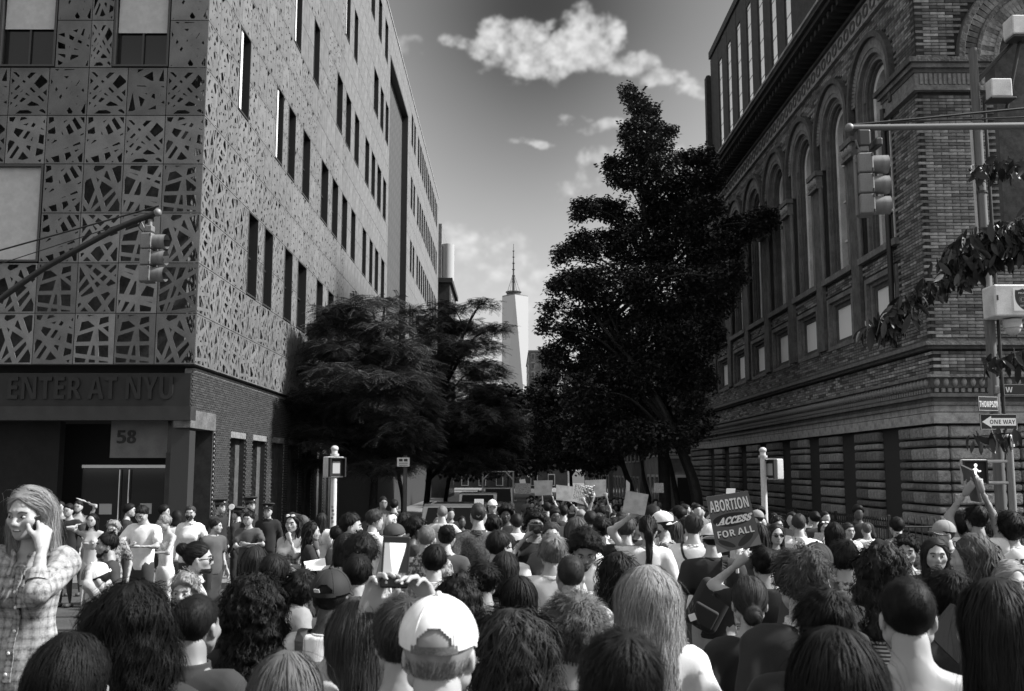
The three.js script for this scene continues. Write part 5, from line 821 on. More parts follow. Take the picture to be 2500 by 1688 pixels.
function hairF(h, seed) {
  const lift = h.t, by = h.bun, L = h.L, wd = h.wide ?? 0, so = seed * 3.7;
  return (x, y, z) => {
    const ax = Math.abs(x); const lf = L || h.t > 0.03 ? lift : lift * (0.2 + 0.8 * smooth(-0.075, 0.035, y)); let d = ell(x, y, z, [0, 0.032, -0.014], [0.074 + lf, 0.087 + lift * (L ? 1 - 0.4 * smooth(0.0, 0.07, z) : 1), 0.094 + lf * (L ? 1 - 0.7 * smooth(0.0, 0.07, z) : 1)]);
    const ear = !L ? 0.03 * smooth(0.03, -0.03, y) * smooth(-0.07, -0.01, z) : 0, cut = h.low ? -(y - 0.035) : -(0.66 * y - 0.75 * z + 0.014 - ear - (L ? 0 : 0.012 * (1 - Math.min(1, ax / 0.055)) * smooth(-0.02, -0.06, z) * -1) + (h.bumpFar ? 0.018 : 0.008) * noise3(x * 45 + so, y * 45, z * 45) + (L ? 0.004 - 0.02 * (1 - Math.min(1, ax / 0.06)) * smooth(-0.02, 0.05, z) : 0)); d = Math.max(d, cut * 0.95);
    if (L) {
      let e = smin(cap(ax, y, z, [0.062, 0.03, -0.03], [0.088 + wd, -L * 0.9, -0.03], 0.034 + wd, 0.026 + wd), cap(x, y, z, [0, 0.02, -0.075], [0, -L, -0.105], 0.05 + wd * 0.6, 0.032 + wd * 0.5), 0.06); e = smin(e, cap(ax, y, z, [0.04, 0, -0.07], [0.055, -L * 0.97, -0.1], 0.045, 0.028 + wd * 0.6), 0.04);
      e = Math.max(e, (z - 0.014 - (y > 0 ? y * 0.5 : 0) - (y < -0.09 ? (-0.09 - y) * 0.35 : 0)) * 0.95); d = smin(d, e, 0.03);
    }
    if (by) d = smin(d, Math.hypot(x - by[0], y - by[1], z - by[2]) - by[3], 0.015);
    if (h.tail) { d = smin(d, cap(x, y, z, [0, 0.02, -0.11], [0, -0.04, -0.15], 0.026, 0.036), 0.012); d = smin(d, cap(x, y, z, [0, -0.04, -0.15], [0.01, -0.42, -0.135], 0.036, 0.02), 0.02); }
    if (!h.bump) d -= (h.bumpFar ? 0.009 : 0.0035) * noise3(x * 40 + so, y * 16, z * 40); else d -= h.bump * (noise3(x * 22 + so, y * 22, z * 22) + 0.6 * noise3(x * 48, y * 48 + so, z * 48));
    return d * 0.9;
  };
}
function hairGeo(style, d, R, seed, kn = 1, capped = false, fine = 1) {
  const h = !capped ? { ...HAIR[style] } : { ...HAIR[style], t: Math.min(HAIR[style].t, 0.007), bump: 0, curl: Math.min(HAIR[style].curl, 0.004), rise: Math.min(0.12, HAIR[style].rise) }, f = hairF(h, seed), cell = d < 5 ? 0.009 : d < 9 ? 0.013 : d < 16 ? 0.019 : 0.027, L = h.L ?? (h.tail ? 0.45 : 0.1);
  if (d >= 9 && !h.bump && !capped) h.bumpFar = 1;
  const shell = skin(f, [-0.22, -L - 0.08, -0.24], [0.22, 0.22, 0.17], cell, h.bump ? 1.7 : 1.35), P = shell.attributes.position, N = shell.attributes.normal;
  const nS = Math.round(fine * kn * h.n * (L > 0.2 ? 1.25 : 1) * (d < 2.6 ? 2600 : d < 3.7 ? 1900 : d < 5 ? 1300 : d < 8 ? 560 : d < 12 ? 260 : d < 17 ? 90 : 0)), wk = (1 / Math.sqrt(fine)) * (d < 2.6 ? 0.42 : d < 3.7 ? 0.5 : d < 5 ? 0.62 : d < 8 ? 0.85 : d < 12 ? 1.4 : 2.2), seg = d < 5 ? (h.curl > 0.006 ? 8 : 5) : d < 8 ? 5 : 3;
  const pos = [...P.array], nor = [...N.array], col = [], idx = [...shell.index.array];
  for (let i = 0; i < P.count; i++) { const k = 0.75 + 0.25 * noise3(P.getX(i) * 60, P.getY(i) * 14, P.getZ(i) * 60); col.push(k, k, k); }
  const e = 0.004, grad = (p) => V3(f(p.x + e, p.y, p.z) - f(p.x - e, p.y, p.z), f(p.x, p.y + e, p.z) - f(p.x, p.y - e, p.z), f(p.x, p.y, p.z + e) - f(p.x, p.y, p.z - e)).normalize();
  const p = V3(), n = V3(), dir = V3(), sd = V3();
  for (let s = 0; s < nS; s++) {
    const i = Math.floor(R() * P.count); p.fromBufferAttribute(P, i); n.fromBufferAttribute(N, i); if (capped && p.y > 0.005) continue;
    if (!h.L && !h.tail && 0.66 * p.y - 0.75 * p.z + 0.012 < 0.006 && !h.low && n.y < -0.3) continue;
    const fly = d < 8 && R() < 0.07 ? 4 : 1, ph = R() * 6.28, len = h.len * (0.6 + 0.7 * R()) * (h.L || h.tail || h.bun ? 1 : 0.22 + 0.78 * smooth(-0.06, 0.035, p.y)), st = len / seg, tone = 0.65 + 0.8 * R() * R() + 0.3 * noise3(p.x * 30 + 5, p.y * 6, p.z * 30), q = [];
    for (let k = 0; k <= seg; k++) {
      q.push([p.clone(), n.clone()]);
      // flow: away from the whorl for short hair, down for long, towards the knot for tied hair
      if (h.bun && Math.hypot(p.x - h.bun[0], p.y - h.bun[1], p.z - h.bun[2]) > h.bun[3] * 1.15) dir.set(h.bun[0] - p.x, h.bun[1] - p.y, h.bun[2] - p.z); else if (h.bun) dir.set(-(p.y - h.bun[1]), p.x - h.bun[0], 0.01).applyAxisAngle(n, ph * 0.1); else if (h.tail && p.y > -0.02 && p.z > -0.11) dir.set(-p.x, 0.0 - p.y, -0.13 - p.z); else if (h.L && p.z > -0.005 && p.y > -0.06 && (p.z > 0.02 || p.y > 0.02)) dir.set((p.x >= 0 ? 1 : -1) * (p.y > 0.05 ? 1.6 : 0.5), -0.75, p.z > 0.03 ? -1.5 : -0.6); else if (h.L || h.tail) dir.set(p.y > 0.02 ? p.x * 2.2 : 0, -1, p.y > 0.06 ? p.z * 3 : -0.02); else dir.set(p.x + 0.02, p.y - 0.11, p.z + 0.05).add(V3(0, -0.03, 0));
      dir.addScaledVector(n, -dir.dot(n)); if (dir.lengthSq() < 1e-8) dir.set(1, 0, 0); dir.normalize(); dir.addScaledVector(n, (fly > 1 ? Math.max(0.12, h.rise * 1.8) : h.rise) * (0.4 + R() * 0.9)); if (h.curl) { const t = ph + k / seg * (h.turns ?? 8); sd.crossVectors(dir, n); dir.addScaledVector(sd, Math.sin(t) * h.curl * 60).addScaledVector(n, Math.cos(t) * h.curl * 40); } else dir.addScaledVector(sd.crossVectors(dir, n), (R() - 0.5) * 0.5);
      dir.normalize(); if (!(!h.L && !h.tail && !h.bun && -(0.66 * p.y - 0.75 * p.z + 0.014) > 0.008)) p.addScaledVector(dir, st); if (h.L && p.z > 0.03 && p.y < 0.05) { p.z = 0.03; if (Math.abs(p.x) < 0.062) p.x = (p.x >= 0 ? 1 : -1) * 0.066; } n.copy(grad(p)); const out = f(p.x, p.y, p.z) / 0.9, want = 0.002 + h.rise * len * 0.5 * (k / seg) + (h.curl > 0.005 ? h.curl * 0.6 : 0); if (out < want) p.addScaledVector(n, want - out); else if (fly === 1 && h.rise < 0.1 && h.curl < 0.006) p.addScaledVector(n, (want - out) * 0.6);
    }
    const b0 = pos.length / 3;
    for (let k = 0; k <= seg; k++) { const t = k / seg, w = h.w * wk * (fly > 1 ? 0.5 : 1) * (1 - 0.75 * t * t) * (0.7 + 0.5 * R()), a = q[Math.max(0, k - 1)][0], b = q[Math.min(seg, k + 1)][0]; dir.subVectors(b, a); sd.crossVectors(dir, q[k][1]).normalize(); const c = q[k][0], m = q[k][1]; for (const sg of [-1, 1]) { pos.push(c.x + sd.x * w * sg, c.y + sd.y * w * sg, c.z + sd.z * w * sg); nor.push(m.x + sd.x * sg * 0.5, m.y + sd.y * sg * 0.5, m.z + sd.z * sg * 0.5); const v = clamp(tone, 0.4, 1.8); col.push(v, v, v); } if (k) { const o = b0 + k * 2; idx.push(o - 2, o - 1, o, o - 1, o + 1, o); } }
  }
  const g = new THREE.BufferGeometry(); g.setAttribute('position', new THREE.BufferAttribute(new Float32Array(pos), 3)); g.setAttribute('normal', new THREE.BufferAttribute(new Float32Array(nor), 3)); g.setAttribute('color', new THREE.BufferAttribute(new Float32Array(col), 3)); g.setIndex(idx); return g;
}
// ---------- caps ----------
function capDome(opening) {
  const W = opening ? 96 : 40, Hn = opening ? 30 : 12, P = [], I = [];
  for (let j = 0; j <= Hn; j++) { const t = j / Hn * 1.62; for (let i = 0; i <= W; i++) { const a = i / W * 2 * Math.PI, seam = 1 - 0.012 * Math.pow(Math.abs(Math.cos(a * 3)), 12); P.push(Math.sin(t) * Math.sin(a) * 0.09 * seam, Math.cos(t) * 0.098, Math.sin(t) * Math.cos(a) * 0.107 * seam); } }
  for (let j = 0; j < Hn; j++) for (let i = 0; i < W; i++) { const a = (i + 0.5) / W * 2 * Math.PI, back = Math.abs(a - Math.PI); if (opening && back < 0.5 && j >= Hn - 10 && j < Hn - 2 && back * back / 0.25 + ((Hn - 2 - j) / 8.5) ** 2 < 1) continue; const k = j * (W + 1) + i; I.push(k, k + W + 1, k + 1, k + 1, k + W + 1, k + W + 2); }
  const g = new THREE.BufferGeometry(); g.setAttribute('position', new THREE.BufferAttribute(new Float32Array(P), 3)); g.setIndex(I); g.computeVertexNormals(); return boxUV(g, 6);
}
function capBrim(len = 0.072) { const s = new THREE.Shape(); s.moveTo(-0.082, 0); s.bezierCurveTo(-0.09, len * 0.9, -0.045, len + 0.012, 0, len + 0.014); s.bezierCurveTo(0.045, len + 0.012, 0.09, len * 0.9, 0.082, 0); s.quadraticCurveTo(0, 0.055, -0.082, 0); const g = new THREE.ExtrudeGeometry(s, { depth: 0.004, bevelEnabled: false, curveSegments: 10 }); g.rotateX(Math.PI / 2); const p = g.attributes.position; for (let i = 0; i < p.count; i++) p.setY(i, p.getY(i) - p.getX(i) ** 2 * 4.2 - Math.max(0, p.getZ(i)) * 0.12); g.computeVertexNormals(); return boxUV(g, 4); }
// ---------- one person ----------
let nPerson = 0; const heights = [];
function person(px, py, d, yaw, label, o = {}) {
  const id = ++nPerson, R = rng(9000 + id), fem = o.f ?? 0, crown = at(px, py, d), gnd = gy(crown.x, crown.z) + walk(crown.x, crown.z) + (o.step ?? 0);
  const hs = HAIR[o.hair ?? 'short'], hatUp = o.cap ? 0.02 : hs ? hs.t * 0.8 + (hs.bump ?? 0) : 0, hgt = crown.y - gnd, s = clamp((hgt) / (1.755 + hatUp), 0.82, 1.16);
  if (Math.abs((hgt) / (1.755 + hatUp) - s) > 0.001) heights.push(`${label.slice(0, 40)} h=${hgt.toFixed(2)}`);
  const T = thing('person', label, 'person', [crown.x, gnd, crown.z], o.group); T.scale.setScalar(s); T.rotation.y = Math.PI + (yaw * Math.PI) / 180 * -1; // yaw 0 looks away from the camera, 90 to the right
  const lod = d < 5 ? 0 : d < 9 ? 1 : d < 16 ? 2 : 3, cell = [0.019, 0.025, 0.034, 0.046][lod], w = o.w ?? 1, tf = torsoF(fem, w), S = fem ? SH.f : SH.m, sw = 1 + (w - 1) * 0.5;
  const P = (n, g, m, parent = T) => { const q = cast(new THREE.Mesh(g, m)); q.name = n; parent.add(q); return q; };
  // arms: [right, left]
  const arms = [0, 1].map((k) => { let a = o.arms?.[k] ?? 'down'; const rc = o.reach?.[k]; if (rc) { T.updateMatrixWorld(true); const v = at(rc[0], rc[1], rc[2]).applyMatrix4(T.matrixWorld.clone().invert()); a = [[v.x * (k ? -1 : 1), v.y, v.z], rc[3] ?? [-1, -0.4, 0.1], rc[4] ?? [0, 0, 1], rc[5] ?? 'grip']; } a = typeof a === 'string' ? ARMS[a] : a; const m = k ? -1 : 1, fl = (v) => [v[0] * m, v[1], v[2]]; const [sh, el, wr] = solveArm([-S * sw * m, 1.405, -0.015], fl(a[0]), fl(a[1])); return { sh, el, wr, palm: fl(a[2]), hand: a[3], m }; });
  const armF = (x, y, z, g) => { let e = 1; for (const a of arms) { e = Math.min(e, smin(cap(x, y, z, a.sh, a.el, 0.047 * w + g, 0.037 + g), cap(x, y, z, a.el, a.wr, 0.038 + g, 0.024 + g), 0.02)); } return e; };
  const legs = [-1, 1].map((k) => ({ hip: [k * 0.078, 0.9, 0], knee: [k * 0.09, 0.49, 0.015], ank: [k * 0.1, 0.09, -0.02] }));
  const legF = (x, y, z, g) => { let e = 1; for (const l of legs) e = Math.min(e, smin(cap(x, y, z, l.hip, l.knee, 0.082 * w + g, 0.054 + g), cap(x, y, z, l.knee, l.ank, 0.054 + g, 0.036 + g), 0.03)); return e; };
  const bare = o.bot && ['shorts', 'skirt', 'dress'].includes(o.bot[0]);
  const bf = (x, y, z) => { let e = smin(tf(x, y, z), armF(x, y, z, 0), 0.04); e = smin(e, cap(x, y, z, [0, 1.43, -0.022], [0, 1.57, 0.002], fem ? 0.05 : 0.058, fem ? 0.047 : 0.055), 0.03); if (bare) e = smin(e, legF(x, y, z, 0), 0.03); return e; };
  const lo = [-0.32, bare ? 0.06 : 0.84, -0.24], hi = [0.32, 1.62, 0.3]; for (const a of arms) for (const q of [a.el, a.wr]) for (let i = 0; i < 3; i++) { lo[i] = Math.min(lo[i], q[i] - 0.08); hi[i] = Math.max(hi[i], q[i] + 0.08); }
  const list = [skin(bf, lo, hi, cell)];
  const hc = [0.0072, 0.0125, 0.018, 0.024][lod];
  for (const a of arms) { // hands
    const y = V3(...a.wr).sub(V3(...a.el)).normalize(), z = V3(...a.palm); if (o.bend?.[a.m > 0 ? 0 : 1]) y.add(V3(...o.bend[a.m > 0 ? 0 : 1])).normalize(); z.addScaledVector(y, -z.dot(y)).normalize(); const x = V3().crossVectors(y, z); let thumb = x.clone(); const flip = o.thumb?.[a.m > 0 ? 0 : 1] ?? 1; // a right hand has its thumb on -(y x z)... mirrored for the left
    const right = a.m > 0, g = handGeo(o.hands?.[right ? 0 : 1] ?? a.hand, hc).clone(), mx = new THREE.Matrix4(), want = right ? -1 : 1; mx.makeBasis(thumb.multiplyScalar(want * flip), y, z); mx.setPosition(...a.wr); g.applyMatrix4(mx); if (mx.determinant() < 0) { const ix = g.index.array; const c = ix.slice(); for (let i = 0; i < c.length; i += 3) { c[i + 1] = ix[i + 2]; c[i + 2] = ix[i + 1]; } g.setIndex(new THREE.BufferAttribute(c, 1)); g.computeVertexNormals(); } a.tip = V3(...a.wr).addScaledVector(y, 0.1).addScaledVector(z, 0.03); a.dir = y; a.zn = z; list.push(g);
  }
  // head on the neck
  const tilt = new THREE.Euler((o.pitch ?? 0) * Math.PI / 180, (o.turn ?? 0) * Math.PI / 180, (o.roll ?? 0) * Math.PI / 180, 'YXZ'), hm = new THREE.Matrix4().makeRotationFromEuler(tilt), pv = V3(0, 1.55, 0), hp = V3(0, 0.085, 0.028).applyEuler(tilt).add(pv); hm.setPosition(hp);
  list.push(headGeo(fem, [0.0074, 0.0115, 0.0165, 0.024][lod]).clone().applyMatrix4(hm));
  P('body', joinGeo(list), skinM(o.skin ?? 'l'));
  const H = (n, g, m) => { const q = P(n, g, m); q.applyMatrix4(hm); return q; };
  const facing = Math.abs(((yaw + (o.turn ?? 0) * -1 + 540) % 360) - 180) > 62;
  if (facing && d < 24 && !o.noface) {
    for (const k of [-1, 1]) { const e = H('eye', new THREE.SphereGeometry(0.0125, 10, 8).scale(1.05, 0.5, 0.95).translate(k * 0.032, -0.003, 0.0795), M(0.34, 0.35)); const ir = cast(new THREE.Mesh(new THREE.SphereGeometry(0.0076, 8, 6).scale(1, 0.85, 1).translate(k * 0.032, -0.002, 0.0852), M(0.012, 0.2))); ir.name = 'iris'; e.add(ir); H('eyebrow', tube([[k * 0.016, 0.017, 0.0915], [k * 0.032, 0.0225, 0.087], [k * 0.05, 0.016, 0.073]], 0.0042, 5, 6), M(Math.max(0.012, (o.hc ?? 0.02) * 0.6), 0.7)); }
    if (!o.mask) H('mouth', merged([tube([[-0.021, -0.066, 0.0765], [-0.008, -0.0645, 0.0905], [0, -0.066, 0.0925], [0.008, -0.0645, 0.0905], [0.021, -0.066, 0.0765]], 0.0042, 5, 10)]), M(SKIN[o.skin ?? 'l'] * 0.35, 0.5));
  }
  // hair and head-wear
  if (hs) { const g = hairGeo(o.hair ?? 'short', d, R, id, o.cap ? 0.8 : 1, !!o.cap, o.fine ?? (d < 5 ? 1.2 : 1)), q = H('hair', g, hairM(o.hc ?? 0.02)); }
  if (o.beard) H('beard', skin((x, y, z) => { const ax = Math.abs(x); return Math.max(cap(ax, y, z, [0, -0.1, 0.066], [0.056, -0.05, 0.004], 0.027, 0.025) - 0.004 * noise3(x * 80, y * 80, z * 80), -(ell(x, y, z, [0, -0.066, 0.095], [0.025, 0.012, 0.03])), y + 0.035); }, [-0.1, -0.15, -0.04], [0.1, -0.02, 0.12], lod < 2 ? 0.006 : 0.012), M(Math.max(0.012, (o.hc ?? 0.02)), 0.7));
  if (o.mask) H(o.mask[1] ? 'lowered_mask' : 'face_mask', skin((x, y, z) => Math.max(Math.abs(smin(ell(x, y, z, [0, -0.03, 0.024], [0.064, 0.085, 0.068]), cap(x, y, z, [0, -0.05, 0.07], [0, -0.085, 0.07], 0.035, 0.028), 0.03)) - 0.003, y + 0.022 + (o.mask[1] ? 0.05 : 0), -z + 0.01, -y - 0.112), [-0.09, -0.13, 0], [0.09, 0, 0.14], lod < 2 ? 0.006 : 0.01), M(o.mask[0], 0.8));
  if (o.glasses) { const gm = M(0.015, 0.25), L = []; for (const k of [-1, 1]) { L.push(new THREE.TorusGeometry(0.021, 0.0026, 5, 16).scale(1, 0.8, 1).translate(k * 0.032, -0.004, 0.102)); L.push(rod(V3(k * 0.052, 0.002, 0.1), V3(k * 0.079, -0.002, 0.0), 0.0024, 0.0024, 5)); if (o.glasses === 'sun') L.push(new THREE.SphereGeometry(0.02, 10, 8).scale(1, 0.8, 0.15).translate(k * 0.032, -0.004, 0.101)); } L.push(rod(V3(-0.012, 0, 0.104), V3(0.012, 0, 0.104), 0.0024, 0.0024, 5)); H('glasses', merged(L), gm); }
  if (o.shades) { const L = []; for (const k of [-1, 1]) { L.push(new THREE.SphereGeometry(0.027, 10, 8).scale(1, 0.8, 0.2).rotateX(-0.7).translate(k * 0.034, 0.1, 0.068)); L.push(rod(V3(k * 0.055, 0.105, 0.065), V3(k * 0.085, 0.04, -0.02), 0.0028, 0.0028, 5)); } L.push(rod(V3(-0.014, 0.105, 0.075), V3(0.014, 0.105, 0.075), 0.003, 0.003, 5)); H('sunglasses', merged(L), M(o.shades, 0.15)); }
  if (o.cap) {
    const [v, dirn, extra] = o.cap, g = new THREE.Group(); g.name = 'cap'; T.add(g); const base = new THREE.Matrix4().makeRotationY(dirn === 'back' ? Math.PI : 0).premultiply(new THREE.Matrix4().makeRotationX(dirn === 'back' ? 0.12 : -0.1)); base.setPosition(0, 0.036, -0.012); base.premultiply(hm); g.applyMatrix4(base); const cm = M(v, 0.8, { map: TX.cloth }), C = (n, gg, m) => { const q = cast(new THREE.Mesh(gg, m)); q.name = n; g.add(q); return q; };
    if (dirn === 'police') { C('crown', new THREE.CylinderGeometry(0.135, 0.088, 0.055, 8).scale(1, 1, 1.08).translate(0, 0.085, 0.01), cm); C('top', new THREE.CylinderGeometry(0.12, 0.136, 0.018, 8).scale(1, 1, 1.08).translate(0, 0.12, 0.01), cm); C('band', new THREE.CylinderGeometry(0.088, 0.09, 0.045, 20).scale(1, 1, 1.14).translate(0, 0.042, 0), M(0.01, 0.4)); C('visor', capBrim(0.05).translate(0, 0.026, 0.062), M(0.01, 0.12)); C('badge', new THREE.SphereGeometry(0.024, 10, 8).scale(0.9, 1.25, 0.3).translate(0, 0.075, 0.108), M(0.85, 0.25, { metal: 0.4 })); }
    else if (dirn === 'beanie') { C('crown', capDome(false).scale(1.03, 1.1, 1.03), cm); C('band', new THREE.CylinderGeometry(0.094, 0.092, 0.05, 24, 1, true).scale(1, 1, 1.16).translate(0, 0.005, 0), cm); }
    else if (dirn === 'bucket') { C('crown', capDome(false), cm); C('brim', new THREE.CylinderGeometry(0.094, 0.15, 0.05, 24, 1, true).scale(1, 1, 1.12).translate(0, -0.01, 0), cm); }
    else { C('crown', capDome(dirn !== 'plain'), cm); C('brim', capBrim(), extra?.brim !== undefined ? M(extra.brim, 0.8) : cm).position.set(0, -0.004, 0.058); C('button', new THREE.SphereGeometry(0.009, 8, 6).translate(0, 0.099, 0), cm); if (d < 9) { C('strap', new THREE.CylinderGeometry(0.092, 0.093, 0.018, 14, 1, true, Math.PI - 0.6, 1.2).scale(1, 1, 1.17).translate(0, -0.0, 0), extra?.strapv !== undefined ? M(extra.strapv, 0.9, { map: TX.marl }) : cm); C('seams', merged([0, 1, 2, 3, 4, 5].map((k) => { const a = k * Math.PI / 3 + Math.PI / 6; return tube([0.12, 0.5, 0.9, 1.3, 1.55].map((t) => [Math.sin(t) * Math.sin(a) * 0.0905, Math.cos(t) * 0.0985, Math.sin(t) * Math.cos(a) * 0.1075]), 0.0016, 4, 10); })), M(v * 0.8, 0.8)); } if (extra?.patch !== undefined) C('patch', rbox(0.03, 0.018, 0.004, 0.002).rotateX(-0.35).translate(0, 0.02, -0.106).rotateY(extra.pa ?? 0), M(extra.patch, 0.7)); if (extra?.front !== undefined) C('front_panel', new THREE.SphereGeometry(1, 14, 8, Math.PI / 2 - 0.75, 1.5, 0.35, 1.1).scale(0.0915, 0.0995, 0.1085), M(extra.front, 0.8)); }
  }
  // clothes
  const wr = (x, y, z) => (lod < 3 ? 0.008 * noise3(x * 9 + id, y * 7, z * 9) - 0.013 * Math.abs(noise3(x * 11 + y * 6, y * 7 - x * 5 + id, z * 10)) + 0.004 * noise3(x * 24, y * 15 + x * 9, z * 24 + id) : 0);
  const clothM = (v, pat) => M(v, 0.9, { map: TX[pat ?? (v > 0.07 && v < 0.62 && d < 14 ? ['marl', 'cloth', 'floral', 'cloth', 'stripe', 'plaid', 'cloth'][id % 7] : 'cloth')] }); const [tk, tv, tp] = o.top ?? ['tee', 0.3];
  const uvd = (g) => boxUV(g, tp === 'stripe' ? 2 : tp === 'check' ? 2.2 : 3);
  const sleeveEnd = { tee: 0.62, polo: 0.62, long: 2, hoodie: 2, shirt: 2, rolled: 1.35, tank: 0, dress: 0, strap: 0, crop: 0 }[tk] ?? 0.62, loose = { hoodie: 0.03, long: 0.018, shirt: 0.02, tank: 0.012, strap: 0.009, crop: 0.009, dress: 0.012 }[tk] ?? 0.02, hem = { crop: 1.12, dress: 0.85, strap: 0.9 }[tk] ?? 0.84;
  const sl = arms.map((a) => { const e = V3(...a.sh).lerp(V3(...a.el), Math.min(1, sleeveEnd)).toArray(), f2 = sleeveEnd > 1 ? V3(...a.el).lerp(V3(...a.wr), Math.min(0.97, sleeveEnd - 1)).toArray() : null; return { sh: a.sh, e, f2 }; });
  const neckR = tk === 'rolled' || tk === 'tank' || tk === 'strap' || tk === 'dress' ? 0.105 : tk === 'crop' ? 0.2 : 0.066, neckY = tk === 'crop' ? 1.3 : tk === 'rolled' ? 1.42 : tk === 'tank' || tk === 'strap' || tk === 'dress' ? 1.36 : 1.468;
  const sf = (x, y, z) => {
    let e = smin(tf(x, y, z), cap(x, y, z, [0, 1.43, -0.022], [0, 1.5, -0.008], fem ? 0.05 : 0.058, fem ? 0.048 : 0.056), 0.045) - loose * (0.8 + 0.5 * smooth(1.25, 0.9, y));
    if (sleeveEnd) for (const q of sl) { let g = cap(x, y, z, q.sh, q.e, 0.054 * w + loose * 0.6, (sleeveEnd < 1 ? 0.056 : 0.046) * w + loose * 0.6); if (q.f2) g = smin(g, cap(x, y, z, q.e, q.f2, 0.044 + loose * 0.6, 0.03 + loose * 0.6), 0.025); e = smin(e, g, 0.035); }
    else for (const a of arms) e = Math.max(e, 0.062 - Math.hypot(x - a.sh[0] * 1.09, y - a.sh[1], z - a.sh[2]));
    e -= wr(x, y, z); e = Math.max(e, hem - y + 0.01 * noise3(x * 8, 3, z * 8));
    e = Math.max(e, 0.7 * (y - neckY - (z < 0 ? 0.022 : 0.022 - z * 0.42) - Math.max(0, Math.abs(x) - 0.05) * (neckR > 0.09 ? 0.5 : 0.05)));
    return e;
  };
  const slo = [-0.36, hem - 0.04, -0.26], shi = [0.36, 1.56, 0.3]; if (sleeveEnd) for (const q of sl) for (const v of [q.e, q.f2 ?? q.e]) for (let i = 0; i < 3; i++) { slo[i] = Math.min(slo[i], v[i] - 0.1); shi[i] = Math.max(shi[i], v[i] + 0.1); }
  const topName = { tee: 't_shirt', polo: 'polo_shirt', long: 'long_sleeved_top', hoodie: 'hooded_top', shirt: 'shirt', rolled: 'jacket', tank: 'tank_top', dress: 'dress_top', strap: 'strap_top', crop: 'cropped_top' }[tk];
  P(topName, uvd(skin(sf, slo, shi, cell * (lod === 0 ? 0.8 : 1.1), 1.7)), clothM(tv, tp));
  if (tk === 'rolled') { const fl = (z0) => uvd(skin((x, y, z) => { const r = Math.hypot(x, (z + 0.015) * 0.9), yy = y - 1.455 + (z > 0 ? z * 0.55 : 0); return Math.max(Math.abs(r - 0.083 - 0.7 * Math.max(0, -yy)) - 0.007, Math.abs(yy) - 0.04, 0.03 - Math.abs(x) + (z < 0.02 ? -1 : 0)); }, [-0.17, 1.33, -0.16], [0.17, 1.53, 0.16], 0.006, 2)); P('collar', fl(0), clothM(tv * 1.1, tp)); }
  if (tk === 'polo' || tk === 'shirt' || o.collar) P('collar', uvd(skin((x, y, z) => { const r = Math.hypot(x, (z + 0.015) * 0.95); return Math.max(Math.abs(r - 0.07 - 0.3 * Math.max(0, 1.5 - y)) - 0.006, Math.abs(y - 1.487) - 0.028, z - 0.075); }, [-0.12, 1.44, -0.14], [0.12, 1.53, 0.1], lod < 2 ? 0.007 : 0.014, 2)), clothM(typeof o.collar === 'number' ? o.collar : tv, tp));
  if (tk === 'tee' && d < 11) P('neckband', uvd(skin((x, y, z) => { const yy = y - 1.483 + (z > 0 ? z * 0.42 : 0), r = Math.hypot(x, (z + 0.014) * 0.95); return Math.max(Math.abs(r - (fem ? 0.056 : 0.064) * 1.06 - 0.35 * Math.max(0, -yy)) - 0.0055, Math.abs(yy) - 0.013); }, [-0.1, 1.42, -0.12], [0.1, 1.52, 0.1], lod < 1 ? 0.005 : lod < 2 ? 0.008 : 0.012, 2)), M(tv * 0.82, 0.9));
  const [bk, bv, bp] = o.bot ?? ['trousers', 0.04];
  const tro = (x, y, z) => { let e = smin(cap(x, y, z * 1.3, [0, 0.9, 0], [0, 1.0, 0], (fem ? 0.155 : 0.142) * w, (fem ? 0.135 : 0.138) * w) * 0.88, legF(x, y, z, 0.018), 0.04); if (bk === 'skirt' || bk === 'dress') e = Math.min(e, cap(x, y, z * 1.15, [0, 1.0, 0], [0, o.hem ?? 0.55, 0], 0.135, 0.135 + (1.0 - (o.hem ?? 0.55)) * 0.22) * 0.9); e = Math.max(e - (lod < 3 ? 0.006 * noise3(x * 10, y * 9 + id, z * 10) : 0), y - 1.02, (bk === 'trousers' ? 0.05 : bk === 'shorts' ? 0.52 : (o.hem ?? 0.55)) - y); return e; };
  P({ trousers: 'trousers', shorts: 'shorts', skirt: 'skirt', dress: 'dress_skirt' }[bk], boxUV(skin(tro, [-0.32, bk === 'trousers' ? 0.02 : 0.4, -0.26], [0.32, 1.05, 0.26], cell * 1.9, 1.6), 3), M(bv, 0.9, { map: TX[bp ?? 'cloth'] }));
  for (const k of [-1, 1]) P('shoe', new THREE.CapsuleGeometry(0.045, 0.15, 4, 8).rotateX(Math.PI / 2).scale(1, 0.85, 1).translate(k * 0.105, 0.038, 0.035), M(o.shoe ?? 0.05, 0.6));
  // straps and bags follow the surface of the shirt
  const onShirt = (p) => { const q = V3(...p), e = 0.01; for (let i = 0; i < 8; i++) { const v = sf(q.x, q.y, q.z) - 0.008, g = V3(sf(q.x + e, q.y, q.z) - sf(q.x - e, q.y, q.z), sf(q.x, q.y + e, q.z) - sf(q.x, q.y - e, q.z), sf(q.x, q.y, q.z + e) - sf(q.x, q.y, q.z - e)); if (g.lengthSq() < 1e-9) break; q.addScaledVector(g.normalize(), -v * 0.9); } return q; };
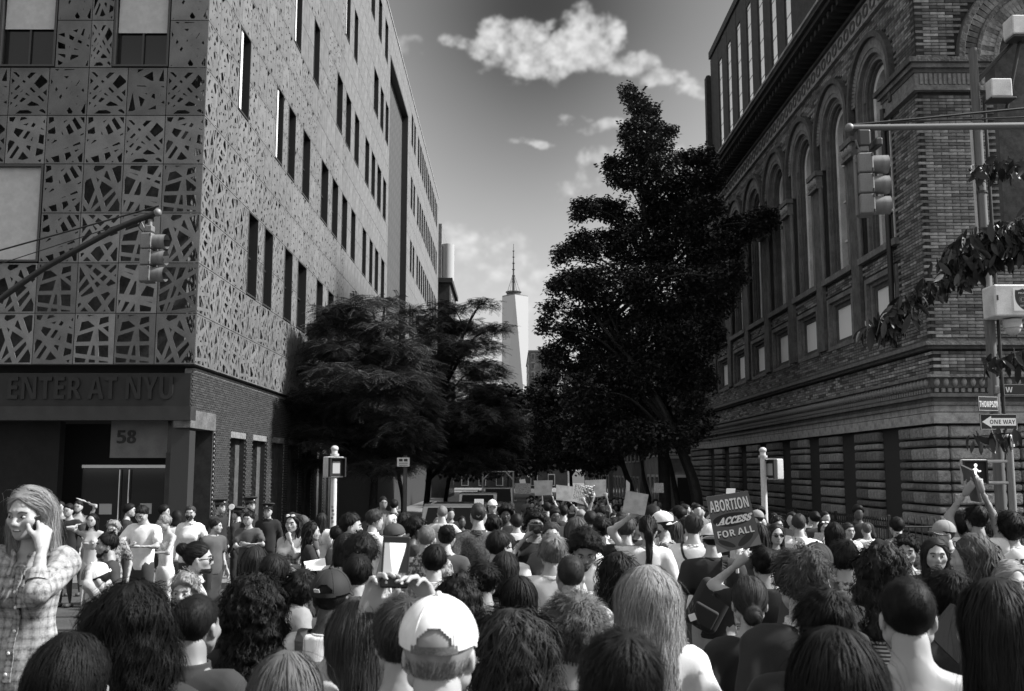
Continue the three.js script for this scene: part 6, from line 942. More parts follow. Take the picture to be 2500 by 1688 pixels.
  const strap = (pts, wd, v, n = 'strap', pt) => { const c = new THREE.CatmullRomCurve3(pts.map((p) => V3(...p))), m = 22, A = [], I = [], e = 0.012; let prev = null; for (let i = 0; i <= m; i++) { const p = onShirt(c.getPoint(i / m).toArray()), nn = V3(sf(p.x + e, p.y, p.z) - sf(p.x - e, p.y, p.z), sf(p.x, p.y + e, p.z) - sf(p.x, p.y - e, p.z), sf(p.x, p.y, p.z + e) - sf(p.x, p.y, p.z - e)).normalize(), t = c.getTangent(i / m), sd = V3().crossVectors(t, nn).normalize(); for (const [a, b] of [[-1, 0], [-1, 1], [1, 1], [1, 0]]) { const q = p.clone().addScaledVector(sd, a * wd / 2).addScaledVector(nn, b * 0.006); A.push(q.x, q.y, q.z); } if (i) { const k = i * 4; for (let j = 0; j < 4; j++) { const j2 = (j + 1) % 4; I.push(k - 4 + j, k - 4 + j2, k + j, k - 4 + j2, k + j2, k + j); } } } const g = new THREE.BufferGeometry(); g.setAttribute('position', new THREE.BufferAttribute(new Float32Array(A), 3)); g.setIndex(I); const h = g.toNonIndexed(); h.computeVertexNormals(); return P(n, boxUV(h, 4), M(v, 0.85, pt ? { map: TX[pt] } : { map: TX.cloth })); };
  const sx = S * 0.55;
  if (o.pack) { const [v, both] = o.pack; const pts = (k) => [[k * sx * 0.9, 1.12, 0.16], [k * sx, 1.3, 0.16], [k * sx, 1.46, 0.05], [k * sx, 1.46, -0.08], [k * sx * 0.95, 1.36, -0.16]]; strap(pts(-1), 0.045, v, 'backpack_strap'); if (both) strap(pts(1), 0.045, v, 'backpack_strap'); if (o.packBody !== false) { const g = rbox(0.28, 0.4, 0.15, 0.06, 4), pb = P('backpack', g, M(v, 0.85, { map: TX.cloth })); pb.position.set(o.packBody?.[0] ?? 0, o.packBody?.[1] ?? 1.2, -0.21); pb.rotation.z = o.packBody?.[2] ?? 0; const pk = cast(new THREE.Mesh(rbox(0.2, 0.16, 0.05, 0.02, 2), M(v * 0.8, 0.85))); pk.name = 'pocket'; pk.position.set(0, -0.08, -0.09); pb.add(pk); if (o.tagv) { const tg = cast(new THREE.Mesh(rbox(0.055, 0.055, 0.006, 0.002), M(o.tagv, 0.7))); tg.name = 'patch'; tg.position.set(0.07, -0.13, -0.12); tg.rotation.z = 0.7; pb.add(tg); } } }
  if (o.sling) { const [v, k, wd] = o.sling; strap([[-k * 0.15, 0.98, 0.05], [-k * 0.13, 1.1, -0.14], [0, 1.25, -0.18], [k * 0.09, 1.38, -0.16], [k * 0.1, 1.47, -0.03], [k * 0.06, 1.35, 0.15], [-k * 0.08, 1.1, 0.16]], wd ?? 0.028, v, 'shoulder_strap'); if (o.bag) { const b = P('shoulder_bag', rbox(0.24, 0.26, 0.12, 0.05, 3), M(o.bag, 0.8)); b.position.set(-k * 0.2, 0.92, -0.02); } }
  if (tk === 'rolled') { strap([[0.012, 1.4, 0.12], [0.01, 1.28, 0.15], [0.01, 1.1, 0.15], [0.01, 0.9, 0.15]], 0.034, tv * 0.75, 'placket', tp); for (let i = 0; i < 5; i++) { const q = onShirt([0.01, 1.3 - i * 0.09, 0.16]); P('button', new THREE.SphereGeometry(0.008, 8, 6).scale(1, 1, 0.5).translate(q.x, q.y, q.z + 0.012), M(0.7, 0.4)); } for (const k of [-1, 1]) { const c = [0.085 * k, 1.27, 0.15], g = []; strap([[c[0] - 0.045, c[1], c[2]], [c[0], c[1] + 0.003, c[2]], [c[0] + 0.045, c[1], c[2]]], 0.09, tv * 0.9, 'pocket', tp); } for (const a of arms) { const e = V3(...a.el).lerp(V3(...a.wr), 0.33), d2 = V3(...a.wr).sub(V3(...a.el)).normalize(), g = new THREE.CylinderGeometry(0.054, 0.05, 0.05, 16, 1, true); g.applyQuaternion(new THREE.Quaternion().setFromUnitVectors(V3(0, 1, 0), d2)); g.translate(e.x, e.y, e.z); P('cuff', boxUV(g, 3), clothM(tv * 1.1, tp)); } }
  T.userData.arms = arms; // used only while building
  return T;
}
const armsOf = (T) => T.userData.arms;
const inWorld = (T, v) => { T.updateMatrixWorld(true); return v.clone().applyMatrix4(T.matrixWorld); };
// ---------- the crowd: [pixel of the crown, distance, heading], one by one ----------
const noFace = { noface: 1 };
const K = {};   // those that hold something
// front rows
K.left = person(86, 1182, 4.65, 188, 'woman with light wavy hair and checked pale jacket, hand raised to her cheek', { f: 1, hair: 'soft', fine: 2.2, hc: 0.24, top: ['rolled', 0.42, 'check'], arms: ['down', [[-0.125, 1.5, 0.11], [-0.35, -1, 0.35], [0.7, 0, -0.5], 'claw']], pitch: 4, turn: -4 });
person(322, 1416, 2.9, 5, 'woman with a huge mane of black hair, nearest of all at bottom left', { f: 1, hair: 'mane', fine: 2, hc: 0.006, top: ['tee', 0.02], w: 1.1 });
person(474, 1452, 3.5, 12, 'man with cropped black hair and dark collared shirt, in front of the pale-haired woman', { hair: 'buzz', hc: 0.01, skin: 't', top: ['polo', 0.03] });
person(622, 1396, 4.2, 0, 'person with a wide ball of dark curls reaching the shoulders', { f: 1, hair: 'longcurly', hc: 0.012, top: ['tee', 0.02] });
person(698, 1592, 2.6, 0, 'person with straight greyish brown hair cut by the bottom edge', { f: 1, hair: 'long', hc: 0.11, top: ['tee', 0.12] });
person(806, 1386, 4.2, 8, 'man in a black cap and white t-shirt with grey backpack straps', { hair: 'buzz', hc: 0.01, skin: 'd', cap: [0.012, 'front', { patch: 0.6, pa: -0.3 }], top: ['tee', 0.85], pack: [0.08, true] });
person(876, 1460, 3.1, -4, 'woman with long straight brown hair hanging past her shoulders', { f: 1, hair: 'long', hc: 0.045, top: ['tee', 0.05] });
person(1070, 1448, 2.3, 2, 'man in a bright white cap with a grey strap and grizzled hair below', { hair: 'curly', hc: 0.3, cap: [0.86, 'front', { strapv: 0.2 }], top: ['tee', 0.4, 'marl'], pack: null });
K.phone = person(985, 1462, 2.85, 0, 'person with brown hair holding up a phone in both hands', { hair: 'short', hc: 0.05, top: ['tee', 0.1], reach: [[1064, 1494, 3.06, [-0.7, -1, 0.2], [0.6, 0, -0.8], 'claw'], [892, 1496, 3.06, [-0.7, -1, 0.2], [0.6, 0, -0.8], 'claw']], bend: [[0.45, 1.0, 0], [-0.25, 1.2, 0]] });
person(1252, 1480, 2.65, -6, 'woman with wavy dark brown hair between the white cap and the grey curls', { f: 1, hair: 'wavy', hc: 0.03, top: ['tee', 0.03] });
person(1406, 1446, 3.1, 0, 'man with a crown of light curls and darker hair beneath', { hair: 'curly', hc: 0.1, top: ['tee', 0.05] });
person(1515, 1542, 2.1, 4, 'person with a smooth dome of black hair low beside the light curls', { hair: 'short', hc: 0.008, top: ['tee', 0.02] });
person(1582, 1376, 3.5, 3, 'woman with long fair streaked hair and a white strap top', { f: 1, hair: 'soft', fine: 2, hc: 0.28, top: ['tee', 0.84] });
person(1830, 1408, 4.3, 6, 'woman with brown hair tied in a low knot, dark top and grey tote strap', { f: 1, hair: 'bun', hc: 0.045, top: ['tee', 0.02], sling: [0.16, -1, 0.04], bag: 0.04 });
person(1956, 1334, 3.9, 0, 'man with thick swept brown curls and a pale collar', { hair: 'curly', hc: 0.06, top: ['polo', 0.02], collar: 0.75, w: 1.05 });
person(2014, 1432, 3.3, -5, 'broad person in black with a bushy head of dark hair below the swept curls', { hair: 'messy', hc: 0.01, top: ['hoodie', 0.012], w: 1.25 });
person(2040, 1534, 2.1, 2, 'person with glossy black hair, largest dark head along the bottom edge at right', { f: 1, hair: 'long', hc: 0.008, top: ['tee', 0.02], w: 1.1 });
person(2152, 1318, 5.2, 8, 'woman with long loose dark ringlets and a pale low-backed dress', { f: 1, hair: 'longcurly', hc: 0.022, top: ['dress', 0.6], bot: ['dress', 0.6] });
person(2216, 1410, 3.0, 10, 'man with cropped black hair in a white tank top with a dark strap', { hair: 'buzz', fine: 1.6, hc: 0.008, top: ['tank', 0.8], sling: [0.03, 1, 0.05] });
K.board = person(2312, 1388, 4.1, 6, 'person with thick black hair clutching a large dark folder', { hair: 'messy', hc: 0.009, top: ['tee', 0.02], skin: 'm' });
person(2436, 1414, 2.6, -6, 'person with long dark hair and grey top at the bottom right corner', { f: 1, hair: 'long', hc: 0.012, top: ['tee', 0.22, 'marl'] });
person(2458, 1366, 5.4, 172, 'fair-haired woman facing the camera, half cut by the right edge', { f: 1, hair: 'bob', hc: 0.28, top: ['tee', 0.3] });
person(168, 1548, 2.5, 10, 'black-haired figure in black in the corner below the checked jacket', { f: 1, hair: 'bob', hc: 0.008, top: ['hoodie', 0.015] });
// second rows, left to right
K.brim = person(262, 1363, 6.6, -115, 'man bending his head in a white cap with a printed front and dark brim', { hair: 'buzz', hc: 0.02, cap: [0.8, 'front', { front: 0.1, brim: 0.03 }], top: ['tee', 0.6], pitch: 28, arms: ['down', 'brim'] });
person(455, 1392, 6.0, 180, 'woman with curly fair hair whose eyes look over the heads in front', { f: 1, hair: 'curly', hc: 0.3, top: ['tee', 0.1] });
person(622, 1334, 6.8, 0, 'woman with straight dark hair, behind the wide ball of curls', { f: 1, hair: 'long', hc: 0.02, top: ['tee', 0.03] });
person(668, 1352, 5.4, 6, 'man with short dark hair right behind the curly heads', { hair: 'short', hc: 0.012, top: ['tee', 0.3], pack: [0.02, true] });
person(733, 1388, 5.4, -8, 'person with a soft round head of black curls left of the black cap', { hair: 'curly', hc: 0.012, top: ['tee', 0.05], skin: 'd' });
person(476, 1322, 6.9, 75, 'woman in profile with dark hair in a bun, glasses and lowered black mask', { f: 1, hair: 'topbun', hc: 0.012, top: ['shirt', 0.75], glasses: 'sun', mask: [0.015, 1] });
person(880, 1299, 7.0, 10, 'person with a spreading mop of black curls left of the phone', { hair: 'afro', hc: 0.01, top: ['tee', 0.5] });
person(842, 1302, 8.4, 15, 'woman with cropped dark hair and a pale top with a thin strap', { f: 1, hair: 'bob', hc: 0.015, top: ['tee', 0.6], sling: [0.03, 1, 0.02] });
person(872, 1354, 5.6, 4, 'man with neat short black hair, between the black cap and the phone', { hair: 'short', hc: 0.01, top: ['tee', 0.08], skin: 'm' });
person(1118, 1396, 5.0, 12, 'person with tousled black curls and a pale sleeve, above the white cap', { f: 1, hair: 'longcurly', hc: 0.01, top: ['tee', 0.45] });
person(1182, 1368, 6.0, 0, 'person with dark curly hair, just in front of the man in glasses', { hair: 'curly', hc: 0.011, top: ['tee', 0.25], pack: [0.05, true] });
person(1266, 1406, 5.0, 0, 'woman with sleek shining black hair parted in the middle', { f: 1, hair: 'long', hc: 0.008, top: ['tee', 0.25] });
person(1394, 1356, 5.3, -5, 'man with close round dark hair beside the white shirt with the bag', { hair: 'buzz', hc: 0.03, top: ['tee', 0.45, 'floral'], skin: 'm' });
person(1348, 1302, 6.6, 6, 'man with sandy hair in a white shirt with a grey bag strap across', { hair: 'messy', hc: 0.16, top: ['tee', 0.85], sling: [0.12, -1, 0.05], bag: 0.15 });
person(1505, 1345, 5.6, 8, 'person in black with long dark hair, between the curls and the fair-haired woman', { f: 1, hair: 'wavy', hc: 0.012, top: ['tee', 0.015] });
person(1232, 1348, 6.4, 20, 'person with a dark bob just right of the dark curls', { f: 1, hair: 'bob', hc: 0.02, top: ['tee', 0.08] });
person(1060, 1329, 6.5, 6, 'man with neat black hair and a pale collar, right of the phone', { hair: 'short', hc: 0.01, top: ['polo', 0.3], collar: 0.7 });
person(1868, 1334, 6.5, 0, 'broad figure with black hair and hood, one arm raised to the printed placard', { hair: 'messy', hc: 0.008, top: ['hoodie', 0.012], w: 1.15, reach: [null, [1801, 1378, 6.6, [-0.5, -1, 0], [0.5, 0, 1], 'grip']] });
person(1996, 1322, 5.6, -6, 'person in a dark flat cap behind the swept curls', { hair: 'short', hc: 0.02, cap: [0.015, 'plain'], top: ['tee', 0.05] });
person(2062, 1315, 6.1, -4, 'man with wavy dark hair and a patterned shirt', { hair: 'messy', hc: 0.02, top: ['shirt', 0.5, 'floral'], pack: [0.03, true], packBody: false });
person(2380, 1300, 5.5, -60, 'woman with brown hair in three-quarter profile and a dark top', { f: 1, hair: 'wavy', hc: 0.09, top: ['tee', 0.02] });
person(2282, 1312, 7.1, 195, 'woman with dark parted hair facing the camera, dark dress under a pale wrap', { f: 1, hair: 'long', hc: 0.025, top: ['tee', 0.03] });
person(2210, 1301, 7.6, 200, 'woman with dark curly hair and a black mask pulled below her chin', { f: 1, hair: 'curly', hc: 0.013, top: ['tee', 0.4], mask: [0.015, 1] });
// middle rows, left group by the entrance
person(170, 1229, 18, 190, 'man in a black t-shirt standing by the glass entrance', { hair: 'short', hc: 0.012, top: ['tee', 0.012] });
person(193, 1221, 20, 178, 'bearded man with a hand at his forehead by the entrance', { hair: 'short', hc: 0.02, beard: 1, top: ['tank', 0.05], arms: ['down', 'head'] });
person(148, 1224, 21, 170, 'person partly hidden at the far left by the entrance', { hair: 'short', hc: 0.02, top: ['tee', 0.3] });
K.call = person(226, 1253, 16.5, 178, 'woman in a pale cropped top talking on a phone', { f: 1, hair: 'long', hc: 0.015, top: ['crop', 0.45], arms: ['ear', 'down'], bot: ['trousers', 0.5] });
person(279, 1267, 13.5, 185, 'woman with short light hair and dark-rimmed glasses', { f: 1, hair: 'curly', hc: 0.28, glasses: 1, top: ['tee', 0.3] });
person(268, 1299, 9.3, -118, 'man shading his head with one bent arm, in a dark printed t-shirt', { hair: 'short', hc: 0.012, top: ['tee', 0.035], reach: [null, null], arms: ['head', 'down'], beard: 1, skin: 'm' });
person(313, 1227, 18, 75, 'man in black turned to the right by the door handles', { hair: 'messy', hc: 0.01, top: ['tee', 0.015] });
person(352, 1230, 14.5, 188, 'man in a loose white t-shirt looking down at his hands', { hair: 'short', hc: 0.015, top: ['tee', 0.86], arms: ['phone', 'phone'], pitch: 24, w: 1.1 });
K.white = person(409, 1255, 14.8, -140, 'woman in a white vest and wide white trousers holding a phone', { f: 1, hair: 'short', hc: 0.28, top: ['strap', 0.82], bot: ['trousers', 0.85], arms: ['phone', 'phone'], pitch: 14 });
person(398, 1231, 18.5, 85, 'person with black hair in profile behind the white t-shirt', { hair: 'messy', hc: 0.01, top: ['tee', 0.1] });
person(432, 1246, 17.5, -20, 'person with dark hair and pale top seen from behind, by the masked woman', { f: 1, hair: 'bob', hc: 0.012, top: ['tee', 0.7] });
person(466, 1234, 16.5, 175, 'woman in a black face mask and long pale shirt', { f: 1, hair: 'short', hc: 0.05, mask: [0.01], top: ['shirt', 0.8], arms: ['down', 'hold'] });
person(524, 1266, 15.3, 128, 'man in a grey v-neck t-shirt, head turned to the right', { hair: 'short', hc: 0.02, top: ['tee', 0.09], turn: 35 });
for (const [px, py, d, yw, lab, o] of [[536, 1222, 20, 112, 'bareheaded-faced police officer in a peaked cap, leftmost of the officers', {}], [581, 1240, 19.5, -75, 'police officer in a peaked cap leaning to talk, half hidden by the crossed-arms man', {}], [609, 1217, 20.5, 118, 'tallest police officer in a peaked cap, third from the left', { beard: 1 }], [655, 1232, 19.5, 180, 'police officer in a peaked cap facing forward, rightmost of the officers', {}]])
  person(px, py, d, yw, lab, { hair: 'buzz', hc: 0.015, cap: [0.012, 'police'], top: ['shirt', 0.014], bot: ['trousers', 0.014], group: 'police officers along the brick wall', ...o });
person(608, 1248, 16.6, 188, 'young man in a grey t-shirt with folded arms in front of the officers', { hair: 'messy', hc: 0.015, top: ['tee', 0.08], arms: ['cross', [[-0.08, 1.23, 0.19], [-1, -0.3, 0.1], [0, 0, -1], 'relaxed']] });
person(716, 1250, 12.4, 190, 'woman with sunglasses on her head, chin resting on her fist', { f: 1, hair: 'wavy', hc: 0.025, shades: 0.5, top: ['crop', 0.25, 'plaid'], arms: [[[0.12, 1.12, 0.16], [-1, -0.3, 0.1], [0, 0, -1], 'relaxed'], [[-0.02, 1.45, 0.14], [-0.5, -1, 0.5], [0, 0.3, -1], 'fist']] });
K.paper = person(757, 1272, 12.0, 75, 'woman with long dark wavy hair holding a white sheet', { f: 1, hair: 'wavy', hc: 0.014, top: ['tee', 0.015], arms: ['hold', 'hold'] });
person(741, 1258, 15.5, -30, 'person with light brown hair behind the woman with the fist', { f: 1, hair: 'long', hc: 0.1, top: ['tee', 0.1] });
person(785, 1252, 16.5, 10, 'woman in a short pale dress seen from behind, at the sticker post', { f: 1, hair: 'long', hc: 0.02, top: ['tee', 0.6], bot: ['dress', 0.6], hem: 0.72 });
person(822, 1281, 12, 65, 'young person with dark hair looking right, below the masked man', { hair: 'messy', hc: 0.015, top: ['tee', 0.2] });
person(851, 1252, 9.6, 82, 'man in profile with swept black hair and a black face mask', { hair: 'short', hc: 0.01, mask: [0.012], top: ['tee', 0.55] });
person(911, 1243, 11.6, 50, 'young man in a white shirt with a cup, turned away to the right', { hair: 'short', hc: 0.04, top: ['polo', 0.82], arms: ['carry', 'down'] });
person(935, 1212, 21, 160, 'person leaning against the pillar on the left pavement', { hair: 'short', hc: 0.012, top: ['tee', 0.2], skin: 't' });
person(962, 1219, 21, 5, 'person in a dark checked shirt beside the leaning one', { hair: 'short', hc: 0.01, top: ['shirt', 0.12, 'plaid'] });
person(956, 1257, 13, 0, 'person with white hair above the phone', { hair: 'short', hc: 0.7, top: ['tee', 0.6] });
person(985, 1251, 12, 25, 'person with dark hair behind the capped man in profile', { hair: 'short', hc: 0.012, top: ['tee', 0.1] });
person(958, 1276, 9, 72, 'man in a grey baseball cap in profile, right behind the phone', { hair: 'buzz', hc: 0.02, cap: [0.05, 'front'], top: ['tee', 0.3] });
person(1008, 1257, 10, 62, 'man with full black hair and glasses turned to the right', { hair: 'curly', hc: 0.009, skin: 'd', glasses: 1, top: ['tee', 0.03] });
person(1041, 1283, 8.5, 8, 'man with short greying hair and a patterned shirt right of the phone', { hair: 'buzz', hc: 0.14, top: ['shirt', 0.35, 'floral'] });
person(1090, 1281, 9, 0, 'person with a dark topknot, in front of the tall grey shirt', { f: 1, hair: 'topbun', hc: 0.014, top: ['tee', 0.06] });
person(1168, 1228, 10.2, -3, 'tall man with cropped hair in a flecked grey shirt, arms at his sides', { hair: 'buzz', hc: 0.05, top: ['polo', 0.13, 'marl'], w: 1.15 });
person(1214, 1295, 7.4, 52, 'bearded man in glasses and a dark shirt with a pale yoke line', { hair: 'short', hc: 0.015, beard: 1, glasses: 1, top: ['polo', 0.05], collar: 0.12 });
person(1200, 1253, 11, 0, 'person with black hair close behind the grey shirt', { hair: 'curly', hc: 0.009, top: ['tee', 0.03], skin: 'd' });
person(1236, 1302, 9, 10, 'person in a white t-shirt behind the man in glasses', { hair: 'short', hc: 0.02, top: ['tee', 0.85] });
person(1202, 1219, 19, 178, 'man in a white cap facing the camera behind the vehicles', { hair: 'buzz', hc: 0.02, cap: [0.8, 'front'], top: ['tee', 0.2] });
person(1235, 1230, 15.5, 180, 'man in black with a pale neck chain facing the camera', { hair: 'afro', hc: 0.009, skin: 'd', top: ['tee', 0.012], chain: 1 });
K.camera = person(1306, 1240, 9.5, 176, 'man with curly dark hair and glasses raising a camera to his face', { hair: 'curly', hc: 0.012, glasses: 1, top: ['tee', 0.02], arms: [[[-0.09, 1.55, 0.2], [-0.9, -1, 0.3], [0.8, 0, -0.4], 'grip'], 'cam'], skin: 'm' });
person(1346, 1273, 9, 180, 'woman with a high forehead and tied hair looking over the sandy-haired man', { f: 1, hair: 'bun', hc: 0.05, top: ['tee', 0.1] });
person(1408, 1262, 8.4, 0, 'person with brown shoulder-length hair behind the bearded man', { f: 1, hair: 'bob', hc: 0.07, top: ['tee', 0.7] });
person(1427, 1279, 7.1, 182, 'bearded man with an afro looking down, white tank top and backpack straps', { hair: 'afro', hc: 0.009, beard: 1, skin: 't', top: ['tank', 0.85], pack: [0.09, true], packBody: false, pitch: 26 });
person(1470, 1258, 10.4, 5, 'man with a round head of dark hair in a grey shirt', { hair: 'curly', hc: 0.012, top: ['tee', 0.08] });
person(1500, 1262, 11.4, 78, 'woman in glasses and tied hair in profile', { f: 1, hair: 'bun', hc: 0.03, glasses: 1, top: ['shirt', 0.8] });
person(1528, 1256, 9.6, 12, 'person with shaggy brown hair in a black jacket under the cardboard sign', { hair: 'messy', hc: 0.08, top: ['hoodie', 0.012] });
K.ponytail = person(1582, 1259, 9, 4, 'woman with a long dark ponytail and white t-shirt raising an arm to a sign', { f: 1, hair: 'pony', hc: 0.02, top: ['tee', 0.85], reach: [null, [1546, 1258, 8.9, [-1, -0.2, 0.2], [0, 0, 1], 'grip']] });
person(1556, 1254, 11.4, 148, 'woman in a black printed t-shirt turning back by the raised arm', { f: 1, hair: 'bob', hc: 0.015, top: ['tee', 0.012] });
person(1620, 1246, 9.6, -65, 'man with a stubbled jaw and a white cap worn backwards, grey t-shirt', { hair: 'buzz', hc: 0.03, beard: 1, cap: [0.84, 'back'], top: ['tee', 0.28], w: 1.1 });
person(1645, 1268, 11, -20, 'woman with long brown hair between the backwards cap and the white t-shirt', { f: 1, hair: 'long', hc: 0.04, top: ['tee', 0.6] });
person(1692, 1254, 9.3, 12, 'man with a fresh haircut, white t-shirt and thin black strap across his back', { hair: 'short', hc: 0.03, top: ['tee', 0.86], sling: [0.015, 1, 0.022], bot: ['trousers', 0.1] });
person(1672, 1262, 11.5, 30, 'person with dark hair hidden behind the fresh haircut', { hair: 'messy', hc: 0.012, top: ['tee', 0.1] });
K.placard = person(1738, 1276, 8.1, 14, 'man in a black t-shirt with a slung black backpack and white backwards cap', { hair: 'short', hc: 0.015, cap: [0.82, 'back'], top: ['tee', 0.022], pack: [0.02, false], packBody: [0.03, 1.13, 0.5], tagv: 0.8, bot: ['trousers', 0.42], w: 1.1 });
// middle rows, right
person(1852, 1276, 9, 0, 'person with long dark hair right of the placard', { f: 1, hair: 'long', hc: 0.015, top: ['tee', 0.05] });
person(1851, 1244, 15, -60, 'man in a speckled cap by the white signal post', { hair: 'buzz', hc: 0.05, cap: [0.3, 'plain'], top: ['tee', 0.1] });
person(1896, 1257, 14, 176, 'person with curly hair facing the camera by the white signal post', { hair: 'curly', hc: 0.03, top: ['tee', 0.15] });
person(1893, 1278, 10.8, 178, 'woman in dark clothes and glasses in front of the curly-haired one', { f: 1, hair: 'long', hc: 0.025, glasses: 'sun', top: ['tee', 0.08] });
person(1950, 1254, 11, 8, 'man with cropped hair in a crisp white shirt seen from behind', { hair: 'buzz', hc: 0.05, top: ['shirt', 0.86], w: 1.08 });
person(1991, 1247, 17, 0, 'person with dark curls close to the railing', { hair: 'curly', hc: 0.012, top: ['tee', 0.05] });
person(2011, 1270, 15.5, 180, 'woman with sunglasses pushed up, smiling towards the camera', { f: 1, hair: 'long', hc: 0.02, shades: 0.6, top: ['tee', 0.5, 'floral'] });
person(2037, 1276, 10, 0, 'person with black hair and a thin dark strap over a pale top', { f: 1, hair: 'bob', hc: 0.01, top: ['tee', 0.5], sling: [0.02, 1, 0.025] });
person(2070, 1276, 13.6, 172, 'woman in white with hair drawn back, facing the camera by the railing', { f: 1, hair: 'bun', hc: 0.04, top: ['tee', 0.84] });
person(2116, 1277, 15, 0, 'person with short fair hair in a white shirt by the railing', { hair: 'buzz', hc: 0.12, top: ['tee', 0.84] });
person(2190, 1262, 12, 0, 'man with a dark round head in a pale speckled shirt by the railing', { hair: 'short', hc: 0.012, top: ['tee', 0.4, 'marl'] });
person(2308, 1268, 8.9, -100, 'man in glasses and a two-tone cap looking left', { hair: 'buzz', hc: 0.05, glasses: 1, cap: [0.3, 'plain'], top: ['shirt', 0.4, 'stripe'] });
person(2346, 1247, 11, 0, 'person with a tall black afro below the dark board', { hair: 'afro', hc: 0.009, skin: 'd', top: ['tee', 0.03] });
K.ues = person(2385, 1230, 9, 4, 'man with black hair in a white printed t-shirt holding a dark board overhead', { hair: 'messy', hc: 0.009, skin: 'm', top: ['tee', 0.85], reach: [[2396, 1197, 9, [-0.4, -0.6, 0.3], [0, 0, 1], 'grip'], [2360, 1203, 9, [-0.4, -0.6, 0.3], [0, 0, 1], 'grip']] });
K.ues2 = person(2466, 1246, 9, 2, 'person in a white printed t-shirt cut by the right edge', { hair: 'afro', hc: 0.009, top: ['tee', 0.85] });
person(2420, 1274, 10.6, 72, 'small figure in profile with dark hair between the two printed t-shirts', { f: 1, hair: 'bob', hc: 0.02, top: ['tee', 0.1] });
// ---------- the packed street beyond: built once per look, then copied ----------
{
  const R = rng(321), proto = [], n0 = nPerson;
  const toPx = (x, y, d) => { const v = V3(x, y, -d).project(camera); return [(v.x + 1) / 2 * W0, (1 - v.y) / 2 * H0]; };
  const spec = [['short', 0, 'down', 0], ['long', 1, 'down', 0], ['curly', 0, 'down', 4], ['bob', 1, 'hold', -6], ['afro', 0, 'down', 0], ['buzz', 0, 'carry', 6], ['bun', 1, 'down', 0], ['messy', 0, 'down', 170], ['wavy', 1, 'phone', -20], ['short', 0, 'cam', 60]];
  const made = [];
  const cells = []; for (let d = 12.5; d < 46; d += d < 20 ? 1.35 : 1.5) for (let x = -1.0; x < 6.2 - (d > 30 ? 1 : 0); x += 0.95) { const xx = x + (R() - 0.5) * 0.5, dd = d + (R() - 0.5) * 0.8; if (xx < 0.35 && dd > 20) continue; const q = toPx(xx, 1.1, dd)[0]; if (dd < 15 && (q < 1220 || q > 1650)) continue; cells.push([xx, dd]); }
  const looks = [['dark top and dark hair', 0.02, 0.012, 'd', 0], ['dark top and fair skin', 0.03, 0.02, 'l', 0], ['grey top', 0.2, 0.02, 'l', 0], ['white top', 0.82, 0.02, 'l', 0], ['pale top and fair hair', 0.5, 0.2, 'l', 0], ['black top', 0.012, 0.01, 'm', 0]];
  cells.forEach(([x, d], i) => {
    const k = i < spec.length ? i : Math.floor(R() * spec.length), [hr, fm, ar, yw] = spec[k], L = looks[[0, 1, 1, 2, 3, 4, 5, 5, 0][Math.floor(R() * 9)]], g = gy(x, -d), h = (fm ? 1.64 : 1.74) + (R() - 0.5) * 0.16, q = toPx(x, g + 1.5, d)[0], far = d < 20 ? 'near ranks' : d < 32 ? 'middle ranks' : 'far ranks', by = q < 1310 ? 'beside the vehicles' : q < 1385 ? 'below the square placard' : q < 1450 ? 'below the lettered placard' : q < 1530 ? 'right of the bouquet' : 'near the cardboard sign', hn = { short: 'short-haired', long: 'long-haired', curly: 'curly-haired', bob: 'bob-haired', afro: 'afro-haired', buzz: 'crop-haired', bun: 'tied-haired', messy: 'ruffle-haired', wavy: 'wavy-haired' }[hr], label = `${hn} person, ${L[0].split(' and')[0]}, ${far} ${by}`, gp2 = 'crowd packed down the street';
    let t;
    if (!proto[k]) { const [a, b] = toPx(x, g + h + 0.02, d); t = person(a, b, d < 17 ? 17 : d, yw, label, { f: fm, hair: hr, hc: L[2], skin: L[3], top: ['tee', L[1]], arms: [ar, ar === 'cam' ? 'cam' : 'down'], group: gp2 }); t.position.set(x, g, -d); t.scale.setScalar(h / 1.76); proto[k] = t; }
    else { t = proto[k].clone(); t.name = numbered('person'); scene.add(t); t.position.set(x, g, -d); t.scale.setScalar(h / 1.76); t.rotation.y = proto[k].rotation.y + (R() - 0.5) * 0.9; t.userData = { label, category: 'person', group: gp2 }; t.children.forEach((c) => { if (c.name === 't_shirt') c.material = M(L[1], 0.9, { map: TX.cloth }); if (c.name === 'hair') c.material = hairM(L[2]); if (c.name === 'body') c.material = skinM(L[3]); }); }
    made.push(t);
  });
  const same = new Map(); for (const t of made) same.set(t.userData.label, [...(same.get(t.userData.label) ?? []), t]);
  for (const l of same.values()) if (l.length > 1) { l.sort((a, b) => b.position.z - a.position.z); l.forEach((t, i) => { t.userData.label += i === 0 ? ', nearest alike' : i === l.length - 1 ? ', farthest alike' : ', middle one alike'; }); }
}
console.log('people', nPerson, heights.join('; '));
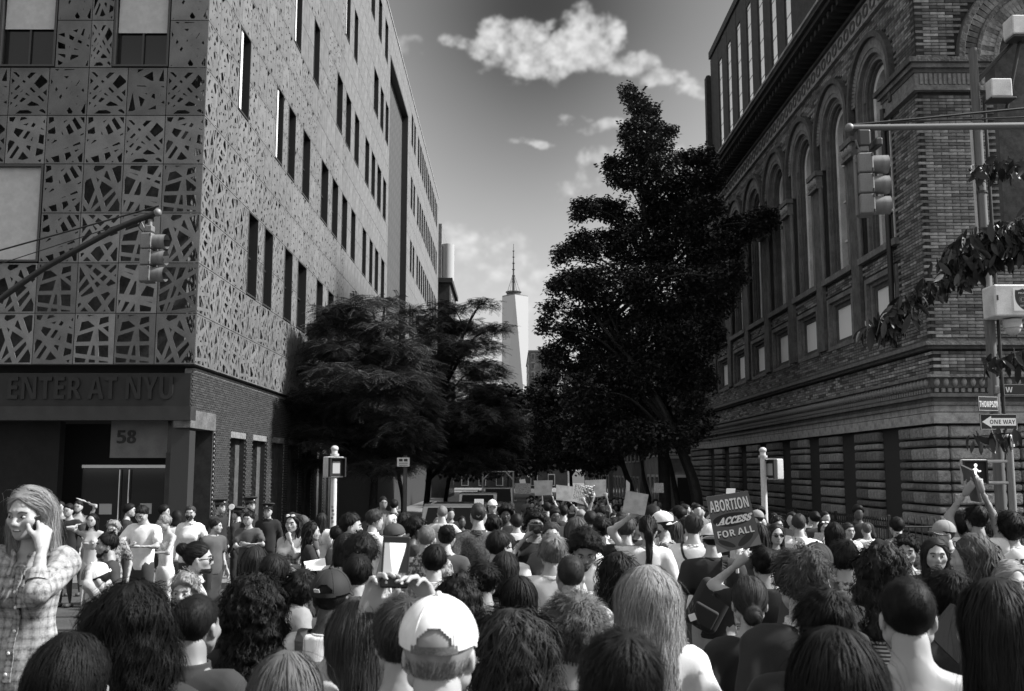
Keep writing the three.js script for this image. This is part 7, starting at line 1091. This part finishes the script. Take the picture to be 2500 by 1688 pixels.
// ---------- what people hold ----------
function quadBoard(name, label, cat, c, d, m, o = {}) { // four corners in the photograph: top left, top right, bottom right, bottom left
  const P = c.map(([x, y], i) => at(x, y, d + (o.dz?.[i] ?? 0))), n = V3().crossVectors(P[1].clone().sub(P[0]), P[3].clone().sub(P[0])).normalize().multiplyScalar(-1), ce = P.reduce((a, b) => a.add(b), V3()).multiplyScalar(0.25), t = o.t ?? 0.006; if (n.z < 0) n.negate();
  const T = thing(name, label, cat, ce.toArray(), o.group), F = P.map((p) => p.clone().sub(ce)), Bk = F.map((p) => p.clone().addScaledVector(n, -t)), A = [], U = [];
  const f = (a, b, e, g) => { A.push(...a.toArray(), ...b.toArray(), ...e.toArray(), ...a.toArray(), ...e.toArray(), ...g.toArray()); U.push(0, 1, 1, 0, 1, 1, 0, 1, 1, 0, 0, 0); };
  const side = []; const mk = (q, uv) => { const g = new THREE.BufferGeometry(); g.setAttribute('position', new THREE.BufferAttribute(new Float32Array(q.flatMap((p) => p.toArray())), 3)); g.setAttribute('uv', new THREE.BufferAttribute(new Float32Array(uv), 2)); g.setIndex([0, 3, 1, 1, 3, 2]); g.computeVertexNormals(); return g; };
  const uv = [0, 1, 1, 1, 1, 0, 0, 0]; part(T, 'board', merged([mk(Bk, uv), ...[0, 1, 2, 3].map((i) => mk([F[i], F[(i + 1) % 4], Bk[(i + 1) % 4], Bk[i]], uv)), ...(o.print ? [] : [mk(F, uv)])]), m, true);
  if (o.print) part(T, 'print', mk(F.map((p) => p.clone().addScaledVector(n, 0.0006)), uv), o.print, true);
  if (o.stick) { const a = P[3].clone().lerp(P[2], o.stick[0]), b = at(...o.stick[1], d + 0.02); part(T, 'stick', rod(a.clone().addScaledVector(n, -0.02).add(V3(0, 0.25, 0)), b, 0.011, 0.011, 7), M(0.5, 0.8)); }
  return T;
}
const printM = (t) => new THREE.MeshStandardMaterial({ map: t, roughness: 0.8, side: THREE.DoubleSide });
{
  const t = canvasTex(744, 1000, (x) => {
    x.fillStyle = '#4a4a4a'; x.fillRect(0, 0, 744, 1000); for (let i = 0; i < 5000; i++) { const v = 60 + Math.random() * 30 | 0; x.fillStyle = `rgba(${v},${v},${v},.5)`; x.fillRect(Math.random() * 744, Math.random() * 1000, 3, 3); }
    const word = (s, y, sz, w, dx = 0) => { x.save(); x.font = `bold ${sz}px sans-serif`; const m = x.measureText(s).width; x.translate(372 + dx, y); x.scale(w / m, 1); x.textAlign = 'center'; x.fillStyle = '#0c0c0c'; for (let k = 16; k > 0; k -= 2) x.fillText(s, -k * 0.7, k * 1.6); x.fillStyle = '#c9c9c9'; x.fillText(s, 0, 0); x.lineWidth = 2; x.strokeStyle = '#777'; x.strokeText(s, 0, 0); x.restore(); };
    word('ABORTION', 285, 275, 690);
    x.fillStyle = '#080808'; x.beginPath(); x.ellipse(372, 455, 340, 118, 0, 0, 7); x.fill();
    x.save(); x.translate(70, 520); x.transform(1, 0, -0.32, 1, 40, 0); x.font = 'italic bold 165px serif'; x.fillStyle = '#c4c4c4'; x.strokeStyle = '#c4c4c4'; x.lineWidth = 15; x.lineJoin = 'round'; const aw = x.measureText('Access').width; x.scale(560 / x.measureText('ACCESS').width, 0.95); x.fillText('ACCESS', 0, 0); x.strokeText('ACCESS', 0, 0); x.beginPath(); x.lineWidth = 14; x.moveTo(20, -8); x.quadraticCurveTo(-40, 20, -34, -34); x.stroke(); x.restore();
    word('FOR ALL', 745, 165, 640);
    x.fillStyle = '#1b1b1b'; for (const [cx, cy, rx, ry, a] of [[190, 865, 150, 46, 0.55], [510, 850, 170, 60, -0.6]]) { x.beginPath(); x.ellipse(cx, cy, rx, ry, a, 0, 7); x.fill(); } x.fillStyle = '#6a6a6a'; x.beginPath(); x.moveTo(744, 800); x.lineTo(744, 1000); x.lineTo(540, 1000); x.closePath(); x.fill(); x.beginPath(); x.moveTo(0, 820); x.lineTo(200, 1000); x.lineTo(0, 1000); x.closePath(); x.fill();
  });
  quadBoard('placard', 'printed placard reading ABORTION ACCESS FOR ALL tilted above the crowd', 'placard', [[1724, 1214], [1826, 1199], [1860, 1330], [1752, 1352]], 6.75, M(0.3, 0.9), { print: printM(t), stick: [0.42, [1801, 1400]] });
  quadBoard('paper_card', 'small white card sticking up behind the printed placard', 'card', [[1774, 1193], [1796, 1193], [1795, 1206], [1773, 1206]], 9.2, M(0.85, 0.9));
  quadBoard('cardboard_sign', 'blank tilted cardboard sign held by the woman with the ponytail', 'sign', [[1529, 1198], [1584, 1208], [1574, 1259], [1519, 1251]], 8.85, M(0.4, 0.9, { map: TX.speck }));
  quadBoard('cardboard_strip', 'narrow upright cardboard strip behind the blank cardboard sign', 'sign', [[1529, 1172], [1538, 1180], [1538, 1204], [1529, 1204]], 9.4, M(0.34, 0.9));
  const scrawl = (lines, bg, fg, sz, alpha = 1) => printM(canvasTex(512, 512, (x) => { x.fillStyle = bg; x.fillRect(0, 0, 512, 512); x.fillStyle = fg; x.font = `${sz}px sans-serif`; lines.forEach((l, i) => { x.save(); x.translate(40, 60 + (i + 0.6) * 430 / lines.length); x.scale(430 / Math.max(x.measureText(l).width, 200), 1.1); x.fillText(l, 0, 0); x.restore(); }); }));
  const gp = 'hand-held placards down the street';
  quadBoard('placard', 'plain grey placard, square, at the left end of the row of placards', 'placard', [[1303, 1174], [1350, 1173], [1347, 1209], [1306, 1211]], 20, M(0.42, 0.9, { map: TX.speck }), { group: gp, stick: [0.4, [1325, 1232]] });
  quadBoard('placard', 'bright wide placard left of the hand-lettered one', 'placard', [[1358, 1184], [1404, 1189], [1402, 1226], [1358, 1221]], 18.5, M(0.75, 0.9, { map: TX.speck }), { group: gp });
  quadBoard('placard', 'tilted placard with rough hand lettering THIS SHIT', 'placard', [[1402, 1180], [1431, 1187], [1425, 1233], [1394, 1223]], 17.5, M(0.7, 0.9), { group: gp, print: scrawl(['EVA', 'THIS', 'SHIT'], '#cfcfcf', '#5a5a5a', 150) });
  quadBoard('placard', 'large pale placard at the right end of the row, above the bouquet', 'placard', [[1428, 1173], [1480, 1171], [1480, 1211], [1430, 1218]], 19.5, M(0.6, 0.9, { map: TX.speck }), { group: gp });
  quadBoard('placard', 'dim low placard in the distance left of the square grey one', 'placard', [[1256, 1180], [1296, 1181], [1296, 1207], [1258, 1206]], 25, M(0.36, 0.9, { map: TX.marl }), { group: gp });
  quadBoard('placard', 'small far placard half behind the dim low one', 'placard', [[1268, 1172], [1282, 1170], [1284, 1182], [1270, 1184]], 30, M(0.6, 0.9), { group: gp });
  quadBoard('poster', 'grey square poster held before the trunks on the right pavement', 'poster', [[1597, 1180], [1620, 1180], [1621, 1204], [1596, 1203]], 21, M(0.36, 0.9, { map: TX.marl }));
  quadBoard('paper_sheet', 'white card raised just behind the tall man in the grey shirt', 'sheet', [[1158, 1219], [1181, 1219], [1181, 1232], [1158, 1232]], 13.5, M(0.85, 0.9));
  quadBoard('paper_sheet', 'large white sheet held low by the woman with long wavy hair', 'sheet', [[741, 1372], [793, 1363], [797, 1392], [748, 1394]], 11.6, M(0.86, 0.9), { dz: [0.1, 0.1, -0.1, -0.1] });
  quadBoard('paper_sheet', 'slanted white sheet behind the grey v-neck t-shirt', 'sheet', [[500, 1311], [518, 1300], [521, 1306], [501, 1317]], 16.4, M(0.86, 0.9));
  quadBoard('paper_sheet', 'pale sheet carried on a shoulder behind the bearded man with the afro', 'sheet', [[1447, 1309], [1480, 1313], [1480, 1332], [1446, 1326]], 7.6, M(0.55, 0.9, { map: TX.speck }));
  quadBoard('booklet', 'small pale booklet held by the woman with pushed-up sunglasses', 'booklet', [[1989, 1301], [2012, 1301], [2010, 1322], [1988, 1321]], 14.8, M(0.5, 0.9, { map: TX.marl }));
  quadBoard('dark_board', 'long dark board held overhead by the man in the white printed t-shirt', 'board', [[2350, 1135], [2378, 1148], [2398, 1226], [2376, 1222]], 9.05, M(0.09, 0.8, { map: TX.speck }), { t: 0.02, dz: [0.1, -0.1, -0.1, 0.1] });
  quadBoard('folder', 'large dark folder with a thin pale edge clutched at the right', 'folder', [[2330, 1476], [2376, 1512], [2342, 1622], [2268, 1550]], 3.75, M(0.03, 0.6), { t: 0.03 });
  // white paddle by the officers
  { const p = at(565, 1238, 18.6), S = thing('paddle_sign', 'white eight-sided paddle on a stick among the police officers', 'paddle', [p.x, p.y, p.z]); part(S, 'plate', new THREE.CylinderGeometry(0.055, 0.055, 0.015, 8).rotateX(Math.PI / 2), M(0.9, 0.6), true); part(S, 'stick', rod(V3(-0.03, -0.05, 0), V3(-0.04, -0.36, 0), 0.012, 0.012, 6), M(0.5, 0.7), true); }
  // bouquet in a raised hand, with the arms of those who hold placards
  const raise = (px, py, d, yaw, label, side, hx, hy, o = {}) => person(px, py, d, yaw, label, { reach: side ? [null, [hx, hy, d, [-1, -0.3, 0.1], [0, 0, 1], 'grip']] : [[hx, hy, d, [-1, -0.3, 0.1], [0, 0, 1], 'grip'], null], ...o });
  raise(1462, 1252, 14, 5, 'person with brown hair raising a bouquet among the placards', 1, 1446, 1216, { f: 1, hair: 'long', hc: 0.05, top: ['tee', 0.4] });
  raise(1336, 1226, 20.2, 0, 'person under the square grey placard, arm up', 0, 1345, 1206, { hair: 'short', hc: 0.02, top: ['tee', 0.03] });
  raise(1376, 1232, 18.6, 0, 'person under the bright wide placard, arm up', 0, 1388, 1222, { hair: 'curly', hc: 0.012, top: ['tee', 0.6] });
  raise(1419, 1244, 17.5, 0, 'person under the hand-lettered placard, arm up', 0, 1427, 1226, { hair: 'short', hc: 0.3, top: ['tee', 0.5] });
  raise(1470, 1236, 19.5, 0, 'person under the large pale placard, arm up', 0, 1479, 1208, { hair: 'short', hc: 0.02, top: ['tee', 0.05] });
  { const p = at(1436, 1203, 13.9), S = thing('bouquet', 'loose bouquet of small flowers held up in front of a placard', 'bouquet', [p.x, p.y, p.z]), R = rng(66), G = [], St = []; for (let i = 0; i < 46; i++) { const a = R() * 6.28, r = 0.1 * Math.sqrt(R()), y = (R() - 0.4) * 0.16, q = V3(Math.cos(a) * r, y, Math.sin(a) * r); St.push(rod(V3(0.04, -0.15, 0), q, 0.003, 0.002, 4)); const f = new THREE.IcosahedronGeometry(0.012 + 0.008 * R(), 0); f.scale(1, 0.6, 1); f.translate(q.x, q.y, q.z); G.push(f); } part(S, 'stems', merged(St), M(0.06, 0.8), true); part(S, 'flowers', merged(G), M(0.5, 0.8), true, 'stuff'); }
  // the phone in the foreground with its lit picture of the street
  { const d = 3.05, p = at(965, 1373, d), w = 66 / FPX * d, h = 122 / FPX * d, S = thing('smartphone', 'smartphone held up in the foreground showing a bright picture of the sky', 'phone', [p.x, p.y, p.z]); S.rotation.set(-0.12, 0.1, -0.03);
    part(S, 'case', rbox(w, h, 0.011, 0.008, 3), M(0.012, 0.3), true);
    const scr = canvasTex(256, 420, (x) => { x.fillStyle = '#060606'; x.fillRect(0, 0, 256, 420); x.fillStyle = '#3a3a3a'; x.fillRect(12, 46, 232, 292); x.fillStyle = '#8f8f8f'; x.beginPath(); x.moveTo(12, 46); x.lineTo(70, 46); x.lineTo(112, 300); x.lineTo(12, 318); x.fill(); x.fillStyle = '#f0f0f0'; x.beginPath(); x.moveTo(62, 46); x.lineTo(226, 46); x.lineTo(222, 150); x.lineTo(204, 220); x.lineTo(176, 280); x.lineTo(146, 322); x.lineTo(108, 306); x.lineTo(84, 200); x.fill(); x.fillStyle = '#141414'; x.beginPath(); x.moveTo(244, 46); x.lineTo(230, 46); x.lineTo(212, 130); x.lineTo(160, 300); x.lineTo(244, 300); x.fill(); for (let i = 0; i < 60; i++) { x.fillStyle = ['#aaa', '#333', '#666', '#111'][i % 4]; x.fillRect(14 + (i * 53) % 222, 300 + (i * 31) % 34, 10, 8); } x.fillStyle = '#f4f4f4'; x.beginPath(); x.arc(206, 384, 15, 0, 7); x.fill(); x.fillStyle = '#777'; x.fillRect(40, 374, 22, 22); });
    const f = cast(new THREE.Mesh(new THREE.PlaneGeometry(w - 0.006, h - 0.01).translate(0, 0, 0.0062), new THREE.MeshStandardMaterial({ map: scr, emissiveMap: scr, emissive: new THREE.Color(0.5, 0.5, 0.5), roughness: 0.4 }))); f.name = 'screen'; S.add(f); }
  // smaller things in hands
  const hand = (T, k) => inWorld(T, armsOf(T)[k].tip);
  { const q = hand(K.camera, 0).lerp(hand(K.camera, 1), 0.5), S = thing('camera', 'black camera held to the eye of the man with curly hair', 'camera', [q.x, q.y, q.z + 0.03]); part(S, 'camera_body', rbox(0.13, 0.09, 0.06, 0.012), M(0.015, 0.5), true); part(S, 'lens', new THREE.CylinderGeometry(0.036, 0.04, 0.08, 18).rotateX(Math.PI / 2).translate(0.005, -0.008, 0.06), M(0.012, 0.3), true); part(S, 'glass', new THREE.SphereGeometry(0.03, 14, 8).scale(1, 1, 0.2).translate(0.005, -0.008, 0.1), M(0.02, 0.05), true); part(S, 'viewfinder', rbox(0.04, 0.025, 0.05, 0.006).translate(0, 0.055, 0), M(0.015, 0.5), true); }
  for (const [T, k, lab] of [[K.left, 1, 'dark phone in the raised hand of the woman in the checked jacket'], [K.call, 0, 'phone at the ear of the woman in the cropped top'], [K.white, 0, 'phone held by the woman in white trousers']]) { const q = hand(T, k), S = thing('smartphone', lab, 'phone', q.toArray()), a = armsOf(T)[k]; part(S, 'case', rbox(0.068, 0.14, 0.009, 0.006), M(0.012, 0.3), true); part(S, 'screen', box(-0.031, 0.031, -0.064, 0.064, 0.0046, 0.0052), M(0.02, 0.1), true); S.quaternion.copy(T.getWorldQuaternion(new THREE.Quaternion())).multiply(new THREE.Quaternion().setFromEuler(new THREE.Euler(0.15, k ? 1.1 : -1.1, 0.2))); }
  // printing on shirts
  for (const [T, s, lab] of [[K.ues, 'UES', 0], [K.ues2, 'UES', 0]]) { const g = new TextGeometry(s, { font, size: 0.09, depth: 0.004, curveSegments: 3, bevelEnabled: false }); g.computeBoundingBox(); g.translate(-(g.boundingBox.max.x) / 2, 0, 0); g.rotateY(Math.PI); const q = g.attributes.position; for (let i = 0; i < q.count; i++) { const x = q.getX(i); q.setZ(i, q.getZ(i) - 0.158 + x * x * 1.1); q.setY(i, q.getY(i) + 1.3); } const m = cast(new THREE.Mesh(g, M(0.02, 0.8))); m.name = 'lettering'; T.add(m); }
}
// ---------- leafy branches hanging in at the right from a tree beside the camera ----------
{
  const R = rng(808), T = thing('overhanging_tree', 'near tree whose long drooping dark leaves hang in at the right edge', 'tree', [5.2, 0, -5.6]);
  const lg = [0, 1, 2].map((k) => { const P = [], I = [], n = 5; for (let i = 0; i <= n; i++) { const t = i / n, w = 0.022 * Math.pow(Math.sin(Math.PI * Math.min(1, t * 0.92 + 0.05)), 0.8) * (1 + 0.1 * k), y = -t * 0.15, z = 0.03 * Math.sin(t * 2 + k); P.push(-w, y, z + 0.006, 0, y, z, w, y, z + 0.006); if (i) { const b = (i - 1) * 3; I.push(b, b + 3, b + 1, b + 1, b + 3, b + 4, b + 1, b + 4, b + 2, b + 2, b + 4, b + 5); } } const g = new THREE.BufferGeometry(); g.setAttribute('position', new THREE.BufferAttribute(new Float32Array(P), 3)); g.setIndex(I); g.computeVertexNormals(); return boxUV(g, 4); });
  const lm = [M(0.016, 0.5, { transmission: 0.2, thickness: 0 }), M(0.03, 0.5, { transmission: 0.2, thickness: 0 })], d = 6.2, tw = [], S = [[], [], []];
  const twig = (pts, r) => { const p = pts.map(([x, y, dz]) => at(x, y, d + (dz ?? 0))); tw.push(limb(p, r, 0.003, 5)); return new THREE.CatmullRomCurve3(p); };
  const rows = [[[[2620, 560], [2480, 585], [2380, 610], [2310, 640]], 26], [[[2600, 520], [2500, 560], [2420, 560], [2330, 600]], 22], [[[2620, 600], [2450, 615], [2350, 665], [2240, 712], [2170, 785]], 34], [[[2600, 380, 0.2], [2470, 400, 0.1], [2375, 405]], 14], [[[2620, 470], [2530, 520], [2440, 560]], 16], [[[2600, 600], [2500, 600], [2420, 620], [2350, 625]], 20], [[[2600, 830], [2500, 860], [2400, 890]], 12], [[[2600, 1040, 0.2], [2480, 1056, 0.1], [2385, 1066]], 7], [[[2240, 715], [2190, 770], [2120, 805]], 12], [[[2580, 600], [2480, 580], [2390, 600]], 12]];
  for (const [pts, n] of rows) { const c = twig(pts, 0.012); for (let i = 0; i < n * 3; i++) { const t = (pts.length > 4 ? 0.35 : 0.2) + 0.8 * R(), p = c.getPoint(Math.min(1, t)); S[i % 3].push(new THREE.Matrix4().compose(p.add(V3((R() - 0.5) * 0.16, (R() - 0.5) * 0.1, (R() - 0.5) * 0.2)), new THREE.Quaternion().setFromEuler(new THREE.Euler((R() - 0.5) * 1.2, R() * 6.28, (R() - 0.5) * 1.7)), V3(1, 1, 1).multiplyScalar(0.5 + R() * 0.4))); }
    for (let i = 0; i < n * 1.6; i++) { const t = (pts.length > 4 ? 0.35 : 0.2) + 0.8 * (i + R() * 0.8) / (n * 1.6), p = c.getPoint(Math.min(1, t)), o = cast(new THREE.Mesh(lg[i % 3], lm[R() < 0.7 ? 0 : 1])); o.name = 'leaf'; o.position.copy(p).add(V3((R() - 0.5) * 0.05, (R() - 0.5) * 0.03, (R() - 0.5) * 0.12)).sub(T.position); o.rotation.set((R() - 0.5) * 1.1, R() * 6.28, (R() - 0.5) * 1.5 + (i % 2 ? 0.5 : -0.5)); o.scale.setScalar(0.6 + R() * 0.45); T.add(o); } }
  for (let k = 0; k < 3; k++) instanced(T, 'foliage', lg[k], lm[0], S[k]);
  part(T, 'twigs', merged(tw), bark, false, 'stuff');
  part(T, 'trunk', limb([V3(5.2, -0.1, -5.6), V3(5.25, 2.2, -5.7), V3(5.1, 4.6, -5.8), V3(5.3, 7.2, -5.6)], 0.2, 0.09, 9), bark);
  part(T, 'bough', limb([V3(5.15, 3.6, -5.75), V3(4.4, 3.75, -6.1), V3(3.7, 3.6, -6.2)], 0.06, 0.02, 7), bark);
}
scene.traverse((o) => { if (o.isMesh) { o.castShadow = true; o.receiveShadow = true; } });
renderer.render(scene, camera);
